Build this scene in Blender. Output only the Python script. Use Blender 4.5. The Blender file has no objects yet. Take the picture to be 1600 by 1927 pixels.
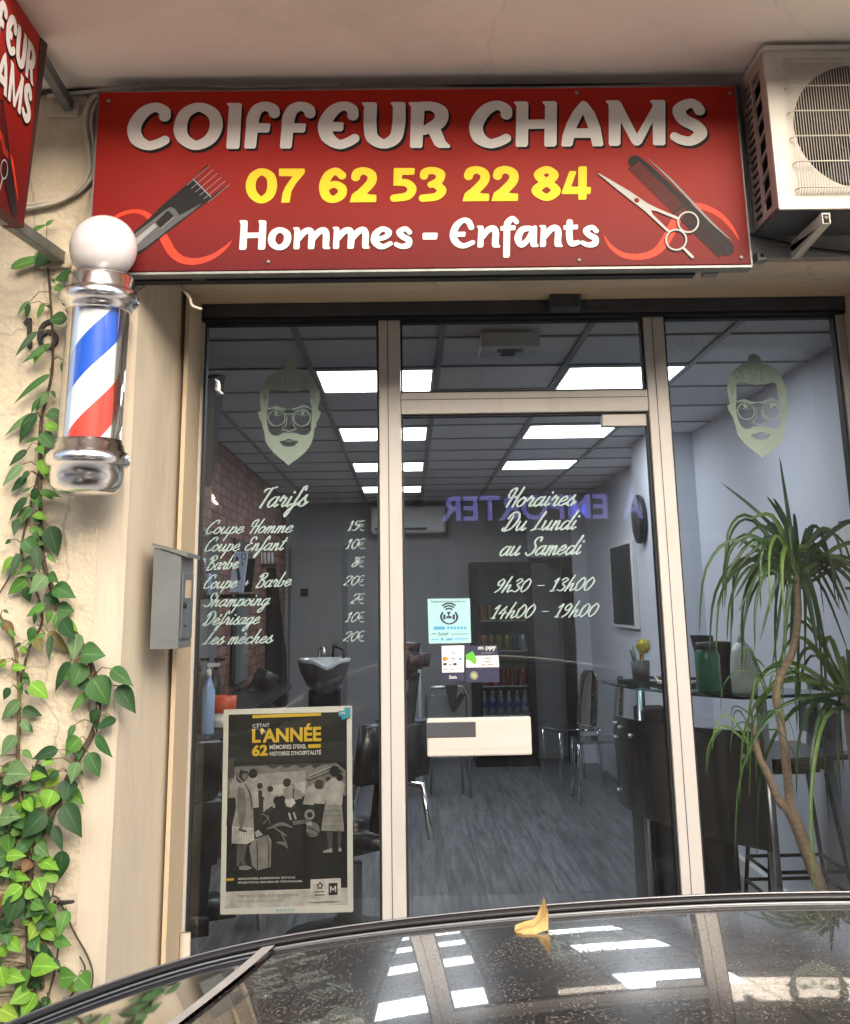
import bpy, bmesh, math, random
import numpy as np
from mathutils import Vector, Matrix

SC = bpy.context.scene
COL = SC.collection
rnd = random.Random(7)

# ------------------------------------------------------------------ camera
FPX, PPY, CAMD, EYE = 2150.0, 569.0, 3.85, 1.62
def _k(x, y): return np.array([(x - 800.0) / FPX, (y - PPY) / FPX, 1.0])
_d = _k(770, 1142); _d /= np.linalg.norm(_d)
_u = _k(660, -7500); _u /= np.linalg.norm(_u)
_u -= _d * np.dot(_u, _d); _u /= np.linalg.norm(_u)
_r = np.cross(_d, _u)
if _r[0] < 0: _r = -_r
ROT = np.stack([_r, _d, _u])
CAM = np.array([0.0, -CAMD, EYE])
cd = bpy.data.cameras.new('camera')
cam = bpy.data.objects.new('camera', cd); COL.objects.link(cam)
cd.sensor_fit = 'HORIZONTAL'; cd.sensor_width = 36.0
cd.lens = FPX / 1600.0 * 36.0
cd.shift_y = (PPY - 963.5) / 1600.0
cd.clip_start = 0.02; cd.clip_end = 2000.0
_m = ROT @ np.diag([1.0, -1.0, -1.0])
cam.matrix_world = Matrix([[*_m[0], CAM[0]], [*_m[1], CAM[1]], [*_m[2], CAM[2]], [0, 0, 0, 1]])
SC.camera = cam

# ------------------------------------------------------------------ world, sun, exposure
SUN_EL, SUN_AZ = math.radians(25), math.radians(166)
w = bpy.data.worlds.new('World'); SC.world = w; w.use_nodes = True
nt = w.node_tree
sky = nt.nodes.new('ShaderNodeTexSky'); sky.sky_type = 'NISHITA'; sky.sun_disc = False
sky.sun_elevation = SUN_EL; sky.sun_rotation = SUN_AZ
sky.air_density = 0.7; sky.dust_density = 6.0; sky.ozone_density = 0.6
nt.nodes['Background'].inputs[1].default_value = 0.15
nt.links.new(sky.outputs[0], nt.nodes['Background'].inputs[0])
sl = bpy.data.lights.new('sun', 'SUN'); sl.energy = 1.15; sl.angle = math.radians(64); sl.color = (1.0, 0.965, 0.92)
sun = bpy.data.objects.new('sun', sl); COL.objects.link(sun)
sun.location = (0, -8, 14)
_sd = Vector((math.sin(SUN_AZ) * math.cos(SUN_EL), math.cos(SUN_AZ) * math.cos(SUN_EL), math.sin(SUN_EL)))
sun.rotation_euler = _sd.to_track_quat('Z', 'Y').to_euler()
SC.view_settings.view_transform = 'Standard'; SC.view_settings.look = 'None'
SC.view_settings.exposure = 1.52; SC.view_settings.gamma = 1.0
SC.cycles.use_denoising = True; SC.cycles.denoising_prefilter = 'ACCURATE'; SC.cycles.denoising_input_passes = 'RGB_ALBEDO_NORMAL'
SC.cycles.max_bounces = 14; SC.cycles.transparent_max_bounces = 24
SC.cycles.glossy_bounces = 5; SC.cycles.transmission_bounces = 10
SC.cycles.caustics_reflective = False; SC.cycles.caustics_refractive = False
LAMP = 4.4      # strength of the ceiling light panels

# ------------------------------------------------------------------ points from the survey of the photograph
def ray(x, y): return ROT @ _k(x, y)
def PY(x, y, Y):
    v = ray(x, y); return CAM + v * ((Y - CAM[1]) / v[1])
def PX(x, y, X):
    v = ray(x, y); return CAM + v * ((X - CAM[0]) / v[0])
def PZ(x, y, Z):
    v = ray(x, y); return CAM + v * ((Z - CAM[2]) / v[2])

# ------------------------------------------------------------------ materials
def lin(c):
    return tuple((v / 12.92 if v <= 0.04045 else ((v + 0.055) / 1.055) ** 2.4) for v in c)
def mat(name, col, rough=0.6, metal=0.0, var=0.0, scale=8.0, bump=0.0, bscale=60.0, spec=0.5, coat=0.0,
        col2=None, stretch=(1, 1, 1), detail=6.0, sharp=None, dist=0.01, coatr=0.03):
    m = bpy.data.materials.new(name); m.use_nodes = True
    n = m.node_tree.nodes; l = m.node_tree.links
    b = n['Principled BSDF']
    b.inputs['Base Color'].default_value = (*col, 1); b.inputs['Roughness'].default_value = rough
    b.inputs['Metallic'].default_value = metal; b.inputs['Specular IOR Level'].default_value = spec
    b.inputs['Coat Weight'].default_value = coat; b.inputs['Coat Roughness'].default_value = coatr
    tc = n.new('ShaderNodeTexCoord'); mp = n.new('ShaderNodeMapping'); mp.inputs['Scale'].default_value = stretch
    l.new(tc.outputs['Object'], mp.inputs[0])
    if var or col2:
        no = n.new('ShaderNodeTexNoise'); no.inputs['Scale'].default_value = scale; no.inputs['Detail'].default_value = detail
        no.inputs['Roughness'].default_value = 0.62
        l.new(mp.outputs[0], no.inputs[0])
        rp = n.new('ShaderNodeValToRGB')
        c2 = col2 or tuple(v * (1 - var) for v in col)
        a, z = sharp or (0.3, 0.7)
        rp.color_ramp.elements[0].position = a; rp.color_ramp.elements[1].position = z
        rp.color_ramp.elements[0].color = (*c2, 1); rp.color_ramp.elements[1].color = (*col, 1)
        l.new(no.outputs[0], rp.inputs[0]); l.new(rp.outputs[0], b.inputs['Base Color'])
    if bump:
        nb = n.new('ShaderNodeTexNoise'); nb.inputs['Scale'].default_value = bscale; nb.inputs['Detail'].default_value = 5
        l.new(mp.outputs[0], nb.inputs[0])
        bp = n.new('ShaderNodeBump'); bp.inputs['Strength'].default_value = bump; bp.inputs['Distance'].default_value = dist
        l.new(nb.outputs[0], bp.inputs['Height']); l.new(bp.outputs[0], b.inputs['Normal'])
    return m
def stain(m, scale=1.6, lo=.70, stretch=(1, 1, .4), crack=0.0, cscale=1.1):
    n = m.node_tree.nodes; l = m.node_tree.links; b = n['Principled BSDF']; inp = b.inputs['Base Color']
    src = inp.links[0].from_socket
    tc = n.new('ShaderNodeTexCoord'); mp = n.new('ShaderNodeMapping'); mp.inputs['Scale'].default_value = stretch; l.new(tc.outputs['Object'], mp.inputs[0])
    no = n.new('ShaderNodeTexNoise'); no.inputs['Scale'].default_value = scale; no.inputs['Detail'].default_value = 14; no.inputs['Roughness'].default_value = .68; l.new(mp.outputs[0], no.inputs[0])
    rp = n.new('ShaderNodeMapRange'); rp.inputs[1].default_value = .30; rp.inputs[2].default_value = .50; rp.inputs[3].default_value = lo; rp.inputs[4].default_value = 1.0; l.new(no.outputs[0], rp.inputs[0])
    fac = rp.outputs[0]
    if crack:
        n2 = n.new('ShaderNodeTexNoise'); n2.inputs['Scale'].default_value = 3; n2.inputs['Detail'].default_value = 6; l.new(tc.outputs['Object'], n2.inputs[0])
        ad = n.new('ShaderNodeMixRGB'); ad.blend_type = 'ADD'; ad.inputs[0].default_value = .35; l.new(tc.outputs['Object'], ad.inputs[1]); l.new(n2.outputs['Color'], ad.inputs[2])
        vo = n.new('ShaderNodeTexVoronoi'); vo.feature = 'DISTANCE_TO_EDGE'; vo.inputs['Scale'].default_value = cscale; l.new(ad.outputs[0], vo.inputs[0])
        cr = n.new('ShaderNodeMapRange'); cr.inputs[1].default_value = .0; cr.inputs[2].default_value = .006; cr.inputs[3].default_value = 1 - crack; cr.inputs[4].default_value = 1; l.new(vo.outputs[0], cr.inputs[0])
        mu = n.new('ShaderNodeMath'); mu.operation = 'MULTIPLY'; l.new(fac, mu.inputs[0]); l.new(cr.outputs[0], mu.inputs[1]); fac = mu.outputs[0]
    mx = n.new('ShaderNodeMixRGB'); mx.blend_type = 'MULTIPLY'; mx.inputs[0].default_value = 1; l.new(src, mx.inputs[1]); l.new(fac, mx.inputs[2]); l.new(mx.outputs[0], inp)
    return m
def emit(name, col, s):
    m = bpy.data.materials.new(name); m.use_nodes = True
    b = m.node_tree.nodes['Principled BSDF']
    b.inputs['Base Color'].default_value = (0.8, 0.8, 0.8, 1)
    b.inputs['Emission Color'].default_value = (*col, 1); b.inputs['Emission Strength'].default_value = s
    return m
def glassmat(name, tint=(0.93, 0.96, 0.97), boost=1.0, dust=0.03, rough=0.0, dscale=3.0):
    m = bpy.data.materials.new(name); m.use_nodes = True
    n = m.node_tree.nodes; l = m.node_tree.links; n.clear()
    out = n.new('ShaderNodeOutputMaterial')
    tr = n.new('ShaderNodeBsdfTransparent'); tr.inputs[0].default_value = (*tint, 1)
    gl = n.new('ShaderNodeBsdfGlossy'); gl.inputs['Roughness'].default_value = rough
    fr = n.new('ShaderNodeFresnel'); fr.inputs[0].default_value = 1.5
    mu = n.new('ShaderNodeMath'); mu.operation = 'MULTIPLY'; mu.inputs[1].default_value = boost; mu.use_clamp = True
    l.new(fr.outputs[0], mu.inputs[0])
    mx = n.new('ShaderNodeMixShader'); l.new(mu.outputs[0], mx.inputs[0]); l.new(tr.outputs[0], mx.inputs[1]); l.new(gl.outputs[0], mx.inputs[2])
    df = n.new('ShaderNodeBsdfDiffuse'); df.inputs[0].default_value = (0.6, 0.62, 0.62, 1)
    tc = n.new('ShaderNodeTexCoord'); no = n.new('ShaderNodeTexNoise'); no.inputs['Scale'].default_value = dscale; no.inputs['Detail'].default_value = 9
    no.inputs['Roughness'].default_value = 0.75
    mp = n.new('ShaderNodeMapping'); mp.inputs['Scale'].default_value = (7.0, 1, 0.45)
    l.new(tc.outputs['Object'], mp.inputs[0]); l.new(mp.outputs[0], no.inputs[0])
    m2 = n.new('ShaderNodeMapRange'); m2.inputs[1].default_value = 0.42; m2.inputs[2].default_value = 0.85
    m2.inputs[3].default_value = dust * 0.25; m2.inputs[4].default_value = dust * 2.4
    l.new(no.outputs[0], m2.inputs[0])
    mx2 = n.new('ShaderNodeMixShader'); l.new(m2.outputs[0], mx2.inputs[0]); l.new(mx.outputs[0], mx2.inputs[1]); l.new(df.outputs[0], mx2.inputs[2])
    l.new(mx2.outputs[0], out.inputs[0])
    return m

M = {}
# ------------------------------------------------------------------ geometry buffer
class G:
    def __init__(self): self.v = []; self.f = []; self.m = []; self.mats = []; self.sm = []
    def mi(self, m):
        if m not in self.mats: self.mats.append(m)
        return self.mats.index(m)
    def add(self, vs, fs, m, smooth=False):
        o = len(self.v); k = self.mi(m)
        self.v.extend([tuple(map(float, p)) for p in vs])
        for f in fs:
            self.f.append(tuple(i + o for i in f)); self.m.append(k); self.sm.append(smooth)
        return self
    def box(self, x0, x1, y0, y1, z0, z1, m, b=0.0):
        if x0 > x1: x0, x1 = x1, x0
        if y0 > y1: y0, y1 = y1, y0
        if z0 > z1: z0, z1 = z1, z0
        if b <= 0:
            vs = [(x, y, z) for x in (x0, x1) for y in (y0, y1) for z in (z0, z1)]
            fs = [(0, 1, 3, 2), (4, 6, 7, 5), (0, 4, 5, 1), (2, 3, 7, 6), (0, 2, 6, 4), (1, 5, 7, 3)]
            return self.add(vs, fs, m)
        bm = bmesh.new()
        bmesh.ops.create_cube(bm, size=1.0)
        for q in bm.verts:
            q.co = Vector(((x0 + x1) / 2 + q.co.x * (x1 - x0), (y0 + y1) / 2 + q.co.y * (y1 - y0), (z0 + z1) / 2 + q.co.z * (z1 - z0)))
        b = min(b, (x1 - x0) * .49, (y1 - y0) * .49, (z1 - z0) * .49)
        bmesh.ops.bevel(bm, geom=list(bm.edges), offset=b, segments=2, profile=0.5, affect='EDGES')
        return self.addbm(bm, m)
    def addbm(self, bm, m, smooth=False, mtx=None):
        bm.verts.ensure_lookup_table()
        vs = [(mtx @ q.co if mtx else q.co) for q in bm.verts]
        fs = [[q.index for q in f.verts] for f in bm.faces]
        bm.free(); return self.add(vs, fs, m, smooth)
    def prism(self, pts, off, m, smooth=False):
        """polygon of 3-D points pushed by the vector off"""
        n = len(pts); pts = [np.array(p, float) for p in pts]; off = np.array(off, float)
        vs = pts + [p + off for p in pts]
        fs = [tuple(range(n)), tuple(range(2 * n - 1, n - 1, -1))] + [(i, i + n, (i + 1) % n + n, (i + 1) % n) for i in range(n)]
        return self.add(vs, fs, m, smooth)
    def tube(self, path, r, m, n=8, caps=True, smooth=True, flat=1.0):
        path = [np.array(p, float) for p in path]
        rs = r if isinstance(r, (list, tuple)) else [r] * len(path)
        vs = []; fs = []; ref = None
        for i, p in enumerate(path):
            a = path[max(i - 1, 0)]; c = path[min(i + 1, len(path) - 1)]
            t = c - a; t /= (np.linalg.norm(t) + 1e-12)
            if ref is None:
                ref = np.array([0, 0, 1.0]) if abs(t[2]) < 0.9 else np.array([1.0, 0, 0])
            s = np.cross(t, ref); s /= (np.linalg.norm(s) + 1e-12); q = np.cross(s, t); ref = q
            for k in range(n):
                a_ = 2 * math.pi * k / n
                vs.append(p + rs[i] * (math.cos(a_) * s + flat * math.sin(a_) * q))
        for i in range(len(path) - 1):
            for k in range(n):
                fs.append((i * n + k, i * n + (k + 1) % n, (i + 1) * n + (k + 1) % n, (i + 1) * n + k))
        if caps:
            fs.append(tuple(range(n - 1, -1, -1))); fs.append(tuple((len(path) - 1) * n + k for k in range(n)))
        return self.add(vs, fs, m, smooth)
    def lathe(self, prof, c, m, n=32, axis=(0, 0, 1), smooth=True, caps=True):
        """prof: (radius, height) pairs about the axis through c"""
        ax = Vector(axis).normalized(); s = ax.orthogonal().normalized(); q = ax.cross(s)
        vs = []; fs = []
        for (r, h) in prof:
            for k in range(n):
                a = 2 * math.pi * k / n
                vs.append(Vector(c) + ax * h + (s * math.cos(a) + q * math.sin(a)) * max(r, 1e-4))
        for i in range(len(prof) - 1):
            for k in range(n):
                fs.append((i * n + k, i * n + (k + 1) % n, (i + 1) * n + (k + 1) % n, (i + 1) * n + k))
        if caps: fs.append(tuple(range(n - 1, -1, -1))); fs.append(tuple((len(prof) - 1) * n + k for k in range(n)))
        return self.add(vs, fs, m, smooth)
    def ball(self, c, r, m, n=24, sc=(1, 1, 1)):
        vs = []; fs = []; h = n // 2
        for i in range(h + 1):
            t = math.pi * i / h
            for k in range(n):
                a = 2 * math.pi * k / n
                vs.append((c[0] + r * sc[0] * math.sin(t) * math.cos(a), c[1] + r * sc[1] * math.sin(t) * math.sin(a), c[2] + r * sc[2] * math.cos(t)))
        for i in range(h):
            for k in range(n):
                fs.append((i * n + k, (i + 1) * n + k, (i + 1) * n + (k + 1) % n, i * n + (k + 1) % n))
        return self.add(vs, fs, m, True)
    def obj(self, name, parent=None, base=None):
        root = base if base is not None else (0, 0, 0)
        if parent is not None: root = ORG[parent.name]
        me = bpy.data.meshes.new(name)
        vs = (np.array(self.v, float).reshape(-1, 3) - np.array(root, float)) if self.v else np.zeros((0, 3))
        me.from_pydata(vs.tolist(), [], self.f)
        for k in self.mats: me.materials.append(k)
        me.polygons.foreach_set('material_index', self.m)
        me.polygons.foreach_set('use_smooth', self.sm)
        me.update()
        o = bpy.data.objects.new(name, me); COL.objects.link(o)
        if parent is not None: o.parent = parent
        else: o.location = root
        ORG[o.name] = root
        if any(self.sm) and not all(self.sm): pass
        return o
ORG = {}
def tag(o, label=None, cat=None, group=None, kind=None):
    if label: o['label'] = label
    if cat: o['category'] = cat
    if group: o['group'] = group
    if kind: o['kind'] = kind
    return o
def thing(name, label, cat, base=(0, 0, 0), group=None):
    o = bpy.data.objects.new(name, None); COL.objects.link(o)
    o.location = base; o.empty_display_size = 0.1
    ORG[o.name] = tuple(base)
    return tag(o, label, cat, group)
def copy_tree(o, parent=None):
    c = o.copy(); COL.objects.link(c)
    if parent is not None: c.parent = parent
    for ch in [q for q in list(bpy.data.objects) if q.parent == o]: copy_tree(ch, c)
    return c

# ------------------------------------------------------------------ flat artwork: shapes cut on a grid
def smoothpts(pts, ws, closed=False, k=6):
    P = [np.array(p, float) for p in pts]; W = list(ws); n = len(P)
    if n < 3 and not closed: return P, W
    o = []; ow = []
    rng = range(n if closed else n - 1)
    for i in rng:
        g = (lambda j: j % n) if closed else (lambda j: min(max(j, 0), n - 1))
        p0, p1, p2, p3 = P[g(i - 1)], P[g(i)], P[g(i + 1)], P[g(i + 2)]
        w1, w2 = W[g(i)], W[g(i + 1)]
        for s in range(k):
            t = s / k
            o.append(0.5 * ((2 * p1) + (p2 - p0) * t + (2 * p0 - 5 * p1 + 4 * p2 - p3) * t * t + (3 * p1 - p0 - 3 * p2 + p3) * t ** 3))
            ow.append(w1 + (w2 - w1) * t)
    o.append(P[0] if closed else P[-1]); ow.append(W[0] if closed else W[-1])
    return o, ow
def S(pts, w, closed=False, smooth=True, neg=False):
    ws = w if isinstance(w, (list, tuple)) else [w] * len(pts)
    if smooth: p, q = smoothpts(pts, ws, closed)
    else:
        p, q = [np.array(a, float) for a in pts], list(ws)
        if closed: p.append(p[0]); q.append(q[0])
    return ('s', p, q, neg)
def Pg(pts, neg=False): return ('p', [np.array(a, float) for a in pts], None, neg)
def disc(c, r, neg=False): return ('s', [np.array(c, float), np.array(c, float) + 1e-6], [2 * r, 2 * r], neg)
def shift(shapes, dx, dy, grow=0.0):
    out = []
    for k, p, q, n in shapes:
        p = [a + np.array([dx, dy]) for a in p]
        out.append((k, p, [b + 2 * grow for b in q] if q else None, n))
    return out
def to_plane(shapes, f):
    """map shape points through f: (x, y) -> plane (u, v), widths scale with it"""
    out = []
    for k, p, q, n in shapes:
        pp = [np.array(f(*a)) for a in p]
        qq = None
        if q:
            qq = []
            for a, b in zip(p, q):
                e = max(b, 1e-3)
                d1 = np.linalg.norm(np.array(f(a[0] + e, a[1])) - np.array(f(*a))); d2 = np.linalg.norm(np.array(f(a[0], a[1] + e)) - np.array(f(*a)))
                qq.append((d1 + d2) / 2 / e * b)
        out.append((k, pp, qq, n))
    return out
def field(shapes, res, grow=0.0):
    lo = np.array([1e9, 1e9]); hi = -lo
    for k, p, q, n in shapes:
        if n: continue
        e = max(q) / 2 if q else 0
        A = np.array(p); lo = np.minimum(lo, A.min(0) - e); hi = np.maximum(hi, A.max(0) + e)
    lo -= 2.5 * res + grow; hi += 2.5 * res + grow
    nx, ny = (np.ceil((hi - lo) / res)).astype(int) + 1
    xs = lo[0] + np.arange(nx) * res; ys = lo[1] + np.arange(ny) * res
    F = np.full((ny, nx), 1e3)
    for k, p, q, neg in shapes:
        D = np.full((ny, nx), 1e3)
        if k == 's':
            for a, b, ra, rb in zip(p[:-1], p[1:], q[:-1], q[1:]):
                R = max(ra, rb) / 2 + 3 * res + grow
                i0 = max(int((min(a[0], b[0]) - R - lo[0]) / res), 0); i1 = min(int((max(a[0], b[0]) + R - lo[0]) / res) + 2, nx)
                j0 = max(int((min(a[1], b[1]) - R - lo[1]) / res), 0); j1 = min(int((max(a[1], b[1]) + R - lo[1]) / res) + 2, ny)
                if i1 <= i0 or j1 <= j0: continue
                X = xs[None, i0:i1]; Y = ys[j0:j1, None]
                d = b - a; L = float(d @ d) + 1e-18
                t = np.clip(((X - a[0]) * d[0] + (Y - a[1]) * d[1]) / L, 0, 1)
                dd = np.hypot(X - a[0] - t * d[0], Y - a[1] - t * d[1]) - (ra + (rb - ra) * t) / 2
                D[j0:j1, i0:i1] = np.minimum(D[j0:j1, i0:i1], dd)
        else:
            X = xs[None, :]; Y = ys[:, None]; ins = np.zeros((ny, nx), bool); dm = np.full((ny, nx), 1e3)
            for a, b in zip(p, p[1:] + p[:1]):
                d = b - a; L = float(d @ d) + 1e-18
                t = np.clip(((X - a[0]) * d[0] + (Y - a[1]) * d[1]) / L, 0, 1)
                dm = np.minimum(dm, np.hypot(X - a[0] - t * d[0], Y - a[1] - t * d[1]))
                if a[1] != b[1]:
                    c = ((a[1] > Y) != (b[1] > Y)) & (X < (b[0] - a[0]) * (Y - a[1]) / (b[1] - a[1]) + a[0])
                    ins ^= c
            D = np.where(ins, -dm, dm)
        F = np.maximum(F, -D) if neg else np.minimum(F, D)
    return xs, ys, F - grow
def stamp(g, shapes, res, to3, m, thick=0.0, tv=None, grow=0.0):
    """cut the shapes out of a sheet; to3(u, v) -> 3-D; thick pushes side walls back along tv"""
    xs, ys, F = field(shapes, res, grow)
    F = np.where(np.abs(F) < 1e-9, 1e-9, F)
    I = F < 0
    full = I[:-1, :-1] & I[1:, :-1] & I[:-1, 1:] & I[1:, 1:]
    anyc = I[:-1, :-1] | I[1:, :-1] | I[:-1, 1:] | I[1:, 1:]
    uv = []; fs = []; sides = []
    for j in range(full.shape[0]):
        row = full[j]
        if row.any():
            d = np.diff(np.concatenate(([0], row.astype(np.int8), [0])))
            for a, b in zip(np.where(d == 1)[0], np.where(d == -1)[0]):
                o = len(uv)
                uv += [(xs[a], ys[j]), (xs[b], ys[j]), (xs[b], ys[j + 1]), (xs[a], ys[j + 1])]; fs.append((o, o + 1, o + 2, o + 3))
    jj, ii = np.where(anyc & ~full)
    for j, i in zip(jj, ii):
        cs = ((i, j), (i + 1, j), (i + 1, j + 1), (i, j + 1)); poly = []; cr = []
        for k in range(4):
            a, b = cs[k], cs[(k + 1) % 4]; fa, fb = F[a[1], a[0]], F[b[1], b[0]]
            if fa < 0: poly.append((xs[a[0]], ys[a[1]]))
            if (fa < 0) != (fb < 0):
                t = fa / (fa - fb); q = (xs[a[0]] + (xs[b[0]] - xs[a[0]]) * t, ys[a[1]] + (ys[b[1]] - ys[a[1]]) * t)
                poly.append(q); cr.append(q)
        if len(poly) > 2:
            o = len(uv); uv += poly; fs.append(tuple(range(o, o + len(poly))))
            if thick and len(cr) == 2: sides.append(cr)
    P3 = [to3(*q) for q in uv]
    g.add(P3, fs, m)
    if thick:
        tv = np.array(tv, float) * thick; vs = []; ff = []
        for a, b in sides:
            A, B = np.array(to3(*a)), np.array(to3(*b)); o = len(vs)
            vs += [A, B, B + tv, A + tv]; ff.append((o, o + 1, o + 2, o + 3))
        g.add(vs, ff, m)
def zone(x0, y0, s, Y):
    """zoomed-survey coordinates -> (X, Z) on the vertical plane y = Y"""
    def f(zx, zy):
        p = PY(x0 + zx / s, y0 + zy / s, Y); return (p[0], p[2])
    return f
def onY(Y): return lambda u, v: (u, Y, v)

_tc = {}
def text_geo(s, bold=0.0):
    key = (s, bold)
    if key not in _tc:
        c = bpy.data.curves.new('t', 'FONT'); c.body = s; c.size = 1.0; c.offset = bold; c.resolution_u = 3
        o = bpy.data.objects.new('t', c); COL.objects.link(o)
        me = bpy.data.meshes.new_from_object(o)
        vs = np.array([q.co[:2] for q in me.vertices]); fs = [tuple(p.vertices) for p in me.polygons]
        bpy.data.objects.remove(o); bpy.data.curves.remove(c); bpy.data.meshes.remove(me)
        vs = (vs - vs.min(0)) / (vs.max(0) - vs.min(0)); _tc[key] = (vs, fs)
    return _tc[key]
def text_fit(g, s, quad, to3, m, bold=0.0):
    """quad: top-left, top-right, bottom-right, bottom-left in the caller's 2-D coordinates"""
    vs, fs = text_geo(s, bold); tl, tr, br, bl = [np.array(q, float) for q in quad]
    g.add([to3(*((1 - v) * ((1 - u) * bl + u * br) + v * ((1 - u) * tl + u * tr))) for u, v in vs], fs, m)
def rectq(x0, y0, x1, y1, dy=0.0): return ((x0, y0), (x1, y0 + dy), (x1, y1 + dy), (x0, y1))
# ------------------------------------------------------------------ palette
M['plaster'] = mat('plaster', (0.62, 0.54, 0.41), 0.92, var=0.2, scale=3.0, bump=0.35, bscale=45, dist=0.012, col2=(0.52, 0.445, 0.335), detail=12)
M['rough'] = mat('roughcast', (0.66, 0.575, 0.42), 0.95, scale=4.0, bump=1.0, bscale=34, dist=0.010, col2=(0.55, 0.475, 0.345), detail=14)
M['smoothplaster'] = mat('smoothplaster', (0.63, 0.555, 0.43), 0.9, scale=5.0, bump=0.3, bscale=70, stretch=(1, 1, 0.22), col2=(0.52, 0.455, 0.355), detail=14, dist=.006)
M['yellowpaint_bounce'] = mat('yellowpaint_bounce', (0.58, 0.46, 0.31), 0.8, var=0.1, scale=3.0, bump=0.1, bscale=120)
M['greywall'] = mat('greywall', (0.42, 0.41, 0.39), 0.9, var=0.25, scale=4.0, bump=0.2, bscale=50)
M['soffit'] = mat('soffitpaint', (0.93, 0.85, 0.76), 0.9, var=0.08, scale=1.6, bump=0.12, bscale=60)
M['alu'] = mat('alu', (0.48, 0.465, 0.435), 0.42, var=0.06, scale=3.0)
M['gasket'] = mat('gasket', (0.012, 0.012, 0.013), 0.6)
M['darkmetal'] = mat('darkmetal', (0.055, 0.06, 0.07), 0.5, var=0.35, scale=12.0)
M['glass'] = glassmat('glass', (0.965, 0.985, 0.99), 1.35, 0.009)
M['vinyl'] = mat('vinyl', (0.27, 0.365, 0.355), 0.6, var=0.12, scale=20)
M['vinylface'] = mat('vinylface', (0.215, 0.295, 0.26), 0.6, var=0.12, scale=20)
M['white'] = mat('whitepaint', (0.78, 0.77, 0.74), 0.5, var=0.06, scale=6)
M['signwhite'] = mat('signwhite', (0.74, 0.72, 0.68), 0.5, var=0.05, scale=30, spec=.2)
M['signblack'] = mat('signblack', (0.010, 0.006, 0.006), 0.5, spec=.15)
M['signyellow'] = mat('signyellow', (0.78, 0.58, 0.02), 0.5, spec=.2)
M['swoosh'] = mat('swoosh', (0.70, 0.05, 0.02), 0.5, spec=.2)
M['steel'] = mat('steel', (0.5, 0.5, 0.5), 0.3, metal=1.0)
M['chrome'] = mat('chrome', (0.88, 0.875, 0.86), 0.2, metal=1.0, var=0.10, scale=18, bump=0.03, bscale=25)
M['galv'] = mat('galv', (0.27, 0.28, 0.27), 0.5, metal=0.6, var=0.35, scale=14)
M['black'] = mat('blackplastic', (0.012, 0.012, 0.014), 0.5, spec=.3)
M['cable'] = mat('cable', (0.58, 0.53, 0.43), 0.6, var=0.2, scale=14)
M['darkcable'] = mat('darkcable', (0.035, 0.033, 0.03), 0.6)

stain(M['soffit'], 1.3, .82, (1, 1, 1), .10, .8); stain(M['smoothplaster'], 2.6, .72, (1.4, 1.4, .25), .0); stain(M['rough'], 1.5, .76, (1, 1, .5), .3, .9); stain(M['plaster'], 2.0, .76, (1, 1, .5), .25, .9); stain(M['alu'], 3.5, .86, (2, 1, .5))
# ------------------------------------------------------------------ the ground
WY, FY = -0.60, 0.0            # front of the wall, glass line
FLOOR, CEIL, SOF, LIN = 0.10, 2.72, 3.175, 2.634
M['asphalt'] = mat('asphalt', (0.37, 0.36, 0.345), 0.9, var=0.3, scale=30, bump=0.4, bscale=200)
M['paving'] = mat('paving', (0.60, 0.58, 0.55), 0.85, var=0.25, scale=6, bump=0.3, bscale=80)
g = G(); g.box(-150, 150, -260, 260, -0.5, -0.126, M['asphalt']); tag(g.obj('ground'), kind='structure')
g = G(); g.box(-40, 40, -9.0, -2.2, -0.3, -0.12, M['asphalt']); tag(g.obj('road'), kind='structure')
g = G(); g.box(-40, 40, -2.05, 0.0, -0.3, 0.0, M['paving']); g.box(-40, 40, -2.2, -2.052, -0.3, 0.003, M['greywall'], 0.01)
tag(g.obj('pavement'), kind='structure')
g = G(); g.box(-40, 40, -11.0, -9.15, -0.3, 0.0, M['paving']); g.box(-40, 40, -9.148, -9.0, -0.3, 0.003, M['greywall'], 0.01)
tag(g.obj('pavement'), kind='structure')

# ------------------------------------------------------------------ the building
bld = thing('shop_building', 'cream rendered ground floor of an apartment building housing the barber shop', 'building', (0.4, 0, 0))
XL, XR = -0.70, 1.523
def wallpatch(g, x0, x1, z0, z1, y, m, nx=1): g.add([(x0, y, z0), (x1, y, z0), (x1, y, z1), (x0, y, z1)], [(0, 1, 2, 3)], m)
g = G()
JL, JR = -0.785, 1.61
# left pier: roughcast face, smooth arris band, splayed jamb
g.box(-9, -0.862, WY - 0.004, 0.07, -0.1, SOF + 0.2, M['rough'])
g.prism([(-0.862, WY, -0.1), (JL - 0.012, WY, -0.1), (JL, WY + 0.012, -0.1), (-0.716, -0.2, -0.1), (-0.716, -0.197, -0.1), (XL, -0.197, -0.1), (XL, 0.07, -0.1), (-0.862, 0.07, -0.1)], (0, 0, SOF + 0.3), M['smoothplaster'])
g.prism([(9, WY, -0.1), (JR, WY, -0.1), (1.54, -0.2, -0.1), (XR, -0.197, -0.1), (XR, 0.07, -0.1), (9, 0.07, -0.1)], (0, 0, SOF + 0.3), M['smoothplaster'])
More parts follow.
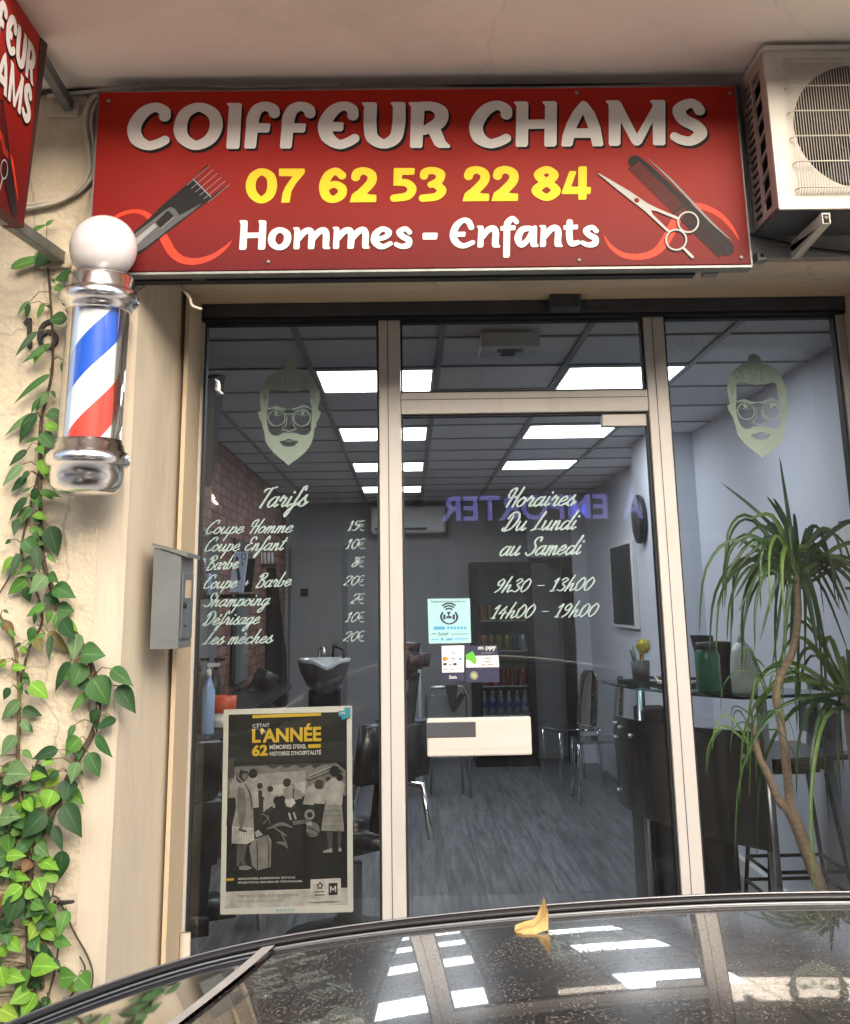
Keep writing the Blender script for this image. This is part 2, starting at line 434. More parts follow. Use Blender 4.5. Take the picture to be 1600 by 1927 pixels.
# upper storeys above the slab
g.box(-9, 9, WY + 0.05, 0.3, SOF + 0.32, 14.0, M['plaster'])
g.obj('wall', bld)
g = G()
zb = float(PY(900, 500, WY)[2])
g.prism([(JL, WY, zb), (JL, -0.2, LIN), (JL, -0.2, SOF + .2), (JL, WY, SOF + .2)], (JR - JL, 0, 0), M['plaster'])
g.add([(XL, -0.2, LIN + .0), (XR, -0.2, LIN), (XR, 0.06, LIN), (XL, 0.06, LIN)], [(0, 1, 2, 3)], M['yellowpaint_bounce'])  # underside carries the yellower tone of bounced light in its colour
g.box(XL, XR, -0.197, 0.07, LIN + 0.002, SOF, M['yellowpaint_bounce'])
g.box(1.0, JR - .002, WY - 0.004, WY + .05, zb + 0.012, SOF - .002, M['greywall'])
g.obj('lintel', bld)
g = G()   # yellow inner reveals
g.box(XL - .01, XL + .003, -0.262, 0.0, -0.05, LIN, M['yellowpaint_bounce']); g.obj('reveal', bld); g = G()
g.box(XR - .003, XR + .012, -0.2, 0.0, -0.05, LIN, M['yellowpaint_bounce'])
g.obj('reveal', bld)
g = G()
g.box(-9, 9, -1.2, -0.3, SOF, SOF + .3, M['soffit'])
g.box(-9, 9, -1.285, -1.203, SOF - 0.012, SOF + .3, M['soffit'])
g.box(-9, 9, -1.30, -1.284, SOF - 0.014, SOF + 1.3, M['plaster'])
g.obj('canopy_slab', bld)

# ------------------------------------------------------------------ the shop's inside shell
M['wallwhite'] = mat('wallwhite', (0.70, 0.73, 0.80), 0.7, var=0.08, scale=1.2)
M['wallgrey'] = mat('wallgrey', (0.42, 0.425, 0.435), 0.75, var=0.1, scale=1.5)
def tiles_mat():
    m = bpy.data.materials.new('ceilingtile'); m.use_nodes = True
    n = m.node_tree.nodes; l = m.node_tree.links; b = n['Principled BSDF']; b.inputs['Roughness'].default_value = 0.9
    tc = n.new('ShaderNodeTexCoord'); no = n.new('ShaderNodeTexNoise'); no.inputs['Scale'].default_value = 90; no.inputs['Detail'].default_value = 4
    rp = n.new('ShaderNodeValToRGB'); rp.color_ramp.elements[0].position = 0.3; rp.color_ramp.elements[0].color = (0.60, 0.60, 0.62, 1)
    rp.color_ramp.elements[1].position = 0.55; rp.color_ramp.elements[1].color = (0.74, 0.74, 0.76, 1)
    l.new(tc.outputs['Object'], no.inputs[0]); l.new(no.outputs[0], rp.inputs[0]); l.new(rp.outputs[0], b.inputs['Base Color']); return m
M['tile'] = tiles_mat()
M['tbar'] = mat('tbar', (0.24, 0.25, 0.26), 0.5)
g = G(); g.box(-1.6, 2.2, 0.0705, 9.0, CEIL, CEIL + .1, M['tile'])
gx = [-1.05, -0.45, 0.152, 0.754, 1.355]; gy = [0.845 + 0.602 * i for i in range(-1, 14)]
for x in gx: g.box(x - .013, x + .013, 0.072, 8.76, CEIL - .012, CEIL - .001, M['tbar'])
for y in gy:
    if y > 0.1: g.box(-1.29, 1.92, y - .007, y + .007, CEIL - .009, CEIL - .002, M['tbar'])
tag(g.obj('ceiling'), kind='structure')
def floor_mat():
    m = bpy.data.materials.new('floorvinyl'); m.use_nodes = True
    n = m.node_tree.nodes; l = m.node_tree.links; b = n['Principled BSDF']; b.inputs['Roughness'].default_value = 0.42
    tc = n.new('ShaderNodeTexCoord'); mp = n.new('ShaderNodeMapping'); mp.inputs['Scale'].default_value = (13, 0.8, 1)
    mp.inputs['Rotation'].default_value = (0, 0, 0.0)
    no = n.new('ShaderNodeTexNoise'); no.inputs['Scale'].default_value = 2.2; no.inputs['Detail'].default_value = 10; no.inputs['Roughness'].default_value = 0.72
    no.inputs['Distortion'].default_value = 0.25
    rp = n.new('ShaderNodeValToRGB'); rp.color_ramp.elements[0].position = 0.38; rp.color_ramp.elements[0].color = (0.10, 0.105, 0.115, 1)
    rp.color_ramp.elements[1].position = 0.72; rp.color_ramp.elements[1].color = (0.30, 0.315, 0.335, 1)
    br = n.new('ShaderNodeTexBrick'); br.inputs['Scale'].default_value = 1.0; br.inputs['Mortar Size'].default_value = 0.004
    br.inputs['Brick Width'].default_value = 1.2; br.inputs['Row Height'].default_value = 0.2
    br.inputs['Color1'].default_value = (1, 1, 1, 1); br.inputs['Color2'].default_value = (.62, .62, .62, 1); br.inputs['Mortar'].default_value = (.35, .35, .35, 1)
    mp2 = n.new('ShaderNodeMapping'); mp2.inputs['Rotation'].default_value = (0, 0, math.pi / 2)
    mx = n.new('ShaderNodeMixRGB'); mx.blend_type = 'MULTIPLY'; mx.inputs[0].default_value = 0.8
    l.new(tc.outputs['Object'], mp.inputs[0]); l.new(tc.outputs['Object'], mp2.inputs[0]); l.new(mp.outputs[0], no.inputs[0]); l.new(no.outputs[0], rp.inputs[0])
    l.new(mp2.outputs[0], br.inputs[0]); l.new(rp.outputs[0], mx.inputs[1]); l.new(br.outputs[0], mx.inputs[2]); l.new(mx.outputs[0], b.inputs['Base Color'])
    return m
M['floor'] = floor_mat()
g = G(); g.box(-1.6, 2.2, -0.06, 9.0, -0.05, FLOOR, M['floor']); tag(g.obj('floor'), kind='structure')
def brick_mat():
    m = bpy.data.materials.new('brickslips'); m.use_nodes = True
    n = m.node_tree.nodes; l = m.node_tree.links; b = n['Principled BSDF']; b.inputs['Roughness'].default_value = 0.7
    tc = n.new('ShaderNodeTexCoord'); sx = n.new('ShaderNodeSeparateXYZ'); cx = n.new('ShaderNodeCombineXYZ')
    l.new(tc.outputs['Object'], sx.inputs[0]); l.new(sx.outputs['Y'], cx.inputs['X']); l.new(sx.outputs['Z'], cx.inputs['Y'])
    br = n.new('ShaderNodeTexBrick'); br.inputs['Scale'].default_value = 1.0; br.inputs['Mortar Size'].default_value = 0.004
    br.inputs['Brick Width'].default_value = 0.12; br.inputs['Row Height'].default_value = 0.066
    br.inputs['Color1'].default_value = (0.26, 0.095, 0.07, 1); br.inputs['Color2'].default_value = (0.48, 0.26, 0.20, 1); br.inputs['Mortar'].default_value = (0.05, 0.035, 0.03, 1)
    br.inputs['Bias'].default_value = -0.2
    no = n.new('ShaderNodeTexNoise'); no.inputs['Scale'].default_value = 14; no.inputs['Detail'].default_value = 5
    mx = n.new('ShaderNodeMixRGB'); mx.blend_type = 'MULTIPLY'; mx.inputs[0].default_value = 0.7
    l.new(cx.outputs[0], br.inputs[0]); l.new(cx.outputs[0], no.inputs[0]); l.new(br.outputs[0], mx.inputs[1]); l.new(no.outputs[0], mx.inputs[2]); l.new(mx.outputs[0], b.inputs['Base Color'])
    bp = n.new('ShaderNodeBump'); bp.inputs['Strength'].default_value = 0.6; bp.inputs['Distance'].default_value = 0.02; bp.invert = True
    l.new(br.outputs['Fac'], bp.inputs['Height']); l.new(bp.outputs[0], b.inputs['Normal'])
    return m
M['brick'] = brick_mat()
g = G()
g.box(-1.6, -1.285, 0.0702, 9.0, -0.05, CEIL, M['wallgrey'])
g.box(-1.284, -1.262, 0.08, 8.2, FLOOR, CEIL - .002, M['brick'])
tag(g.obj('brick_wall'), 'red brick-slip clad wall on the left inside the shop', 'wall')
g = G()
g.box(1.91, 2.2, 0.0702, 9.0, -0.05, CEIL, M['wallwhite'])
g.box(1.6, 1.912, 3.75, 4.30, FLOOR - .01, CEIL - .002, M['wallwhite'], 0.004)
g.box(1.84, 1.913, 4.302, 8.6, FLOOR - .01, CEIL - .003, M['wallwhite'])
g.box(1.885, 1.915, 0.08, 3.745, FLOOR, FLOOR + .09, M['white'])
tag(g.obj('white_wall'), 'white painted wall with a square pillar behind the reception desk', 'wall')
g = G()
g.box(-1.6, 2.2, 8.75, 9.1, -0.05, CEIL + .1, M['wallgrey'])
tag(g.obj('rear_wall'), 'plain grey rear wall of the shop behind the drinks fridge', 'wall')

# ------------------------------------------------------------------ the shopfront
sf = thing('shopfront', 'beige aluminium shopfront of fixed panes round a glass door', 'shopfront', (0.4, 0, 0))
A = M['alu']
g = G()
ZT = 2.575
TR0, TR1 = 2.247, 2.320
g.box(XL + .003, XL + .012, -.03, .03, .0, ZT, A)
for x0, x1 in ((-0.093, -0.019), (0.820, 0.891)):
    g.box(x0, x1, -.035, .035, .0, ZT, A, 0.003)
    xm = x0 + (x1 - x0) * .42
    g.box(xm - .0012, xm + .0012, -.0362, -.034, .0, ZT, M['darkmetal'])
g.box(-0.018, 0.819, -.034, .034, TR0, TR1, A, 0.003)
g.box(-0.019, 0.820, -.0355, -.0335, TR0 + .048, TR0 + .050, M['darkmetal'])
g.box(XR - .03, XR - .004, -.035, .035, .0, ZT, A, 0.003)
g.box(XL + .003, XR - .004, -.03, .03, ZT, ZT + .012, M['gasket'])
g.box(XL + .013, -0.094, -.03, .03, FLOOR - .06, FLOOR + .02, A); g.box(.892, XR - .031, -.03, .03, FLOOR - .06, FLOOR + .02, A)
g.obj('frame', sf)
g = G()    # black gaskets
for x0, x1, z0, z1 in ((XL + .012, -.0935, FLOOR + .02, ZT), (-.0185, .8195, TR1, ZT), (.8915, XR - .0305, FLOOR + .02, ZT), (-.0185, .8195, FLOOR + .01, TR0)):
    for a, b in ((x0, x0 + .007), (x1 - .007, x1)): g.box(a, b, -.02, .02, z0 + .001, z1 - .001, M['gasket'])
    for a, b in ((z0, z0 + .007), (z1 - .007, z1)): g.box(x0 + .0072, x1 - .0072, -.019, .019, a, b, M['gasket'])
g.obj('seal', sf)
g = G(); g.box(XL + .004, XR - .004, -.06, .06, 2.588, 2.633, M['darkmetal'], .003); g.box(XL + .004, XR - .004, -.052, .05, 2.576, 2.5875, M['black'])
p0, p1 = PY(1035, 553, -.13), PY(1095, 580, -.13)
g.box(p0[0], p1[0], -.135, -.062, p1[2] - .0, p0[2], M['darkmetal'], .006)
g.ball((p0[0] + .02, -.136, p1[2] + .012), .004, M['black'], 10); g.ball((p1[0] - .02, -.136, p1[2] + .012), .004, M['black'], 10)
g.obj('shutter_box', sf)
def pane(name, x0, x1, z0, z1):
    g = G(); g.box(x0, x1, -.004, .004, z0, z1, M['glass']); return g.obj(name, sf)
pl = pane('glass_pane', XL + .019, -.1005, FLOOR + .027, ZT - .007)
tag(pl, 'left glass pane lettered with the price list and a bearded face')
pr = pane('glass_pane', .8985, XR - .0375, FLOOR + .027, ZT - .007)
tag(pr, 'right glass pane bearing one bearded face')
pane('fanlight', -.0115, .8125, TR1 + .007, ZT - .007)
door = pane('door', -.0115, .8125, FLOOR + .017, TR0 - .007)
tag(door, 'glass door lettered with the opening hours')

# script lettering -------------------------------------------------------------------
def acc(b, s): return b + [s]
F = {}
F['a'] = ([[(.70, .82), (.42, .98), (.12, .60), (.10, .18), (.30, .02), (.58, .35), (.74, .95)], [(.74, .98), (.66, .35), (.72, .05), (.95, .22)]], .92)
F['b'] = ([[(.3, 2.0), (.14, .9), (.12, .2), (.32, .02), (.62, .35), (.6, .85), (.52, .72), (.85, .7)]], .86)
F['c'] = ([[(.66, .78), (.46, .98), (.15, .65), (.12, .2), (.35, .02), (.8, .3)]], .78)
F['d'] = ([[(.64, .82), (.38, .95), (.1, .55), (.12, .12), (.32, .02), (.62, .45)], [(.95, 2.0), (.74, .9), (.66, .2), (.74, .02), (.98, .25)]], .95)
F['e'] = ([[(.1, .38), (.5, .58), (.62, .85), (.42, .99), (.15, .65), (.12, .2), (.35, .02), (.8, .35)]], .76)
F['f'] = ([[(.72, 1.6), (.66, 1.98), (.46, 1.7), (.3, .6), (.12, -.5), (-.04, -.95), (-.14, -.7), (.1, -.15), (.66, .4)]], .62)
F['g'] = ([[(.66, .82), (.42, .98), (.12, .6), (.14, .15), (.34, .03), (.66, .55)], [(.74, .98), (.62, .1), (.46, -.75), (.2, -.98), (.08, -.7), (.35, -.3), (.95, .3)]], .92)
F['h'] = ([[(.38, 2.0), (.22, 1.0), (.1, 0.)], [(.15, .3), (.4, .85), (.62, .92), (.58, .5), (.54, .15), (.65, .02), (.9, .25)]], .88)
F['i'] = ([[(.2, .95), (.12, .25), (.22, .02), (.48, .25)], [(.3, 1.36), (.31, 1.44)]], .46)
F['m'] = ([[(.18, .95), (.1, .0)], [(.13, .4), (.35, .9), (.5, .9), (.44, .0)], [(.47, .4), (.7, .9), (.86, .9), (.8, .15), (.9, .02), (1.12, .25)]], 1.1)
F['n'] = ([[(.18, .95), (.1, 0)], [(.13, .4), (.38, .9), (.55, .9), (.5, .15), (.6, .02), (.84, .25)]], .82)
F['o'] = ([[(.42, .98), (.14, .65), (.12, .2), (.34, .02), (.62, .3), (.64, .75), (.42, .98), (.6, .72), (.86, .72)]], .78)
F['p'] = ([[(.22, 1.0), (.1, 0), (-.05, -.95)], [(.12, .35), (.42, .95), (.66, .8), (.6, .25), (.36, .02), (.2, .15)], [(.36, .02), (.85, .3)]], .82)
F['r'] = ([[(.08, .6), (.25, 1.08), (.3, .85), (.55, .86), (.42, .2), (.55, .02), (.78, .25)]], .72)
F['s'] = ([[(-.02, .2), (.42, 1.08), (.38, .75), (.58, .4), (.45, .04), (.18, .05), (.1, .28)], [(.45, .04), (.78, .4)]], .64)
F['t'] = ([[(.42, 1.7), (.2, .3), (.3, .02), (.58, .25)], [(.08, 1.2), (.62, 1.3)]], .56)
F['u'] = ([[(.15, .95), (.1, .3), (.25, .02), (.55, .4), (.68, .95)], [(.68, .95), (.6, .2), (.7, .02), (.94, .25)]], .9)
F['é'] = (acc(F['e'][0], [(.5, 1.25), (.68, 1.5)]), .76); F['è'] = (acc(F['e'][0], [(.36, 1.5), (.5, 1.25)]), .76)
F['B'] = ([[(.36, 1.7), (.2, .6), (.12, 0.0)], [(.0, 1.5), (.3, 1.96), (.75, 1.95), (.8, 1.5), (.42, 1.1), (.8, .85), (.75, .2), (.35, -.02), (.1, .15)]], 1.02)
F['C'] = ([[(.95, 1.5), (.98, 1.93), (.6, 1.88), (.22, 1.2), (.15, .4), (.4, .02), (.88, .3)]], .92)
F['D'] = ([[(.4, 1.6), (.2, .15)], [(.02, 1.3), (.25, 1.88), (.75, 1.9), (1.0, 1.2), (.75, .3), (.3, -.02), (-.02, .08), (.0, .3)]], 1.1)
F['E'] = ([[(.9, 1.62), (.75, 1.95), (.4, 1.75), (.4, 1.2), (.66, 1.05), (.22, .8), (.15, .25), (.4, .02), (.88, .35)]], .92)
F['H'] = ([[(.02, 1.2), (.06, 1.7), (.42, 1.95), (.44, 1.5), (.3, 0)], [(1.0, 2.0), (.88, 1.0), (.8, 0)], [(.0, 1.05), (.4, .95), (.9, 1.15)]], 1.0)
F['L'] = ([[(.56, 1.95), (.25, .1)], [(.0, .0), (.35, .12), (.85, .12)]], .82)
F['S'] = ([[(.84, 1.55), (.82, 1.92), (.45, 1.85), (.36, 1.35), (.66, .9), (.6, .25), (.25, .0), (.0, .25)]], .84)
F['T'] = ([[(.05, 1.55), (.18, 1.8), (.6, 1.84), (1.0, 1.98)], [(.6, 1.85), (.3, 0)]], .8)
F['0'] = ([[(.45, 1.7), (.14, 1.1), (.14, .35), (.38, .02), (.7, .5), (.74, 1.3), (.45, 1.7)]], .86)
F['1'] = ([[(.1, 1.25), (.4, 1.7), (.36, 1.2), (.28, .05)], [(.05, .03), (.52, .05)]], .62)
F['2'] = ([[(.12, 1.25), (.3, 1.65), (.65, 1.6), (.65, 1.15), (.1, .08)], [(.1, .06), (.7, .06)]], .82)
F['3'] = ([[(.15, 1.4), (.4, 1.7), (.7, 1.45), (.35, .95), (.7, .6), (.5, .05), (.1, .2)]], .8)
F['4'] = ([[(.5, 1.5), (.05, .6)], [(.05, .6), (.78, .68)], [(.55, 1.0), (.42, .0)]], .82)
F['5'] = ([[(.78, 1.65), (.32, 1.65)], [(.32, 1.65), (.2, 1.0), (.6, .95), (.6, .3), (.3, .0), (.05, .15)]], .8)
F['8'] = ([[(.6, 1.45), (.4, 1.7), (.18, 1.4), (.55, .85), (.6, .3), (.35, .0), (.1, .35), (.45, .95), (.66, 1.35), (.6, 1.45)]], .76)
F['9'] = ([[(.68, 1.3), (.45, 1.7), (.15, 1.3), (.25, .9), (.5, .95), (.7, 1.4)], [(.7, 1.4), (.55, .5), (.2, .0)]], .8)
F['€'] = ([[(.95, 1.6), (.7, 1.72), (.3, 1.3), (.24, .5), (.5, .02), (.88, .08)], [(.05, 1.02), (.78, 1.02)], [(.02, .68), (.74, .68)]], .95)
F['-'] = ([[(.1, .78), (.72, .8)]], .85); F['+'] = ([[(.1, .6), (.7, .6)], [(.4, .9), (.4, .3)]], .8); F[' '] = ([], .62)
def script(s, x0, x1, yb0, yb1, xh, slant=.42, pen=.235, Y=0.0, upright=''):
    """strokes of the brush script between image points (x0, yb0) and (x1, yb1) on plane Y"""
    pen_x = 0; st = []
    for ch in s:
        gl, ad = F[ch]
        k = .0 if ch == '€' else slant
        for q in gl: st.append(([(pen_x + x + k * y, y) for x, y in q], ch))
        pen_x += ad
    xs = [a for q, _ in st for a, b in q]; lo, hi = min(xs), max(xs)
    e = pen * xh * .35
    kx = (x1 - x0 - 2 * e) / (hi - lo); out = []
    for q, ch in st:
        pts = [(x0 + e + (a - lo) * kx, (yb0 + (yb1 - yb0) * ((a - lo) / (hi - lo))) - b * xh) for a, b in q]
        p, _ = smoothpts(pts, [1] * len(pts), k=5); ws = []
        for i in range(len(p)):
            t = p[min(i + 1, len(p) - 1)] - p[max(i - 1, 0)]; L = np.hypot(*t) + 1e-9
            ws.append(pen * xh * (.42 + .58 * abs(t[1]) / L) if ch not in '€' else pen * xh * .5)
        W = np.convolve(np.pad(ws, 2, mode='edge'), np.ones(5) / 5, 'valid')
        out.append(('s', p, list(W), False))
    f = zone(0, 0, 1, Y)
    return to_plane(out, f)
RES = 0.0008
YG = -0.0052
g = G()
lines = [('Tarifs', 488, 581, 955, 952, 19), ('Coupe Homme', 388, 552, 1005, 1002, 13), ('Coupe Enfant', 386, 542, 1038, 1035, 13.4),
         ('Barbe', 388, 450, 1073, 1070, 13), ('Coupe', 384, 447, 1108, 1106, 13), ('+', 460, 469, 1104, 1104, 11), ('Barbe', 481, 549, 1106, 1103, 13.2),
         ('Shampoing', 383, 509, 1142, 1139, 13), ('Défrisage', 381, 490, 1177, 1174, 13), ('Les mèches', 380, 515, 1213, 1210, 13)]
for i, (s, a, b, y0, y1, xh) in enumerate(lines): stamp(g, script(s, a, b, y0, y1, xh, Y=YG), RES, onY(YG), M['vinyl'])
for s, a, y in (('15€', 653, 998.5), ('10€', 649, 1033), ('8€', 662, 1067), ('20€', 646, 1102), ('2€', 659, 1136), ('10€', 648, 1171), ('20€', 645, 1207)):
    stamp(g, script(s, a, 687.5, y, y - .5, 10.8, slant=.3, pen=.20, Y=YG), RES, onY(YG), M['vinyl'])
g.obj('price_lettering', pl)
g = G()
for s, a, b, y0, y1, xh in (('Horaires', 952, 1086, 954, 951, 18), ('Du Lundi', 944, 1092, 999, 996, 17.5), ('au Samedi', 940, 1101, 1046, 1043, 17.5)):
    stamp(g, script(s, a, b, y0, y1, xh, Y=YG), RES, onY(YG), M['vinyl'])
for s, a, b, y0, y1, xh in (('9h30 - 13h00', 930, 1120, 1115, 1111, 14.5), ('14h00 - 19h00', 922, 1128, 1164, 1160, 14.5)):
    stamp(g, script(s, a, b, y0, y1, xh, slant=.36, Y=YG), RES, onY(YG), M['vinyl'])
g.obj('hours_lettering', door)

# bearded faces -----------------------------------------------------------------------
face = [Pg([(560, 270), (540, 235), (565, 170), (640, 138), (720, 180), (752, 250), (720, 290), (860, 320), (980, 400), (1050, 520), (1070, 590), (1110, 650), (1105, 780), (1080, 900), (1085, 950), (1125, 955), (1105, 1050), (1052, 1130), (1052, 1190), (1022, 1230), (1010, 1350), (970, 1470), (880, 1600), (760, 1700), (660, 1765), (612, 1812), (565, 1765), (480, 1700), (380, 1610), (290, 1500), (245, 1420), (230, 1280), (210, 1220), (195, 1140), (150, 1060), (130, 970), (178, 945), (165, 850), (155, 700), (180, 620), (215, 560), (230, 490), (310, 395), (430, 318)]),
        Pg([(305, 640), (330, 612), (450, 605), (620, 645), (780, 630), (880, 600), (950, 620), (950, 800), (985, 900), (975, 1050), (965, 1250), (930, 1310), (850, 1335), (760, 1310), (690, 1290), (620, 1300), (540, 1290), (440, 1345), (350, 1330), (300, 1260), (270, 1100), (275, 950), (300, 800)], True),
        Pg([(460, 1425), (560, 1412), (615, 1385), (680, 1412), (775, 1425), (740, 1460), (700, 1500), (620, 1515), (530, 1500)], True),
        S([(560, 1428), (690, 1428)], 10, smooth=False)]
face += [S([(c + r * math.cos(a), 1055 + r * math.sin(a)) for a in np.linspace(0, 2 * math.pi, 14)[:-1]], 18, closed=True) for c, r in ((425, 133), (825, 133))]
face += [S([(555, 918), (695, 918)], 16, smooth=False), S([(562, 1000), (690, 1000)], 12, smooth=False),
         S([(280, 925), (400, 888), (555, 930)], [12, 44, 30]), S([(690, 925), (860, 872), (990, 935)], [30, 44, 12])]
for c in (415, 835):
    face += [disc((c, 985), 30), disc((c + 4, 975), 8, True), S([(c - 80, 990), (c - 40, 955), (c + 30, 952), (c + 85, 990)], 12), S([(c - 80, 990), (c - 20, 1025), (c + 40, 1022), (c + 85, 990)], 9)]
face += [S([(592, 1040), (572, 1160), (520, 1215), (518, 1250), (560, 1245), (620, 1278), (680, 1250), (725, 1245), (720, 1205), (685, 1160), (668, 1040)], 13)]
for x0, y0, x1, y1 in ((330, 420, 345, 560), (410, 400, 430, 580), (500, 390, 515, 590), (560, 400, 565, 600), (625, 390, 612, 610), (700, 395, 690, 590), (770, 410, 750, 580), (850, 420, 815, 570), (920, 440, 880, 560), (250, 680, 245, 800), (215, 700, 235, 790), (985, 700, 1000, 780)):
    face.append(S([(x0, y0), ((x0 + x1) / 2 + 6, (y0 + y1) / 2), (x1, y1)], [4, 12, 4], neg=True))
fz = to_plane(face, zone(470, 660, 8.381, YG))
g = G(); stamp(g, fz, 0.0011, onY(YG), M['vinylface'])
g.obj('face_decal', pl)
a, b = PY(470 + 612 / 8.381, 660 + 1812 / 8.381, YG), PY(1340 + 805 / 8.381, 650 + 1785 / 8.381, YG)
g = G(); stamp(g, shift(fz, b[0] - a[0], b[2] - a[2]), 0.0011, onY(YG), M['vinylface'])
g.obj('face_decal', pr)

# door furniture ------------------------------------------------------------------------
g = G(); p0, p1 = PY(1133, 779, -.02), PY(1219, 801, -.02); g.box(p0[0], .8115, -.022, .022, p1[2], TR0 - .0085, M['alu'], .002); g.obj('hinge_plate', door)
M['beigeplate'] = mat('beigeplate', (0.53, 0.495, 0.45), 0.5, var=0.08, scale=5, stretch=(1, 1, 6))
g = G(); q = [PY(803, 1352, -.02), PY(999, 1347, -.02), PY(1001, 1421, -.02), PY(803, 1425, -.02)]
g.box(q[0][0], q[1][0], -.024, -.005, q[2][2], q[0][2], M['beigeplate'], .006)
g.box(q[0][0] + .004, q[1][0] - .003, -.0250, -.0235, q[2][2] + .022, q[2][2] + .0235, M['alu'])
g.obj('lock_panel', door)
h0, h1 = PY(804, 1360, -.024), PY(896, 1387, -.024)
g = G(); g.box(h0[0], h1[0], -.0262, -.0235, h1[2], h0[2], M['darkmetal'], .005); g.obj('recess', door)
# ------------------------------------------------------------------ main signboard
def redsign():
    m = bpy.data.materials.new('signred'); m.use_nodes = True
    n = m.node_tree.nodes; l = m.node_tree.links; b = n['Principled BSDF']; b.inputs['Roughness'].default_value = 0.45; b.inputs['Specular IOR Level'].default_value = 0.12
    tc = n.new('ShaderNodeTexCoord'); sx = n.new('ShaderNodeSeparateXYZ'); l.new(tc.outputs['Object'], sx.inputs[0])
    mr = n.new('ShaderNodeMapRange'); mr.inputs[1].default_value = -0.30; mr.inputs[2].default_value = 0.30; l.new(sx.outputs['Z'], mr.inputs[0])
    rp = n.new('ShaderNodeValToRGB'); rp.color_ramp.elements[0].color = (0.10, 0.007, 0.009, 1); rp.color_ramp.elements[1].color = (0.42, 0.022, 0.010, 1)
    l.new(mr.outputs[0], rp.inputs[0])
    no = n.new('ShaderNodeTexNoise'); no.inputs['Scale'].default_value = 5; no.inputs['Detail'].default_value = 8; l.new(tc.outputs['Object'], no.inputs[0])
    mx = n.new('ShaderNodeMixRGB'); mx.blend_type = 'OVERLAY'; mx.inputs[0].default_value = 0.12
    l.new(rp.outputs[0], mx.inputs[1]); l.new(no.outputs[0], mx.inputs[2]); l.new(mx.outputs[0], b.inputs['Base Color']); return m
M['red'] = redsign()
SY = -0.70
c = [PY(182, 172, SY), PY(1385, 163, SY), PY(1412, 497, SY), PY(172, 512, SY)]
sx0 = (c[0][0] + c[3][0]) / 2; sx1 = (c[1][0] + c[2][0]) / 2; sz1 = (c[0][2] + c[1][2]) / 2; sz0 = (c[2][2] + c[3][2]) / 2
sb = thing('signboard', 'long red signboard over the shop door with name, phone number and clippers', 'sign', ((sx0 + sx1) / 2, SY, (sz0 + sz1) / 2))
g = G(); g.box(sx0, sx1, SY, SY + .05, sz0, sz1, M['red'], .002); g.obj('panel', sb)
g = G(); e = .004
g.box(sx0 - e, sx1 + e, SY + .004, SY + .06, sz0 - .008, sz0 - .001, M['galv']); g.box(sx0 - e, sx1 + e, SY + .004, SY + .06, sz1 + .001, sz1 + .006, M['galv'])
g.box(sx1 + .001, sx1 + .005, SY + .004, SY + .06, sz0, sz1, M['galv']); g.box(sx0 - .005, sx0 - .001, SY + .004, SY + .06, sz0, sz1, M['galv'])
g.obj('edge_trim', sb)
for x, y in ((205, 190), (505, 493), (1090, 490), (1085, 175), (1375, 176), (1395, 485)):
    g = G(); p = PY(x, y, SY); g.lathe([(.006, 0), (.006, -.003), (.003, -.0045)], p, M['galv'], 10, (0, 1, 0)); g.obj('screw', sb)
g = G()
for x in (-.6, .9): g.box(x - .02, x + .02, SY + .052, WY + .0 - .002, sz0 - .012, sz0 + .05, M['galv'])
g.box(sx0 + .05, sx1 - .15, SY + .055, WY - .004, sz0 - .014, sz0 + .02, M['black'])  # black bar put in as the shadow gap below the board
g.obj('bracket', sb)
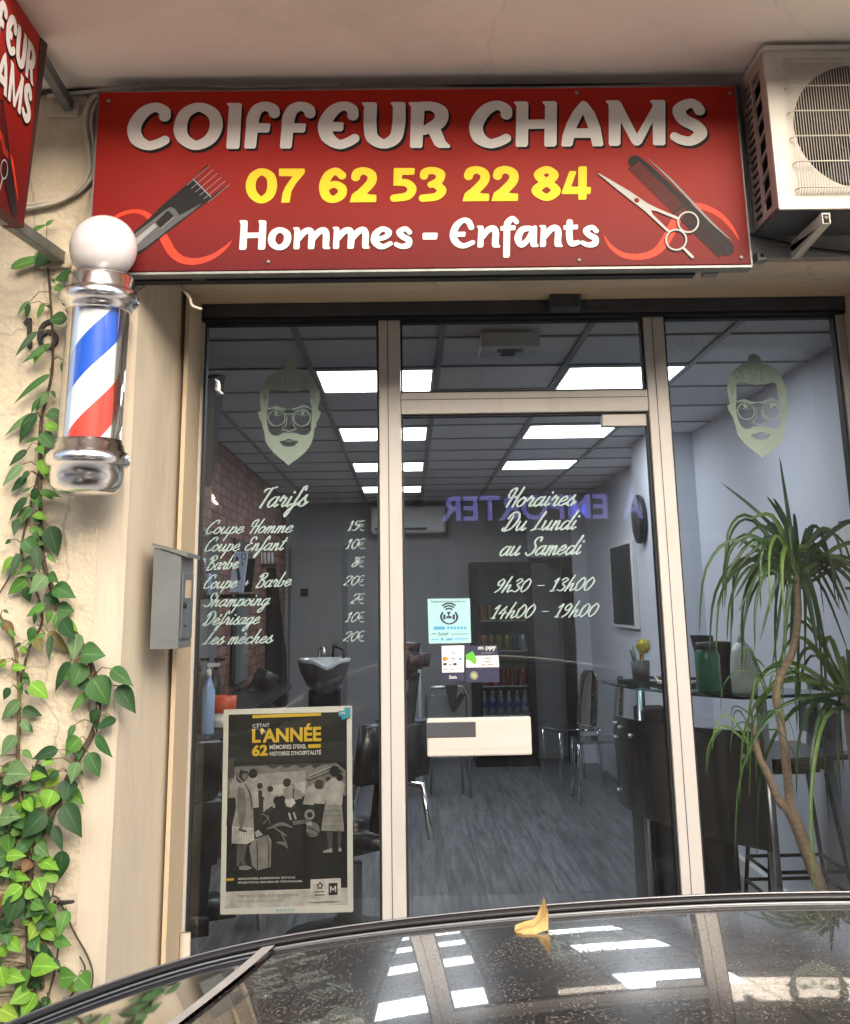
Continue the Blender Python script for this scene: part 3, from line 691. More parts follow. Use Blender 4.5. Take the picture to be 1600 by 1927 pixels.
def name_shapes():
    o = []
    A_ = zone(230, 170, 4, SY); B_ = zone(600, 170, 4, SY); C_ = zone(960, 170, 4, SY)
    Cs = [S([(323, 197), (319, 160), (250, 130), (160, 172), (94, 275), (112, 368), (190, 417), (265, 405), (322, 378)], [84, 80, 72, 92, 100, 98, 72, 72, 70])]
    o += to_plane(Cs, A_)
    o += to_plane([S([(580, 129), (685, 180), (709, 270), (665, 365), (560, 416), (468, 370), (439, 290), (475, 180)], [70, 88, 95, 88, 72, 88, 98, 88], closed=True)], A_)
    o += to_plane([Pg([(783, 100), (800, 97), (880, 97), (897, 103), (902, 118), (885, 425), (876, 440), (862, 443), (795, 443), (785, 430), (805, 130), (802, 120)])], A_)
    Fs = [Pg([(920, 428), (928, 440), (995, 440), (1008, 430), (1028, 250), (1010, 150), (960, 160), (938, 230)]), S([(981, 260), (988, 205), (1020, 145), (1080, 122), (1136, 145), (1147, 174)], [92, 92, 84, 70, 82, 80]),
          Pg([(1000, 250), (1108, 250), (1117, 258), (1110, 310), (1095, 320), (1000, 320)])]
    o += to_plane(Fs, A_) + to_plane(shift(Fs, 268, 0), A_)
    o += to_plane([S([(258, 190), (250, 145), (185, 120), (105, 160), (47, 255), (66, 350), (145, 408), (215, 395), (270, 364)], [82, 80, 70, 90, 98, 98, 72, 72, 70]), Pg([(50, 240), (178, 241), (188, 250), (184, 298), (170, 311), (50, 311)])], B_)
    o += to_plane([S([(389, 150), (387, 270), (405, 360), (490, 405), (575, 360), (602, 260), (606, 150)], [94, 94, 92, 72, 92, 94, 92]),
                   Pg([(325, 95), (345, 92), (420, 92), (436, 100), (440, 115), (436, 170), (342, 170), (343, 125), (328, 105)]), Pg([(540, 95), (560, 90), (638, 90), (652, 100), (654, 118), (652, 170), (560, 170), (557, 120), (543, 105)])], B_)
    o += to_plane([Pg([(675, 97), (690, 90), (800, 90), (788, 290), (780, 425), (770, 436), (698, 436), (686, 425), (695, 130)]), S([(740, 124), (855, 124), (922, 170), (905, 245), (795, 305)], [70, 72, 100, 96, 66]),
                   Pg([(830, 330), (915, 285), (955, 385), (990, 420), (985, 435), (905, 436), (872, 415)])], B_)
    o += to_plane([(k, [a * np.array([.985, 1]) + np.array([1094, -15]) for a in p], q, n) for k, p, q, n in Cs], B_)
    H1 = [Pg([(27, 90), (45, 86), (122, 86), (135, 95), (138, 110), (135, 410), (122, 427), (50, 428), (42, 415), (48, 120), (32, 102)])]
    o += to_plane(H1 + shift(H1, 215, -2) + [Pg([(120, 223), (275, 221), (275, 290), (120, 294)])], C_)
    o += to_plane([Pg([(385, 415), (395, 340), (430, 240), (480, 150), (530, 92), (552, 80), (578, 92), (640, 175), (680, 280), (703, 410), (690, 423), (620, 423), (606, 360), (482, 360), (470, 412), (455, 425), (395, 425)]), Pg([(497, 288), (548, 182), (590, 288)], True)], C_)
    o += to_plane([Pg([(718, 84), (735, 77), (815, 77), (835, 95), (955, 330), (1072, 125), (1070, 102), (1050, 84), (1068, 75), (1150, 75), (1165, 82), (1168, 98), (1168, 405), (1155, 416), (1088, 416), (1075, 405), (1073, 240), (990, 400), (965, 418), (935, 416), (915, 395), (833, 240), (830, 405), (815, 420), (755, 420), (742, 408), (742, 120), (735, 105)])], C_)
    o += to_plane([S([(1425, 152), (1398, 115), (1345, 100), (1272, 150), (1305, 220), (1398, 272), (1434, 325), (1365, 382), (1285, 374), (1238, 350)], [80, 76, 70, 94, 94, 92, 94, 72, 72, 66])], C_)
    return o
nm = name_shapes(); RS = .0013
px = abs(PY(701, 300, SY)[0] - PY(700, 300, SY)[0])
g = G(); stamp(g, shift(nm, 3.6 * px, -4.4 * px, 1.0 * px), RS, onY(SY - .0012), M['signblack']); stamp(g, nm, RS, onY(SY - .0030), M['signwhite'])
g.obj('shop_name', sb)
D_ = zone(450, 300, 4, SY); E_ = zone(800, 300, 4, SY)
two = [S([(878, 133), (892, 102), (945, 88), (998, 118), (990, 180), (895, 275)], [66, 66, 56, 68, 68, 64]), Pg([(833, 322), (850, 265), (880, 240), (990, 266), (1028, 267), (1034, 275), (1032, 318), (1025, 323), (838, 324)])]
three = [S([(1392, 125), (1402, 97), (1460, 85), (1517, 112), (1500, 165), (1445, 191)], [60, 60, 54, 68, 60, 50]), S([(1480, 188), (1526, 232), (1485, 280), (1382, 293)], [56, 68, 60, 56])]
num = to_plane([S([(172, 94), (235, 128), (250, 200), (228, 270), (165, 306), (107, 265), (88, 200), (110, 130)], [54, 68, 72, 68, 54, 68, 72, 68], closed=True),
    Pg([(300, 76), (306, 70), (490, 70), (497, 80), (494, 105), (430, 180), (395, 240), (385, 300), (380, 325), (320, 327), (318, 320), (330, 250), (350, 205), (404, 128), (302, 127)]),
    S([(775, 122), (730, 90), (672, 122), (640, 200), (655, 275), (710, 302), (768, 270), (775, 220), (720, 188), (660, 212)], [62, 55, 68, 72, 68, 54, 66, 66, 52, 50]), *two,
    Pg([(1165, 72), (1172, 66), (1318, 66), (1324, 74), (1318, 116), (1228, 118), (1222, 200), (1162, 198)]), S([(1195, 176), (1265, 180), (1302, 222), (1268, 276), (1166, 293)], [50, 58, 66, 62, 56]), *three], D_)
num += to_plane(shift(two, -551, -8) + shift(two, -333, -9) + [S([(915, 78), (972, 118), (915, 168), (853, 118)], [54, 66, 62, 66], closed=True), S([(915, 180), (985, 236), (915, 287), (838, 236)], [52, 72, 54, 72], closed=True),
    Pg([(1085, 95), (1095, 89), (1132, 89), (1138, 98), (1100, 206), (1160, 206), (1160, 262), (1030, 262), (1030, 245)]), Pg([(1153, 62), (1165, 54), (1210, 52), (1218, 60), (1216, 292), (1208, 304), (1160, 306), (1153, 298)]), Pg([(1150, 208), (1246, 208), (1250, 215), (1245, 255), (1238, 261), (1150, 261)])], E_)
g = G(); stamp(g, num, RS, onY(SY - .0022), M['signyellow']); g.obj('phone_number', sb)
F_ = zone(440, 400, 4, SY); G_ = zone(780, 395, 4, SY)
em = [Pg([(447, 118), (455, 112), (488, 112), (500, 125), (497, 265), (490, 278), (455, 278), (450, 265), (458, 135)]), S([(492, 200), (528, 152), (568, 136), (588, 165), (585, 245)], [36, 48, 46, 50, 50]), Pg([(561, 215), (610, 215), (607, 268), (600, 277), (562, 277), (559, 268)]),
      S([(600, 200), (638, 150), (678, 134), (696, 165), (694, 240)], [36, 48, 46, 50, 48]), Pg([(670, 210), (718, 210), (718, 255), (728, 266), (722, 277), (682, 277), (670, 266)])]
ess = [S([(1324, 150), (1292, 123), (1248, 148), (1272, 182), (1318, 208), (1312, 245), (1265, 256), (1222, 240)], [38, 36, 46, 46, 46, 48, 38, 34])]
st_ = [Pg([(44, 64), (55, 59), (97, 60), (107, 72), (98, 265), (90, 281), (48, 283), (42, 275), (54, 90)]), Pg([(186, 64), (196, 59), (237, 60), (248, 72), (239, 265), (230, 280), (190, 281), (183, 273), (194, 90)]), Pg([(95, 153), (200, 152), (200, 192), (95, 195)]),
       S([(350, 132), (398, 158), (406, 200), (386, 245), (340, 265), (297, 240), (286, 200), (304, 155)], [40, 52, 54, 52, 40, 52, 54, 52], closed=True), *em, *shift(em, 297, -3),
       S([(1075, 205), (1145, 184), (1168, 150), (1122, 124), (1072, 160), (1060, 212), (1092, 250), (1130, 257), (1180, 234)], [36, 38, 46, 38, 52, 54, 48, 38, 34]), *ess, Pg([(1422, 160), (1430, 154), (1530, 153), (1536, 162), (1530, 200), (1522, 205), (1428, 205), (1421, 198)])]
en = [Pg([(468, 127), (478, 120), (512, 120), (522, 132), (520, 270), (512, 284), (478, 285), (474, 272), (482, 142)]), S([(515, 205), (553, 155), (592, 140), (612, 170), (608, 245)], [36, 46, 46, 50, 48]), Pg([(584, 215), (634, 215), (636, 262), (648, 275), (640, 285), (596, 285), (584, 272)])]
sub = to_plane(st_, F_) + to_plane([S([(428, 132), (408, 92), (368, 80), (316, 122), (293, 192), (316, 247), (370, 272), (440, 246)], [44, 46, 38, 50, 54, 52, 40, 34]), Pg([(300, 167), (380, 166), (387, 174), (380, 204), (300, 205)]), *en, *shift(en, 470, -4),
    Pg([(672, 110), (722, 110), (718, 345), (710, 360), (674, 362), (668, 352)]), S([(697, 150), (702, 100), (738, 66), (768, 92)], [50, 50, 38, 38]), Pg([(648, 124), (756, 117), (763, 125), (758, 154), (648, 158)]),
    S([(868, 140), (810, 152), (780, 215), (805, 264), (855, 225), (892, 160)], [40, 48, 54, 44, 40, 46]), Pg([(872, 128), (915, 118), (923, 130), (922, 252), (935, 270), (928, 281), (885, 282), (872, 262)]),
    S([(1169, 95), (1166, 200), (1183, 254), (1232, 246)], [48, 50, 46, 36]), Pg([(1122, 118), (1228, 112), (1232, 120), (1228, 148), (1122, 152)]), *shift(ess, 44, 9)], G_)
g = G(); stamp(g, shift(sub, .5 * px, -.8 * px, .9 * px), RS, onY(SY - .0012), M['signblack']); stamp(g, sub, RS, onY(SY - .0030), M['signwhite']); g.obj('lettering', sb)
# printed clippers, comb, scissors, swooshes
M['pblack'] = mat('printblack', (0.012, 0.012, 0.013), 0.5, spec=.15); M['pgrey'] = mat('printgrey', (0.10, 0.105, 0.11), 0.5, spec=.15); M['plight'] = mat('printlight', (0.30, 0.30, 0.30), 0.5, spec=.15); M['psilver'] = mat('printsilver', (0.42, 0.42, 0.40), 0.5, spec=.15)
I_ = zone(200, 300, 6.154, SY); H_ = zone(1100, 280, 5, SY)
g = G()
stamp(g, to_plane([S([(60, 720), (150, 645), (320, 600), (470, 640), (600, 790), (690, 950), (770, 1080), (880, 1160), (1040, 1180), (1220, 1130), (1370, 1030), (1455, 940)], [10, 45, 45, 60, 85, 100, 95, 85, 75, 60, 40, 4])], I_), RS, onY(SY - .0006), M['swoosh'])
stamp(g, to_plane([S([(185, 815), (250, 920), (370, 1000), (520, 1015), (660, 975), (760, 870), (830, 740), (900, 620), (1020, 545), (1130, 550), (1270, 620), (1380, 730), (1455, 855)], [4, 35, 50, 58, 66, 84, 90, 80, 60, 55, 48, 34, 4])], H_), RS, onY(SY - .0006), M['swoosh'])
g.obj('swoosh', sb)
g = G()
stamp(g, to_plane([Pg([(230, 1000), (330, 835), (560, 620), (660, 520), (1010, 225), (1170, 68), (1195, 75), (1030, 225), (1215, 430), (1395, 305), (1390, 325), (1215, 465), (1050, 580), (860, 730), (640, 905), (470, 1040), (380, 1105), (250, 1150)])], I_), RS, onY(SY - .0014), M['pblack'])
stamp(g, to_plane([Pg([(240, 1000), (345, 850), (690, 585), (745, 552), (800, 575), (850, 650), (960, 590), (1120, 500), (1010, 600), (860, 705), (640, 880), (470, 1010), (385, 1060), (260, 1130)]), Pg([(575, 730), (700, 605), (725, 598), (785, 655), (775, 680), (645, 790), (620, 790)], True)], I_), RS, onY(SY - .0022), M['pgrey'])
stamp(g, to_plane([Pg([(260, 1010), (360, 905), (560, 740), (590, 780), (430, 920), (300, 1050)])], I_), RS, onY(SY - .0028), M['plight'])
stamp(g, to_plane([S([(1012, 232), (1212, 435)], 14, smooth=False), S([(640, 795), (785, 668)], 7, smooth=False)] + [S([(940 + i * 48, 300 + i * 40), (1195 + i * 46, 78 + i * 44)], 6, smooth=False) for i in range(6)], I_), .0009, onY(SY - .0030), M['plight'])
g.obj('clipper_print', sb)
g = G()
comb = [S([(480, 125), (640, 245), (900, 490), (1100, 700), (1330, 935)], [130, 110, 110, 120, 150]), Pg([(410, 190), (560, 110), (1340, 900), (1270, 1030), (1060, 830)])]
for i in range(25):
    x, y = 425 + i * 16.6, 210 + i * 16; comb.append(S([(x, y), (x + 92, y - 85)], 8, smooth=False, neg=True))
for i in range(48):
    x, y = 850 + i * 8.6, 620 + i * 8.6; comb.append(S([(x - 12, y + 12), (x + 85 - i * .2, y - 72 + i * .2)], 2.6, smooth=False, neg=True))
stamp(g, to_plane(comb, H_), .0008, onY(SY - .0016), M['pblack'])
stamp(g, to_plane([S([(590, 90), (800, 280), (1000, 490), (1200, 700), (1380, 860)], [4, 22, 22, 22, 6])], H_), RS, onY(SY - .0022), mat('combsheen', (0.03, 0.032, 0.035), .4))
g.obj('comb_print', sb)
g = G()
sc = [Pg([(120, 232), (150, 240), (430, 405), (590, 515), (690, 565), (880, 645), (875, 670), (680, 590), (625, 580), (640, 620), (800, 775), (780, 785), (570, 590), (440, 490), (300, 380)])]
for cx_, cy_, rx, ry in ((975, 692, 95, 95), (862, 858, 95, 95)):
    sc.append(S([(cx_ + rx * math.cos(a), cy_ + ry * math.sin(a)) for a in np.linspace(0, 2 * math.pi, 17)[:-1]], 15, closed=True))
sc.append(S([(935, 940), (1015, 1020)], [22, 26], smooth=False)); sc.append(disc((490, 488), 24, True))
P_ = to_plane(sc, H_)
stamp(g, shift(P_, -.0006, -.002, .0016), RS * .8, onY(SY - .0026), M['pblack']); stamp(g, P_, RS * .8, onY(SY - .0036), M['psilver'])
g.obj('scissors_print', sb)

# ------------------------------------------------------------------ projecting sign on the left
FX = -1.0
fs = thing('projecting_sign', 'red sign jutting out from the wall on two steel bars', 'sign', (FX, -1.3, 2.9))
yf = -0.955; zt, zb2 = 3.160, 2.600
g = G()
t = np.array(PX(82, 77, FX)); bt = np.array(PX(47, 432, FX))
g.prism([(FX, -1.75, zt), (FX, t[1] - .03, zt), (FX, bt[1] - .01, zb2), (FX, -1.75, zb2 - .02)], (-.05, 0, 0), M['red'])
g.obj('panel', fs)
g = G(); g.prism([(FX + .002, t[1] - .028, zt), (FX + .012, t[1], zt - .006), (FX - .005, bt[1] + .002, zb2 + .004), (FX - .006, bt[1] - .008, zb2)], (-.05, .004, 0), mat('signedge', (0.05, 0.012, 0.012), .5)); g.obj('edge_flap', fs)
def flagY(zx, zy):
    p = PX(zx / 3.705, zy / 3.705, FX); return (p[1], p[2])
onF = lambda d: (lambda u, v: (FX + d, u, v))
# two lines: the first word's shapes then the second word's, taken from the main board's artwork
_cut = PY(868, 230, SY)[0]
k1 = [s for s in nm if np.mean([a[0] for a in s[1]]) < _cut]; k2 = [s for s in nm if np.mean([a[0] for a in s[1]]) >= _cut]
def relay(shapes, y_end, ztop, zbot, ratio):
    A = np.array([a for k, p, q, n in shapes for a in p]); lo, hi = A.min(0), A.max(0); s = (ztop - zbot) / (hi[1] - lo[1])
    sx_ = s * ratio
    return [(k, [np.array([y_end - (hi[0] - a[0]) * sx_, zbot + (a[1] - lo[1]) * s]) for a in p], [b * s for b in q] if q else None, n) for k, p, q, n in shapes]
r1 = relay(k1, yf - .05, 3.105, 2.995, .78); r2 = relay(k2, yf - .065, 2.985, 2.875, .78)
g = G()
for rr in (r1, r2):
    stamp(g, shift(rr, .004, -.005, .002), .0016, onF(.0012), M['signblack']); stamp(g, rr, .0016, onF(.003), M['signwhite'])
g.obj('shop_name', fs)
g = G()
cb = [Pg([flagY(0, 690), flagY(20, 700), flagY(118, 1480), flagY(100, 1515), flagY(80, 1500), flagY(0, 1150)])]
for i in range(22): cb.append(S([flagY(-10, 730 + i * 24), flagY(24 + i * 1.6, 722 + i * 19)], .004, smooth=False, neg=True))
stamp(g, cb, .0014, onF(.0016), M['pblack'])
stamp(g, [S([flagY(-30, 900), flagY(10, 960), flagY(30, 1050), flagY(80, 1120), flagY(110, 1300), flagY(125, 1400)], [.02, .022, .02, .016, .01, .002])], .0016, onF(.0008), M['swoosh'])
ring = [np.array(flagY(22 + 24 * math.cos(a), 1180 + 65 * math.sin(a))) for a in np.linspace(0, 2 * math.pi, 15)[:-1]]
stamp(g, [S(ring, .0035, closed=True), S([flagY(12, 1240), flagY(-12, 1330)], .006, smooth=False)], .0009, onF(.0026), M['psilver'])
g.obj('comb_and_scissors_print', fs)
for (pa, pb) in ((PX(78, 112, FX - .032), PY(133, 205, WY)), (PX(50, 440, FX - .032), PY(118, 487, WY))):
    a, b = np.array(pa), np.array(pb); d = (b - a) / np.linalg.norm(b - a); a = a - d * .6
    s = np.cross(d, (0, 0, 1)); s /= np.linalg.norm(s); q = np.cross(s, d)
    h, w_, tt = .034, .026, .004
    g = G()
    def bar(u0, u1, v0, v1):
        vs = [e_ + s * u + q * v for e_ in (a, b) for u, v in ((u0, v0), (u1, v0), (u1, v1), (u0, v1))]
        g.add(vs, [(0, 1, 2, 3), (7, 6, 5, 4), (0, 4, 5, 1), (1, 5, 6, 2), (2, 6, 7, 3), (3, 7, 4, 0)], M['galv'])
    bar(-w_ / 2, w_ / 2, -h / 2, -h / 2 + tt); bar(-w_ / 2, -w_ / 2 + tt, -h / 2 + .0001, h / 2); bar(w_ / 2 - tt, w_ / 2, -h / 2 + .0001, h / 2)
    g.obj('steel_bar', fs)
for pb in (PY(133, 208, WY), PY(118, 490, WY)):
    g = G(); g.box(pb[0] - .065, pb[0] + .03, WY - .018, WY - .004, pb[2] - .028, pb[2] + .02, M['plaster'], .006); g.obj('mounting_plate', fs)

# ------------------------------------------------------------------ air conditioner
M['accase'] = mat('accase', (0.58, 0.55, 0.48), 0.5, var=0.22, scale=3, stretch=(1, 1, 2))
M['acpink'] = mat('acpink', (0.45, 0.34, 0.29), 0.55, var=0.2, scale=4)
AF, AB = -.875, -.64
a0, a1 = PY(1432, 100, AF), PY(1472, 392, AF); ax0 = (a0[0] + a1[0]) / 2; az1 = SOF - .028; az0 = a1[2] - .002; ax1 = ax0 + .78
acu = thing('air_conditioner', 'weathered white outdoor air conditioner unit bolted up under the canopy', 'air conditioner', ((ax0 + ax1) / 2, (AF + AB) / 2, az0))
fc = PY(1622, 252, AF); R0 = .190; fcx, fcz = fc[0], (az0 + az1) / 2 + .005
g = G()
# front sheet with a round opening, cut from the outline
sh = [Pg([(ax0, az0), (ax1, az0), (ax1, az1), (ax0, az1)]), disc((fcx, fcz), R0, True)]
stamp(g, sh, .006, onY(AF), M['accase'], thick=.012, tv=(0, 1, 0))
g.box(ax0 - .006, ax1 + .006, AF - .012, AB, az1 + .0005, az1 + .016, M['accase'], .006)
g.box(ax0 + .002, ax1, AF + .013, AB, az0 - .002, az0 + .010, M['darkmetal'])
g.box(ax1 - .012, ax1, AF + .013, AB, az0 + .011, az1, M['accase'])
g.box(ax0 + .02, ax1 - .013, AB - .012, AB, az0 + .011, az1, M['black'])
g.obj('casing', acu)
g = G()    # left side louvres
g.box(ax0, ax0 + .01, AF + .0125, AF + .055, az0 + .011, az1, M['acpink']); g.box(ax0, ax0 + .01, AB - .02, AB, az0 + .011, az1, M['acpink'])
g.box(ax0 - .001, ax0 + .008, (AF + AB) / 2 + .010, (AF + AB) / 2 + .024, az0 + .011, az1, M['acpink'])
g.box(ax0 + .0002, ax0 + .009, AF + .055, AB - .02, az0 + .011, az0 + .03, M['acpink']); g.box(ax0 + .0002, ax0 + .009, AF + .055, AB - .02, az1 - .03, az1, M['acpink'])
ym = (AF + AB) / 2 + .010
for i in range(8):
    z = az0 + .075 + i * .058; g.prism([(ax0 + .001, AF + .053, z + .012), (ax0 + .001, ym, z - .01), (ax0 + .001, ym, z - .002), (ax0 + .001, AF + .053, z + .020)], (.006, 0, 0), M['acpink'])
for i in range(19):
    z = az0 + .045 + i * .0255; g.prism([(ax0 + .001, ym + .014, z + .006), (ax0 + .001, AB - .02, z - .003), (ax0 + .001, AB - .02, z + .006), (ax0 + .001, ym + .014, z + .015)], (.006, 0, 0), M['acpink'])
g.box(ax0 + .03, ax0 + .035, AF + .02, AB - .02, az0 + .012, az1 - .002, M['black'])
g.obj('side_louvre', acu)
g = G(); gxl = ax0 + .054
for i in range(80):
    x = gxl + i * .0078
    if x > fcx + .235: break
    g.tube([(x, AF - .004, az1 - .026), (x, AF - .022, az1 - .034), (x, AF - .022, az0 + .05), (x, AF - .004, az0 + .04)], .00115, M['accase'], 5)
for k in range(6):
    z = az1 - .045 - k * ((az1 - az0 - .10) / 5); g.tube([(gxl - .004, AF - .003, z), (gxl + .005, AF - .0245, z), (fcx + .23, AF - .0245, z)], .0022, M['accase'], 5)
g.obj('fan_grille', acu)
g = G()
g.lathe([(R0, 0), (R0 - .004, .06), (R0 - .01, .09)], (fcx, AF + .006, fcz), M['black'], 48, (0, 1, 0), caps=False)
g.lathe([(R0 + .01, 0), (.001, .001)], (fcx, AF + .10, fcz), M['black'], 32, (0, 1, 0))
g.obj('fan_duct', acu)
g = G(); g.lathe([(.045, .0), (.045, .05), (.03, .06)], (fcx, AF + .03, fcz), M['black'], 20, (0, 1, 0))
for k in range(3):
    a = k * 2.094 + .4; pts = []
    for r_, da, dy in ((.04, -.3, .05), (.165, -.55, .075), (.17, .35, .035), (.045, .25, .03)):
        pts.append((fcx + r_ * math.cos(a + da), AF + dy, fcz + r_ * math.sin(a + da)))
    g.prism(pts, (0, .003, 0), M['black'])
g.obj('fan', acu)
def bracket(x):
    g = G(); zt_ = az0 - .012; w_ = .020
    p = [(x, WY - .004, zt_ - .004), (x, AF - .01, zt_ - .004), (x, AF - .01, zt_ - .034), (x, WY - .022, zt_ - .034)]
    g.prism(p, (.003, 0, 0), M['accase']); g.prism([(a + w_, b, c_) for a, b, c_ in p], (.003, 0, 0), M['accase'])
    g.box(x + .0031, x + w_ - .0001, AF - .01, WY - .004, zt_ - .0078, zt_ - .004, M['accase'])
    g.box(x - .002, x + w_ + .005, WY - .009, WY - .0045, zb + .005, zt_, M['accase'])
    q = [(x, AF + .02, zt_ - .0345), (x, AF - .008, zt_ - .0345), (x, WY - .012, zb + .004), (x, WY - .012, zb + .045)]
    g.prism(q, (.003, 0, 0), M['accase']); g.prism([(a + w_, b, c_) for a, b, c_ in q], (.003, 0, 0), M['accase'])
    g.prism([(x + .0031, AF - .0075, zt_ - .035), (x + .0031, WY - .012, zb + .007), (x + .0031, WY - .012, zb + .010), (x + .0031, AF - .006, zt_ - .033)], (w_ - .0032, 0, 0), M['accase'])
    g.lathe([(.006, 0), (.006, -.005)], (x + w_ / 2, AF - .009, zt_ - .019), M['galv'], 10, (0, 1, 0))
    g.tube([(x + w_ / 2, AF + .03, zt_ - .003), (x + w_ / 2, AF + .03, az0 - .003)], .005, M['galv'])
    return g.obj('bracket', acu)
bx = float(PY(1553, 410, AF)[0]); bracket(bx - .012); bracket(ax1 - .12)
g = G(); cpts = [PY(1410, 440, WY - .02), PY(1465, 455, WY - .02), PY(1540, 470, WY - .012), PY(1640, 478, WY - .012), PY(1760, 470, WY - .012)]
g.tube(smoothpts(cpts, [1] * 5)[0], .0055, M['darkcable']); tag(g.obj('power_cable', None, cpts[0]), 'black cable running along the wall below the air conditioner', 'cable')
g = G(); p = PY(1424, 490, WY); g.box(p[0] - .012, p[0] + .016, WY - .05, WY - .004, p[2] - .014, p[2] + .014, M['galv'], .002); g.ball((p[0] + .002, WY - .051, p[2]), .006, M['black'], 8)
tag(g.obj('wall_clamp', None, p), 'small steel clamp on the wall at the signboard corner', 'clamp')

# ------------------------------------------------------------------ barber pole
PYY = -.76
tp = PY(195, 465, PYY); b_ = PY(164, 905, PYY)
pxm = 1 / (FPX / float(ROT[1] @ np.array([0, 0, 1.0]) and (PYY + CAMD)))
axx, axz0, axz1 = (tp[0] + b_[0]) / 2, 0, 0
def zof(y, x=180): return float(PY(x, y, PYY)[2])
def rof(w): return w * abs(float(PY(181, 700, PYY)[0] - PY(180, 700, PYY)[0])) / 2 * .985
bp = thing('barber_pole', 'red, white and blue barber pole with chrome caps under a white globe', 'barber pole', (tp[0], PYY, zof(930)))
tx, bx_ = float(tp[0]), float(PY(163, 900, PYY)[0])
def cx_at(z): return bx_ + (tx - bx_) * (z - zof(900)) / (zof(465) - zof(900))
axd = Vector((tx - bx_, 0, zof(465) - zof(900))).normalized()
M['globe'] = mat('globe', (0.86, 0.83, 0.84), 0.22, var=0.22, scale=4, coat=0.6)
g = G(); zg = zof(467); g.ball((cx_at(zg), PYY, zg), rof(131), M['globe'], 40); g.obj('globe', bp)
zc = zof(585); org = (cx_at(zc), PYY, zc)
def h(y): return (zof(y) - zc) / axd.z
g = G(); g.lathe([(.01, h(521)), (rof(120), h(521)), (rof(128), h(526)), (rof(131), h(547)), (rof(134), h(550)), (rof(144), h(551)), (rof(150), h(557)), (rof(150), h(568)), (rof(142), h(574)), (rof(130), h(575)), (rof(130), h(580)), (rof(126), h(582)), (rof(126), h(587)), (rof(118), h(588)), (.01, h(589))], org, M['chrome'], 48, axd); g.obj('top_cap', bp)
g = G(); g.lathe([(.02, h(828)), (rof(122), h(829)), (rof(124), h(836)), (rof(130), h(838)), (rof(134), h(850)), (rof(148), h(853)), (rof(154), h(862)), (rof(154), h(872)), (rof(148), h(878)), (rof(134), h(879)), (rof(134), h(900)), (rof(128), h(915)), (rof(110), h(927)), (rof(70), h(932)), (.002, h(934))], org, M['chrome'], 48, axd); g.obj('bottom_cap', bp)
g = G(); g.lathe([(rof(118), h(589)), (rof(118), h(828.5))], org, glassmat('tubeglass', (0.97, 0.975, 0.98), .8, 0.012), 48, axd)
g.f = [q for q in g.f if len(q) == 4]; g.m = g.m[:len(g.f)]; g.sm = g.sm[:len(g.f)]
g.obj('glass_tube', bp)
def stripe_mat():
    m = bpy.data.materials.new('stripes'); m.use_nodes = True
    n = m.node_tree.nodes; l = m.node_tree.links; b = n['Principled BSDF']; b.inputs['Roughness'].default_value = 0.4
    uv = n.new('ShaderNodeUVMap'); sx = n.new('ShaderNodeSeparateXYZ'); l.new(uv.outputs[0], sx.inputs[0])
    fr = n.new('ShaderNodeMath'); fr.operation = 'FRACT'; l.new(sx.outputs['X'], fr.inputs[0])
    rp = n.new('ShaderNodeValToRGB'); rp.color_ramp.interpolation = 'CONSTANT'
    els = rp.color_ramp.elements; els[0].position = 0; els[0].color = (0.76, 0.82, 0.82, 1); els[1].position = .25; els[1].color = (0.80, 0.06, 0.035, 1)
    e1 = els.new(.5); e1.color = (0.76, 0.82, 0.82, 1); e2 = els.new(.75); e2.color = (0.006, 0.10, 0.62, 1)
    l.new(fr.outputs[0], rp.inputs[0]); l.new(rp.outputs[0], b.inputs['Base Color']); return m
M['stripes'] = stripe_mat()
NS, NH = 64, 30; r_in = rof(95); g = G(); vs = []; fs_ = []; uvs = []
s_, q_ = axd.orthogonal().normalized(), None
ex = Vector((1, 0, 0)); ex = (ex - axd * ex.dot(axd)).normalized(); ey = axd.cross(ex)
h0_, h1_ = h(828), h(589); pitch = zof(550) - zof(860)
for j in range(NH + 1):
    hh = h0_ + (h1_ - h0_) * j / NH
    for k in range(NS + 1):
        a = 2 * math.pi * k / NS; vs.append(Vector(org) + axd * hh + ex * (r_in * math.cos(a)) + ey * (r_in * math.sin(a)))
fs_ = [(j * (NS + 1) + k, j * (NS + 1) + k + 1, (j + 1) * (NS + 1) + k + 1, (j + 1) * (NS + 1) + k) for j in range(NH) for k in range(NS)]
g.add(vs, fs_, M['stripes'], True); so = g.obj('striped_cylinder', bp)
uvl = so.data.uv_layers.new(name='UVMap')
def uvof(j, k): return ((h0_ + (h1_ - h0_) * j / NH) / pitch - k / NS * 1.0 * STW + STO)
STW, STO = 1.0, -0.11
for f_i, f in enumerate(so.data.polygons):
    for li, vi in zip(f.loop_indices, f.vertices): uvl.data[li].uv = (uvof(vi // (NS + 1), vi % (NS + 1)), 0)
for yy in (560, 868):
    g = G(); z = zof(yy); g.box(cx_at(z) - .02, cx_at(z) + .02, PYY + .05, WY - .004, z - .010, z + .010, M['galv'], .003); g.obj('wall_bracket', bp)

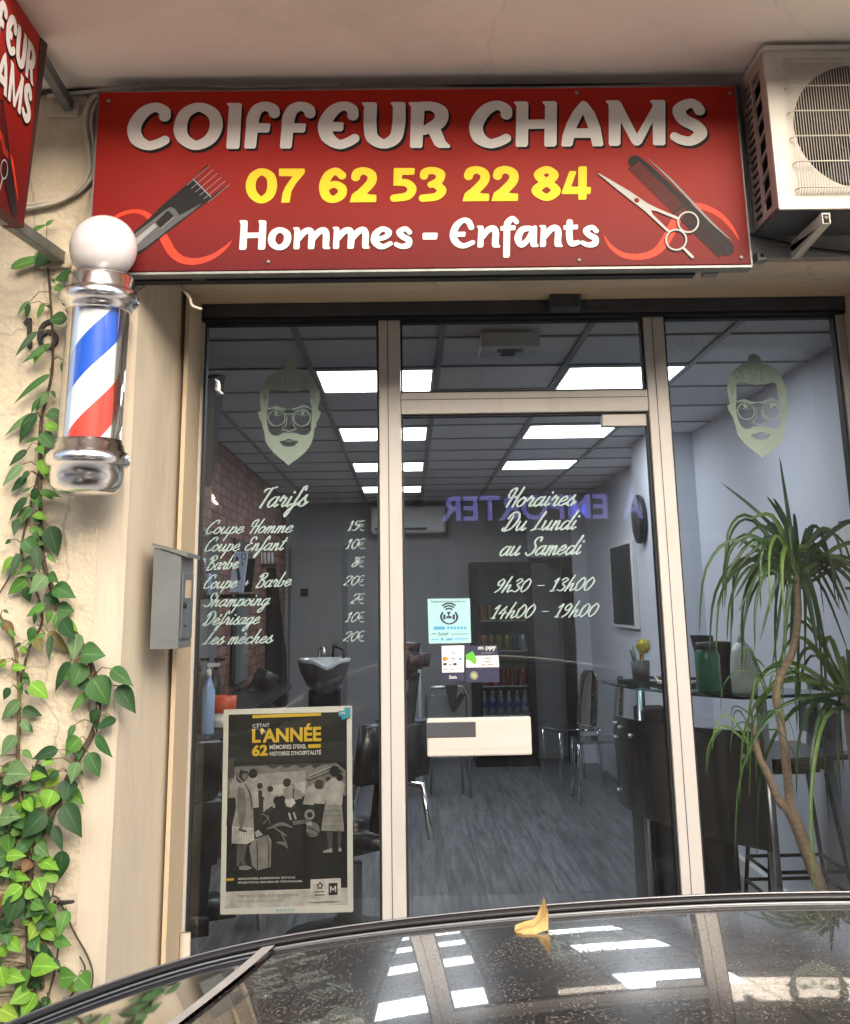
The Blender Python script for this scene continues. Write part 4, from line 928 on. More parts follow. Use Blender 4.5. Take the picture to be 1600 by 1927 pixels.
# ------------------------------------------------------------------ number, mailbox, pipe, peg, cables
nb = thing('house_number', 'black metal house number 16 beside the barber pole', 'number', PY(75, 628, WY))
Z_ = zone(0, 560, 2.7525, WY - .018)
g = G(); stamp(g, to_plane([Pg([(118, 130), (135, 108), (160, 105), (160, 260), (140, 262), (140, 130), (126, 138)])], Z_), .0012, onY(WY - .018), M['black'], .012, (0, 1, 0)); g.obj('digit', nb)
g = G(); stamp(g, to_plane([S([(255, 120), (222, 140), (203, 190), (212, 240), (245, 254), (280, 235), (283, 195), (250, 172), (212, 195)], [18, 20, 24, 22, 18, 22, 22, 18, 14])], Z_), .0012, onY(WY - .018), M['black'], .012, (0, 1, 0)); g.obj('digit', nb)
M['boxgrey'] = mat('boxgrey', (0.15, 0.16, 0.155), 0.55, var=0.25, scale=5, bump=.1, bscale=40); M['boxblue'] = mat('boxblue', (0.12, 0.145, 0.165), 0.55, var=0.35, scale=9)
mb = thing('mailbox', 'grey sheet metal mailbox with sloping lid on the jamb', 'mailbox', PY(310, 1120, -.5))
my0, my1 = -.535, -.345
mN = [PY(288, 1030, my0), PY(341, 1046, my0), PY(335, 1221, my0), PY(284, 1222, my0)]
xb, xf = float((mN[0][0] + mN[3][0]) / 2), float((mN[1][0] + mN[2][0]) / 2); z0_ = float((mN[2][2] + mN[3][2]) / 2); zbk, zfr = float(mN[0][2]), float(mN[1][2])
g = G(); g.prism([(xb, my0, zbk), (xf, my0, zfr), (xf, my0, z0_), (xb, my0, z0_)], (0, my1 - my0, 0), M['boxgrey']); g.obj('body', mb)
g = G(); g.prism([(xb - .004, my0 - .006, zbk + .004), (xf + .018, my0 - .006, zfr - .004), (xf + .018, my0 - .006, zfr + .008), (xb - .004, my0 - .006, zbk + .012)], (0, my1 - my0 + .012, 0), M['boxgrey']); g.obj('lid', mb)
g = G(); g.box(xf, xf + .005, my0 + .018, my1 - .012, z0_ + .025, zfr - .045, M['boxblue'], .002)
g.obj('door', mb); dr = bpy.data.objects[[o.name for o in bpy.data.objects if o.parent == mb and o.name.startswith('door')][0]]
g = G(); g.box(xf + .0052, xf + .0062, my0 + .055, my1 - .055, zfr - .115, zfr - .065, mat('paperlabel', (0.62, 0.48, 0.32), .7, var=.2, scale=40)); g.obj('name_label', dr)
g = G(); g.ball((xf + .006, my0 + .035, (z0_ + zfr) / 2 - .01), .009, M['black'], 12); g.obj('lock', dr); g = G(); g.ball((xf + .006, my0 + .06, z0_ + .06), .004, M['black'], 8); g.obj('keyhole', dr)
g = G(); p = PY(350, 1760, -.05); g.tube([(p[0], -.06, p[2] + .008), (p[0], -.06, .0)], .016, M['cable'], 14); tag(g.obj('pipe', None, (p[0], -.06, 0)), 'short cream plastic pipe standing at the foot of the left jamb', 'pipe')
g = G(); g.tube([PY(100, 1698, WY + .01), PY(120, 1699, WY - .05), PY(138, 1697, WY - .09)], [.006, .0055, .004], M['darkcable'], 8); tag(g.obj('metal_peg', None, PY(100, 1698, WY)), 'rusty dark peg sticking out of the plaster beside the vine', 'peg')
def cable(name, label, pts, r, m, Y=WY - .02):
    P_ = [PY(x, y, Y + (dy[0] if dy else 0)) for x, y, *dy in pts]; q, _ = smoothpts(P_, [1] * len(P_), k=5)
    g = G(); g.tube(q, r, m, 8); return tag(g.obj(name, None, P_[0]), label, 'cable', 'cables looping behind the signboard')
for i, (off, rr) in enumerate(((0, .0065), (7, .006), (13, .007), (3, .005))):
    cable('cable', ['cream cable, outermost of the bundle curving left of the signboard', 'cream cable, second from outside in the bundle left of the signboard', 'cream cable nearest the signboard in the bundle on its left', 'thinnest cream cable of the bundle left of the signboard'][i],
          [(260 + off, 166 + off * .3), (205 + off, 168 + off * .2), (172 + off, 185 + off * .4), (159 + off, 225), (164 + off, 275), (165 + off, 320), (150 + off, 352 - off * .4), (115 + off, 378 - off * .5), (60, 392 - off * .6), (-30, 402 - off * .6)], rr, M['cable'], WY - .016 - .006 * i)
cable('cable', 'dark cables strung along the slab edge above the signboard', [(60, 176), (110, 172), (180, 170), (260, 163), (420, 159), (700, 157), (1000, 158), (1390, 150)], .007, M['darkcable'], WY - .012)
cable('cable', 'grey cable lying along the slab edge above the signboard', [(90, 180), (170, 172), (230, 164), (330, 161), (450, 164), (640, 161)], .006, M['cable'], WY - .026)
cable('cable', 'thin twisted cable hanging from the lintel to the shutter box corner', [(258, 552), (280, 535), (325, 523), (345, 545), (357, 560), (362, 575), (380, 582)], .0045, M['cable'], WY - .006)

# ------------------------------------------------------------------ climbing plant
def leafmat(i, col):
    m = mat('leaf%d' % i, col, 0.55, var=0.3, scale=30, spec=.28)
    n = m.node_tree.nodes; l = m.node_tree.links; b = n['Principled BSDF']
    src = b.inputs['Base Color'].links[0].from_socket
    uv = n.new('ShaderNodeUVMap'); sx = n.new('ShaderNodeSeparateXYZ'); l.new(uv.outputs[0], sx.inputs[0])
    ab = n.new('ShaderNodeMath'); ab.operation = 'ABSOLUTE'; l.new(sx.outputs['X'], ab.inputs[0])
    mid = n.new('ShaderNodeMapRange'); mid.inputs[1].default_value = .02; mid.inputs[2].default_value = .09; mid.inputs[3].default_value = .5; mid.inputs[4].default_value = 0; l.new(ab.outputs[0], mid.inputs[0])
    k = n.new('ShaderNodeMath'); k.operation = 'MULTIPLY_ADD'; k.inputs[1].default_value = -.35; l.new(ab.outputs[0], k.inputs[0]); l.new(sx.outputs['Y'], k.inputs[2])
    k2 = n.new('ShaderNodeMath'); k2.operation = 'MULTIPLY'; k2.inputs[1].default_value = 6.5; l.new(k.outputs[0], k2.inputs[0])
    fr = n.new('ShaderNodeMath'); fr.operation = 'FRACT'; l.new(k2.outputs[0], fr.inputs[0])
    ve = n.new('ShaderNodeMapRange'); ve.inputs[1].default_value = .0; ve.inputs[2].default_value = .14; ve.inputs[3].default_value = .28; ve.inputs[4].default_value = 0; l.new(fr.outputs[0], ve.inputs[0])
    mxx = n.new('ShaderNodeMath'); mxx.operation = 'MAXIMUM'; l.new(mid.outputs[0], mxx.inputs[0]); l.new(ve.outputs[0], mxx.inputs[1])
    mx = n.new('ShaderNodeMixRGB'); mx.inputs[2].default_value = (*[min(1, v * 2.2 + .03) for v in col], 1); l.new(mxx.outputs[0], mx.inputs[0]); l.new(src, mx.inputs[1]); l.new(mx.outputs[0], b.inputs['Base Color'])
    return m
LC = [leafmat(i, c_) for i, c_ in enumerate([(0.022, 0.070, 0.020), (0.044, 0.130, 0.030), (0.080, 0.205, 0.032), (0.15, 0.33, 0.030), (0.11, 0.20, 0.075), (0.24, 0.39, 0.045), (0.15, 0.13, 0.04), (0.15, 0.08, 0.03)])]
M['stem'] = mat('stem', (0.10, 0.075, 0.05), 0.8, var=.4, scale=40); M['stemg'] = mat('stemgreen', (0.16, 0.13, 0.06), 0.7)
vine = thing('climbing_vine', 'green heart leaved vine climbing the cream wall past the house number', 'vine', (-.95, WY, 0))
gl = G(); gs = G()
def leaf(base, tip, wid, col, lift=.03, curl=.25):
    b3 = np.array(base); t3 = np.array(tip); d = t3 - b3; L = np.linalg.norm(d); d /= L
    nrm = np.array([rnd.uniform(-.35, .35), -1, rnd.uniform(.1, .7)]); side = np.cross(d, nrm); side /= np.linalg.norm(side); up = np.cross(side, d)
    if up[1] > 0: up = -up
    W = wid / 2; vs = []; fs = []
    prof = [(0, .0), (.06, .55), (.16, .86), (.30, 1.0), (.45, .95), (.60, .76), (.75, .48), (.88, .22), (1, .0)]
    fold = rnd.uniform(.12, .4); tw = rnd.uniform(-.25, .25)
    for i, (t, w_) in enumerate(prof):
        c0 = b3 + d * L * t + up * (curl * L * (.5 * t - t * t) * .9)
        for sgn in (-1, 0, 1):
            vs.append(c0 + side * sgn * W * w_ + up * (abs(sgn) * W * w_ * fold + sgn * tw * W * w_ * .5 + (rnd.uniform(-.04, .04) * W if sgn else 0)))
    for i in range(len(prof) - 1):
        o = i * 3; fs += [(o, o + 1, o + 4, o + 3), (o + 1, o + 2, o + 5, o + 4)]
    gl.add(vs, fs, LC[col], True)
    return b3
def V3(x, y, off): return np.array(PY(x, y, WY - off))
def stem(pts, r0, r1, m=None):
    P_ = [V3(x, y, .012 + .008 * (i % 2)) for i, (x, y) in enumerate(pts)]; q, _ = smoothpts(P_, [1] * len(P_), k=4)
    gs.tube(q, [r0 + (r1 - r0) * i / (len(q) - 1) for i in range(len(q))], m or M['stem'], 6); return q
stems = [stem([(60, 1920), (55, 1700), (60, 1600), (85, 1560), (110, 1505), (140, 1440), (172, 1385), (185, 1335), (178, 1270), (150, 1205), (110, 1140), (90, 1085), (78, 1030), (76, 950), (75, 880), (78, 790), (98, 700), (98, 610), (90, 500)], .011, .0035),
         stem([(60, 1650), (40, 1500), (34, 1420), (36, 1300), (24, 1200), (-5, 1155)], .006, .004, M['stemg']),
         stem([(35, 1300), (55, 1220), (80, 1165), (60, 1090), (40, 1040), (55, 960), (75, 880)], .004, .003), stem([(40, 1040), (15, 1090), (-10, 1130)], .003, .002),
         stem([(70, 1900), (55, 1760), (45, 1600), (50, 1500), (75, 1420)], .006, .003, M['stemg']), stem([(80, 1860), (75, 1760), (55, 1640), (48, 1560)], .005, .004, M['stemg']),
         stem([(110, 1690), (140, 1755), (165, 1800), (175, 1835), (170, 1870)], .0028, .002), stem([(85, 1900), (110, 1780), (80, 1740), (95, 1690), (110, 1690)], .003, .002), stem([(130, 1880), (160, 1830), (150, 1800)], .003, .002)]
T3 = [(150, 30, 135, 110, 32, 0), (155, 20, 80, 90, 42, 4), (345, 110, 250, 112, 78, 1), (190, 175, 75, 300, 36, 0), (265, 240, 110, 335, 42, 1), (335, 330, 316, 385, 34, 0), (260, 398, 60, 540, 46, 1), (250, 490, 180, 592, 58, 4), (190, 600, 90, 755, 75, 0), (180, 600, 10, 712, 42, 4), (215, 700, 285, 788, 76, 1), (200, 730, 110, 755, 30, 1), (195, 770, 226, 808, 48, 2), (140, 790, 40, 872, 46, 0), (115, 865, 10, 972, 50, 4), (140, 930, 50, 1005, 52, 0), (205, 1005, 320, 1028, 42, 2), (140, 1035, 40, 1150, 52, 0), (165, 1085, 65, 1195, 62, 4), (90, 1150, 70, 1232, 42, 0), (150, 1200, 245, 1230, 46, 2), (255, 1185, 300, 1340, 96, 0), (130, 1260, 238, 1275, 56, 1), (180, 1285, 205, 1425, 56, 0), (105, 1325, 50, 1440, 46, 0), (75, 1345, 0, 1430, 62, 3), (145, 1450, 35, 1540, 66, 2), (240, 1440, 150, 1532, 80, 4), (130, 1500, 155, 1580, 52, 0), (255, 1430, 300, 1476, 50, 1), (280, 1495, 388, 1552, 86, 1), (230, 1545, 310, 1587, 66, 0), (295, 1620, 388, 1622, 88, 1), (235, 1600, 130, 1650, 56, 2), (320, 1670, 382, 1768, 84, 0), (400, 1740, 378, 1882, 78, 4), (420, 1850, 545, 1850, 112, 1), (250, 1730, 358, 1842, 56, 6), (190, 1770, 216, 1832, 60, 6), (265, 1750, 250, 1882, 36, 0), (235, 1740, 130, 1802, 32, 2)]
T4 = [(350, 120, 265, 268, 64, 0), (415, 130, 355, 254, 94, 1), (555, 155, 662, 238, 72, 1), (460, 200, 545, 338, 128, 1), (590, 240, 676, 378, 88, 0), (400, 205, 455, 262, 62, 0), (435, 275, 350, 372, 42, 2), (490, 360, 450, 432, 54, 0), (580, 405, 475, 452, 62, 0), (480, 490, 555, 598, 52, 1), (370, 435, 335, 512, 32, 1), (400, 500, 320, 584, 88, 2), (440, 575, 500, 698, 78, 1), (290, 560, 155, 604, 58, 0), (405, 560, 390, 612, 36, 1), (265, 605, 205, 637, 48, 3), (390, 620, 350, 724, 74, 4), (290, 665, 215, 754, 84, 5), (355, 710, 320, 824, 94, 0), (265, 760, 225, 854, 94, 3), (320, 830, 405, 998, 98, 0), (270, 935, 312, 1068, 46, 0), (150, 230, 245, 302, 78, 3), (60, 150, 132, 150, 42, 3), (50, 250, 15, 312, 42, 0), (105, 315, 0, 412, 64, 4), (110, 360, 212, 388, 54, 0), (85, 490, 0, 594, 84, 4), (30, 680, 150, 680, 118, 4), (155, 690, 228, 690, 44, 3), (205, 720, 100, 762, 54, 1), (180, 800, 95, 872, 74, 1), (0, 900, 100, 890, 94, 4), (225, 870, 105, 1002, 96, 0), (60, 950, 118, 976, 54, 2), (30, 1090, 128, 1085, 54, 3), (200, 1110, 292, 1152, 64, 3), (290, 1180, 208, 1202, 62, 3), (310, 1060, 298, 1212, 74, 0), (60, 1185, 148, 1206, 48, 3), (110, 1240, 0, 1334, 74, 3), (130, 1260, 192, 1292, 58, 3), (95, 1280, 30, 1444, 88, 0), (160, 1320, 222, 1352, 54, 2), (280, 1330, 210, 1424, 64, 2), (105, 1410, 192, 1426, 38, 3), (335, 1360, 290, 1494, 62, 2), (0, 1540, 32, 1592, 54, 3), (275, 1510, 352, 1532, 54, 2), (160, 1640, 292, 1640, 98, 3), (295, 1700, 382, 1690, 88, 2), (390, 1690, 452, 1752, 94, 2), (0, 1640, 22, 1754, 64, 3), (150, 1660, 55, 1804, 78, 2), (180, 1775, 100, 1898, 84, 3), (0, 1850, 92, 1904, 74, 5), (340, 1730, 392, 1762, 44, 5)]
def addleaf(px0, py0, px1, py1, wpx, col, o=None):
    o = rnd.uniform(.03, .06) if o is None else o
    b3 = V3(px0, py0, o); t3 = V3(px1, py1, o + rnd.uniform(-.01, .03)); wm = wpx * (3.85 - .6) / FPX
    leaf(b3, t3, wm, col)
    near = min((np.linalg.norm(q - b3), i, k) for i, st_ in enumerate(stems) for k, q in enumerate(st_))
    if near[0] < .16:
        a = stems[near[1]][near[2]]; gs.tube([a, (a + b3) / 2 + np.array([0, -.01, .012]), b3], [.0018, .0015, .0013], M['stemg'], 5)
for a, b, c_, d_, w_, k in T3: addleaf(a / 2.7525, 560 + b / 2.7525, c_ / 2.7525, 560 + d_ / 2.7525, w_ / 2.7525, k)
for a, b, c_, d_, w_, k in T4: addleaf(a / 2.65, 1200 + b / 2.65, c_ / 2.65, 1200 + d_ / 2.65, w_ / 2.65, k)
for x, y, x1, y1, w_, k in ((20, 505, 95, 478, 22, 2), (100, 470, 60, 505, 28, 0), (60, 440, 88, 420, 16, 2), (140, 520, 100, 525, 34, 1), (88, 425, 102, 412, 12, 2), (95, 470, 62, 482, 20, 1)): addleaf(x, y, x1, y1, w_, k)
for i in range(150):      # the thicket low on the left
    y = rnd.uniform(1440, 1960); xm = 70 + 55 * max(0, (y - 1500) / 420); x = rnd.uniform(-90, xm); a = rnd.uniform(.2, 2.9); L = rnd.uniform(18, 46)
    addleaf(x, y, x + L * math.cos(a), y + L * math.sin(a), L * rnd.uniform(.55, .8), rnd.choice([0, 0, 0, 1, 1, 2, 2, 3, 5, 7]), rnd.uniform(.012, .05))
for i in range(70):       # younger leaves along the stems
    st_ = stems[rnd.choice([0, 0, 0, 1, 2])]; q = st_[rnd.randrange(len(st_))]
    L = rnd.choice([rnd.uniform(.014, .03), rnd.uniform(.025, .055)]); a = rnd.uniform(-.6, 3.7); b3 = q + np.array([math.cos(a) * .02, -rnd.uniform(.012, .04), rnd.uniform(-.02, .02)])
    leaf(b3, b3 + np.array([math.cos(a) * L, rnd.uniform(-.01, .01), -abs(math.sin(a)) * L - .01]), L * rnd.uniform(.5, .8), rnd.choice([0, 1, 1, 2, 2, 3, 4, 7]))
    gs.tube([q, (q + b3) / 2 + np.array([0, -.004, .006]), b3], [.0016, .0013, .0011], M['stemg'], 5)
gs.obj('stem', vine); lo_ = gl.obj('leaves', vine)
uvl = lo_.data.uv_layers.new(name='UVMap'); LT = [0, .06, .16, .30, .45, .60, .75, .88, 1]
for f in lo_.data.polygons:
    for li, vi in zip(f.loop_indices, f.vertices): uvl.data[li].uv = ((vi % 3) - 1, LT[(vi % 27) // 3])
# ------------------------------------------------------------------ the parked car
def carpaint():
    m = bpy.data.materials.new('carpaint'); m.use_nodes = True
    n = m.node_tree.nodes; l = m.node_tree.links; b = n['Principled BSDF']
    b.inputs['Base Color'].default_value = (0.006, 0.006, 0.007, 1); b.inputs['Roughness'].default_value = 0.2
    b.inputs['Coat Weight'].default_value = 1.0; b.inputs['Coat Roughness'].default_value = 0.022; b.inputs['Coat IOR'].default_value = 1.55
    tc = n.new('ShaderNodeTexCoord')
    df = n.new('ShaderNodeBsdfDiffuse'); df.inputs[0].default_value = (0.24, 0.215, 0.18, 1)
    mp = n.new('ShaderNodeMapping'); mp.inputs['Scale'].default_value = (1, .8, 1); l.new(tc.outputs['Object'], mp.inputs[0])
    no = n.new('ShaderNodeTexNoise'); no.inputs['Scale'].default_value = 22; no.inputs['Detail'].default_value = 6; no.inputs['Roughness'].default_value = .7; l.new(mp.outputs[0], no.inputs[0])
    # specks of dirt: fine noise cut hard, denser where the coarse noise is high
    fn = n.new('ShaderNodeTexNoise'); fn.inputs['Scale'].default_value = 400; fn.inputs['Detail'].default_value = 2.5; fn.inputs['Roughness'].default_value = .6; l.new(mp.outputs[0], fn.inputs[0])
    a = n.new('ShaderNodeMapRange'); a.inputs[1].default_value = .535; a.inputs[2].default_value = .64; l.new(fn.outputs[0], a.inputs[0])
    c = n.new('ShaderNodeMapRange'); c.inputs[1].default_value = .30; c.inputs[2].default_value = .60; l.new(no.outputs[0], c.inputs[0])
    mu = n.new('ShaderNodeMath'); mu.operation = 'MULTIPLY'; l.new(a.outputs[0], mu.inputs[0]); l.new(c.outputs[0], mu.inputs[1])
    n2 = n.new('ShaderNodeTexNoise'); n2.inputs['Scale'].default_value = 7; n2.inputs['Detail'].default_value = 8; l.new(mp.outputs[0], n2.inputs[0])
    d = n.new('ShaderNodeMapRange'); d.inputs[1].default_value = .35; d.inputs[2].default_value = .75; d.inputs[3].default_value = 0.004; d.inputs[4].default_value = .028; l.new(n2.outputs[0], d.inputs[0])
    mx = n.new('ShaderNodeMath'); mx.operation = 'MAXIMUM'; l.new(mu.outputs[0], mx.inputs[0]); l.new(d.outputs[0], mx.inputs[1])
    m2 = n.new('ShaderNodeMath'); m2.operation = 'MULTIPLY'; m2.inputs[1].default_value = .8; l.new(mx.outputs[0], m2.inputs[0])
    ms = n.new('ShaderNodeMixShader'); l.new(m2.outputs[0], ms.inputs[0]); l.new(b.outputs[0], ms.inputs[1]); l.new(df.outputs[0], ms.inputs[2])
    l.new(ms.outputs[0], n['Material Output'].inputs[0]); return m
M['car'] = carpaint()
M['cartrim'] = mat('cartrim', (0.010, 0.010, 0.011), 0.35); M['carchrome'] = mat('carchrome', (0.25, 0.26, 0.27), 0.35, metal=1.0)
M['cardark'] = mat('cardark', (0.012, 0.014, 0.017), 0.06, coat=1.0); M['tyre'] = mat('tyre', (0.016, 0.016, 0.016), 0.8); M['lamp_red'] = mat('lampred', (0.30, 0.01, 0.01), 0.15)
M['lamp_clear'] = mat('lampclear', (0.55, 0.57, 0.6), 0.1, coat=1.0); M['seam'] = mat('seamstrip', (0.42, 0.41, 0.39), 0.6, var=.2, scale=30)
YE = -2.60; YN = -3.72
prof_px = [(30, 1927), (80, 1903), (175, 1870), (325, 1815), (500, 1774), (717, 1742), (800, 1733), (1000, 1713), (1280, 1694), (1450, 1688), (1600, 1686)]
pr_ = [PY(x, y + 12, YE) for x, y in prof_px]
XS = [p[0] for p in pr_]; ZS = [p[2] for p in pr_]
x_l, z_l = XS[0], ZS[0]
XS = [x_l - 1.75, x_l - 1.55, x_l - 1.2, x_l - .72, x_l - .36, x_l - .15] + XS + [.62, .9, 1.2, 1.5, 1.75]
ZS = [.60, .70, .78, .86, z_l - .17, z_l - .055] + ZS + [ZS[-1] - .004, ZS[-1] - .03, ZS[-1] - .075, ZS[-1] - .15, ZS[-1] - .26]
def zedge(x):
    return float(np.interp(x, XS, ZS))
xx = np.linspace(-.9, 1.75, 160)
_z = np.array([zedge(x) for x in xx]); ker = np.hanning(15); ker /= ker.sum(); _zs = np.convolve(np.pad(_z, 7, mode='edge'), ker, 'valid')
def zs(x): return float(np.interp(x, xx, _zs))
def crown(s):     # rise of the roof towards its middle, s metres in from the far edge
    T0, K, S1 = .062, .26, .34
    if s < S1: return T0 * s - K * s * s / 2
    return T0 * S1 - K * S1 * S1 / 2 + (T0 - K * S1) * (s - S1) * .9
car = thing('parked_car', 'dusty black hatchback parked at the kerb in front of the barber shop', 'car', (.35, (YE + YN) / 2, -.12))
xsplit = float(PY(505, 1786, YE)[0])
def sheet(x0, x1, nx, m, name, lean=0.0, z=0.0, thick=.02, parent=car, s0=0.0, s1=None):
    g = G(); s1 = s1 or (YE - YN); ny = 36; vs = []
    for i in range(nx + 1):
        for j in range(ny + 1):
            s = s0 + (s1 - s0) * j / ny
            x = x0(s) + (x1(s) - x0(s)) * i / nx
            vs.append((x, YE - s, zs(x) + crown(s) + z))
    f = [(i * (ny + 1) + j, i * (ny + 1) + j + 1, (i + 1) * (ny + 1) + j + 1, (i + 1) * (ny + 1) + j) for i in range(nx) for j in range(ny)]
    g.add(vs, f, m, True); return g.obj(name, parent)
seam = lambda s: xsplit - .14 * s - .55 * s * s
sheet(lambda s: seam(s) + .007, lambda s: 1.45, 110, M['car'], 'roof')
sheet(lambda s: seam(s) - .0065, lambda s: seam(s) + .0065, 4, M['seam'], 'roof_seam', z=.0035)
sheet(lambda s: x_l - .70, lambda s: seam(s) - .007, 60, M['cardark'], 'windscreen', z=-.001)
sheet(lambda s: 1.452, lambda s: 1.74, 20, M['cardark'], 'rear_window', z=-.001)
# roof edge: black rubber strip, its edge highlights modelled as two bright beads
g = G(); n_ = 150
for nm_, y0, z0, r, m in (('a', .006, .003, .0042, M['cartrim']), ('b', .010, .0072, .0013, M['carchrome']), ('c', -.0015, .0004, .0016, M['carchrome'])):
    pts = [(x, YE + y0, zs(x) + z0) for x in np.linspace(-.62, 1.45, n_)]
    g.tube(pts, r, m, 8)
g.obj('roof_trim', car)
body = M['car']
g = G()
def loopy(side):   # side wall from sill to belt line
    Y = YE + .10 if side > 0 else YN - .10
    return Y
yb0, yb1 = YN - .20, YE + .17
pts = [(-2.15, .22), (-2.18, .55), (-2.05, .66), (-1.45, .80), (-.95, .87), (.2, .90), (1.3, .92), (1.95, .90), (2.02, .55), (2.0, .22)]
g.prism([(x, yb0, z) for x, z in pts], (0, yb1 - yb0, 0), body)
g.obj('body', car)
for x0, x1, xb0, xb1 in ((-.55, .22, -.80, .24), (.32, 1.20, .30, 1.45)):
    for yt, yb_ in ((YE + .006, YE + .14), (YN - .006, YN - .14)):
        vs = [(xb0, yb_, .905), (xb1, yb_, .905), (x1, yt, zs(x1) - .06), (x0, yt, zs(x0) - .06)]
        g = G(); g.prism(vs, (0, -.01 if yt > YE - .1 else .01, 0), M['cardark']); g.obj('side_window', car)
for xt, xb_ in ((-.56, -.95), (.27, .27), (1.30, 1.62)):
    for yt, yb_ in ((YE, YE + .14), (YN, YN - .14)):
        g = G(); g.tube([(xt, yt, zs(xt) - .012), (xb_, yb_, .90)], [.03, .04], body, 8); g.obj('pillar', car)
for yt in (YE, YN):
    g = G(); g.tube([(x, yt + (.004 if yt == YE else -.004), zs(x) - .035) for x in np.linspace(-.56, 1.32, 40)], .027, body, 8); g.obj('roof_rail', car)
for i, (x, y) in enumerate(((-1.35, yb1 + .005), (1.30, yb1 + .005), (-1.35, yb0 - .005), (1.30, yb0 - .005))):
    sg = 1 if y > -3 else -1
    g = G(); g.lathe([(.17, -.02), (.27, -.02), (.30, .0), (.31, .06), (.30, .14), (.17, .16)], (x, y - sg * .15, .19), M['tyre'], 28, (0, sg, 0)); wo = g.obj('wheel', car)
    g = G(); g.lathe([(.20, .155), (.19, .168), (.05, .150), (.02, .150)], (x, y - sg * .15, .19), M['galv'], 20, (0, sg, 0)); g.obj('rim', wo)
for y in (yb1 - .25, yb0 + .25):
    g = G(); g.ball((-2.07, y, .60), .12, M['lamp_clear'], 16, (.6, 1.3, .6)); g.obj('headlight', car)
    g = G(); g.ball((1.97, y, .74), .10, M['lamp_red'], 16, (.5, 1, 1)); g.obj('tail_light', car)
for y, sg in ((yb1, 1), (yb0, -1)):
    g = G(); g.ball((-.78, y + sg * .10, .98), .10, body, 16, (.7, 1, .65)); g.obj('door_mirror', car)
    g = G(); g.box(.10, .24, y - .002, y + sg * .02, .80, .825, M['carchrome'], .006); g.obj('door_handle', car)

# dry leaf lying on the roof
M['dryleaf'] = mat('dryleaf', (0.78, 0.58, 0.24), 0.7, var=.3, scale=60, col2=(0.62, 0.40, 0.12))
yl = YE - .06
lb = PY(970, 1750, yl); lx, lz = float(PY(1000, 1750, yl)[0]), zs(float(PY(1000, 1750, yl)[0])) + crown(.06)
k_ = abs(float(PY(1001, 1740, yl)[0] - PY(1000, 1740, yl)[0]))
g = G()
def Lp(px_, py_, dy=0.0): return (lx + (px_ - 1000) * k_, yl + dy, lz + (1752 - py_) * k_)
def leafsheet(rows, m):
    vs = [p for r in rows for p in r]; n = len(rows[0])
    g.add(vs, [(i * n + j, i * n + j + 1, (i + 1) * n + j + 1, (i + 1) * n + j) for i in range(len(rows) - 1) for j in range(n - 1)], m, True)
leafsheet([[Lp(968, 1751, -.004), Lp(969, 1747, .0), Lp(972, 1744, .005)], [Lp(985, 1752, -.012), Lp(988, 1745, .0), Lp(990, 1740, .008)], [Lp(1003, 1751, -.016), Lp(1006, 1743, .0), Lp(1006, 1738, .01)],
           [Lp(1018, 1747, -.014), Lp(1017, 1738, .0), Lp(1013, 1733, .010)], [Lp(1030, 1746, -.010), Lp(1027, 1728, .002), Lp(1018, 1722, .010)], [Lp(1033, 1722, -.002), Lp(1030, 1712, .004), Lp(1024, 1708, .008)], [Lp(1028, 1697, .004), Lp(1027, 1698, .005), Lp(1026, 1700, .006)]], M['dryleaf'])
leafsheet([[Lp(969, 1752, -.002), Lp(985, 1753, -.014)], [Lp(972, 1757, -.010), Lp(984, 1757, -.022)]], M['dryleaf'])
g.tube([Lp(1026, 1747, -.006), Lp(1034, 1753, -.015), Lp(1031, 1756, -.02)], .0012, M['dryleaf'], 5)
g.tube([Lp(968, 1751, -.004), Lp(985, 1746, -.002), Lp(1004, 1744, -.002), Lp(1018, 1736, .0), Lp(1027, 1720, .003), Lp(1027, 1700, .005)], [.0012, .0014, .0014, .0012, .001, .0005], mat('leafrib', (0.5, .33, .12), .7), 5)
tag(g.obj('dry_leaf', None, (lx, yl, lz)), 'curled yellow autumn leaf resting on the black car roof', 'leaf')

# ------------------------------------------------------------------ across the street
M['farwall'] = mat('farwall', (0.23, 0.255, 0.29), 0.9, var=.2, scale=1.0)
M['farpale'] = mat('farpale', (0.29, 0.33, 0.40), 0.9, var=.2, scale=1.0)
fb = thing('street_building', 'pale rendered building across the street with takeaway counter and shuttered windows', 'building', (0, -13, 0))
for x0, x1, z1 in ((-16, -1.4, 5.1), (-1.395, 1.2, 9.0), (1.205, 16, 5.3)):
    g = G(); g.box(x0, x1, -18, -11, -.1, z1, M['farpale'] if x0 > 1 else M['farwall']); wl = g.obj('wall', fb)
    g = G(); g.box(x0 + .003, x1 - .003, -17.9, -10.8, z1 + .001, z1 + .2, M['greywall']); g.obj('cornice', wl)
M['shutter'] = mat('shutterpaint', (0.16, 0.19, 0.2), 0.6)
for i in range(2):
    for zf in (4.2, 6.6):
        x = -.85 + i * 1.5
        g = G(); g.box(x - .45, x + .45, -10.995, -10.93, zf, zf + 1.5, M['shutter'], .01); wi = g.obj('window', fb)
        g = G(); g.box(x - .35, x + .35, -10.93, -10.915, zf + .1, zf + 1.4, M['cardark']); g.obj('glass', wi)
for x0, x1 in ((-9, -5.2), (-4.2, .4), (3.6, 7)):
    g = G(); g.box(x0, x1, -10.99, -10.93, .3, 2.35, M['cardark']); g.obj('shop_window', fb)
ts = thing('takeaway_sign', 'dark fascia with violet takeaway lettering across the street', 'sign', (-1.2, -10.9, 2.8))
g = G(); g.box(-1.4, 4.0, -10.99, -10.90, 2.48, 3.08, M['black']); g.obj('panel', ts)
M['violet'] = emit('violet', (0.13, 0.14, 0.9), .9)
e4 = lambda u, v: (u, -10.893, v)
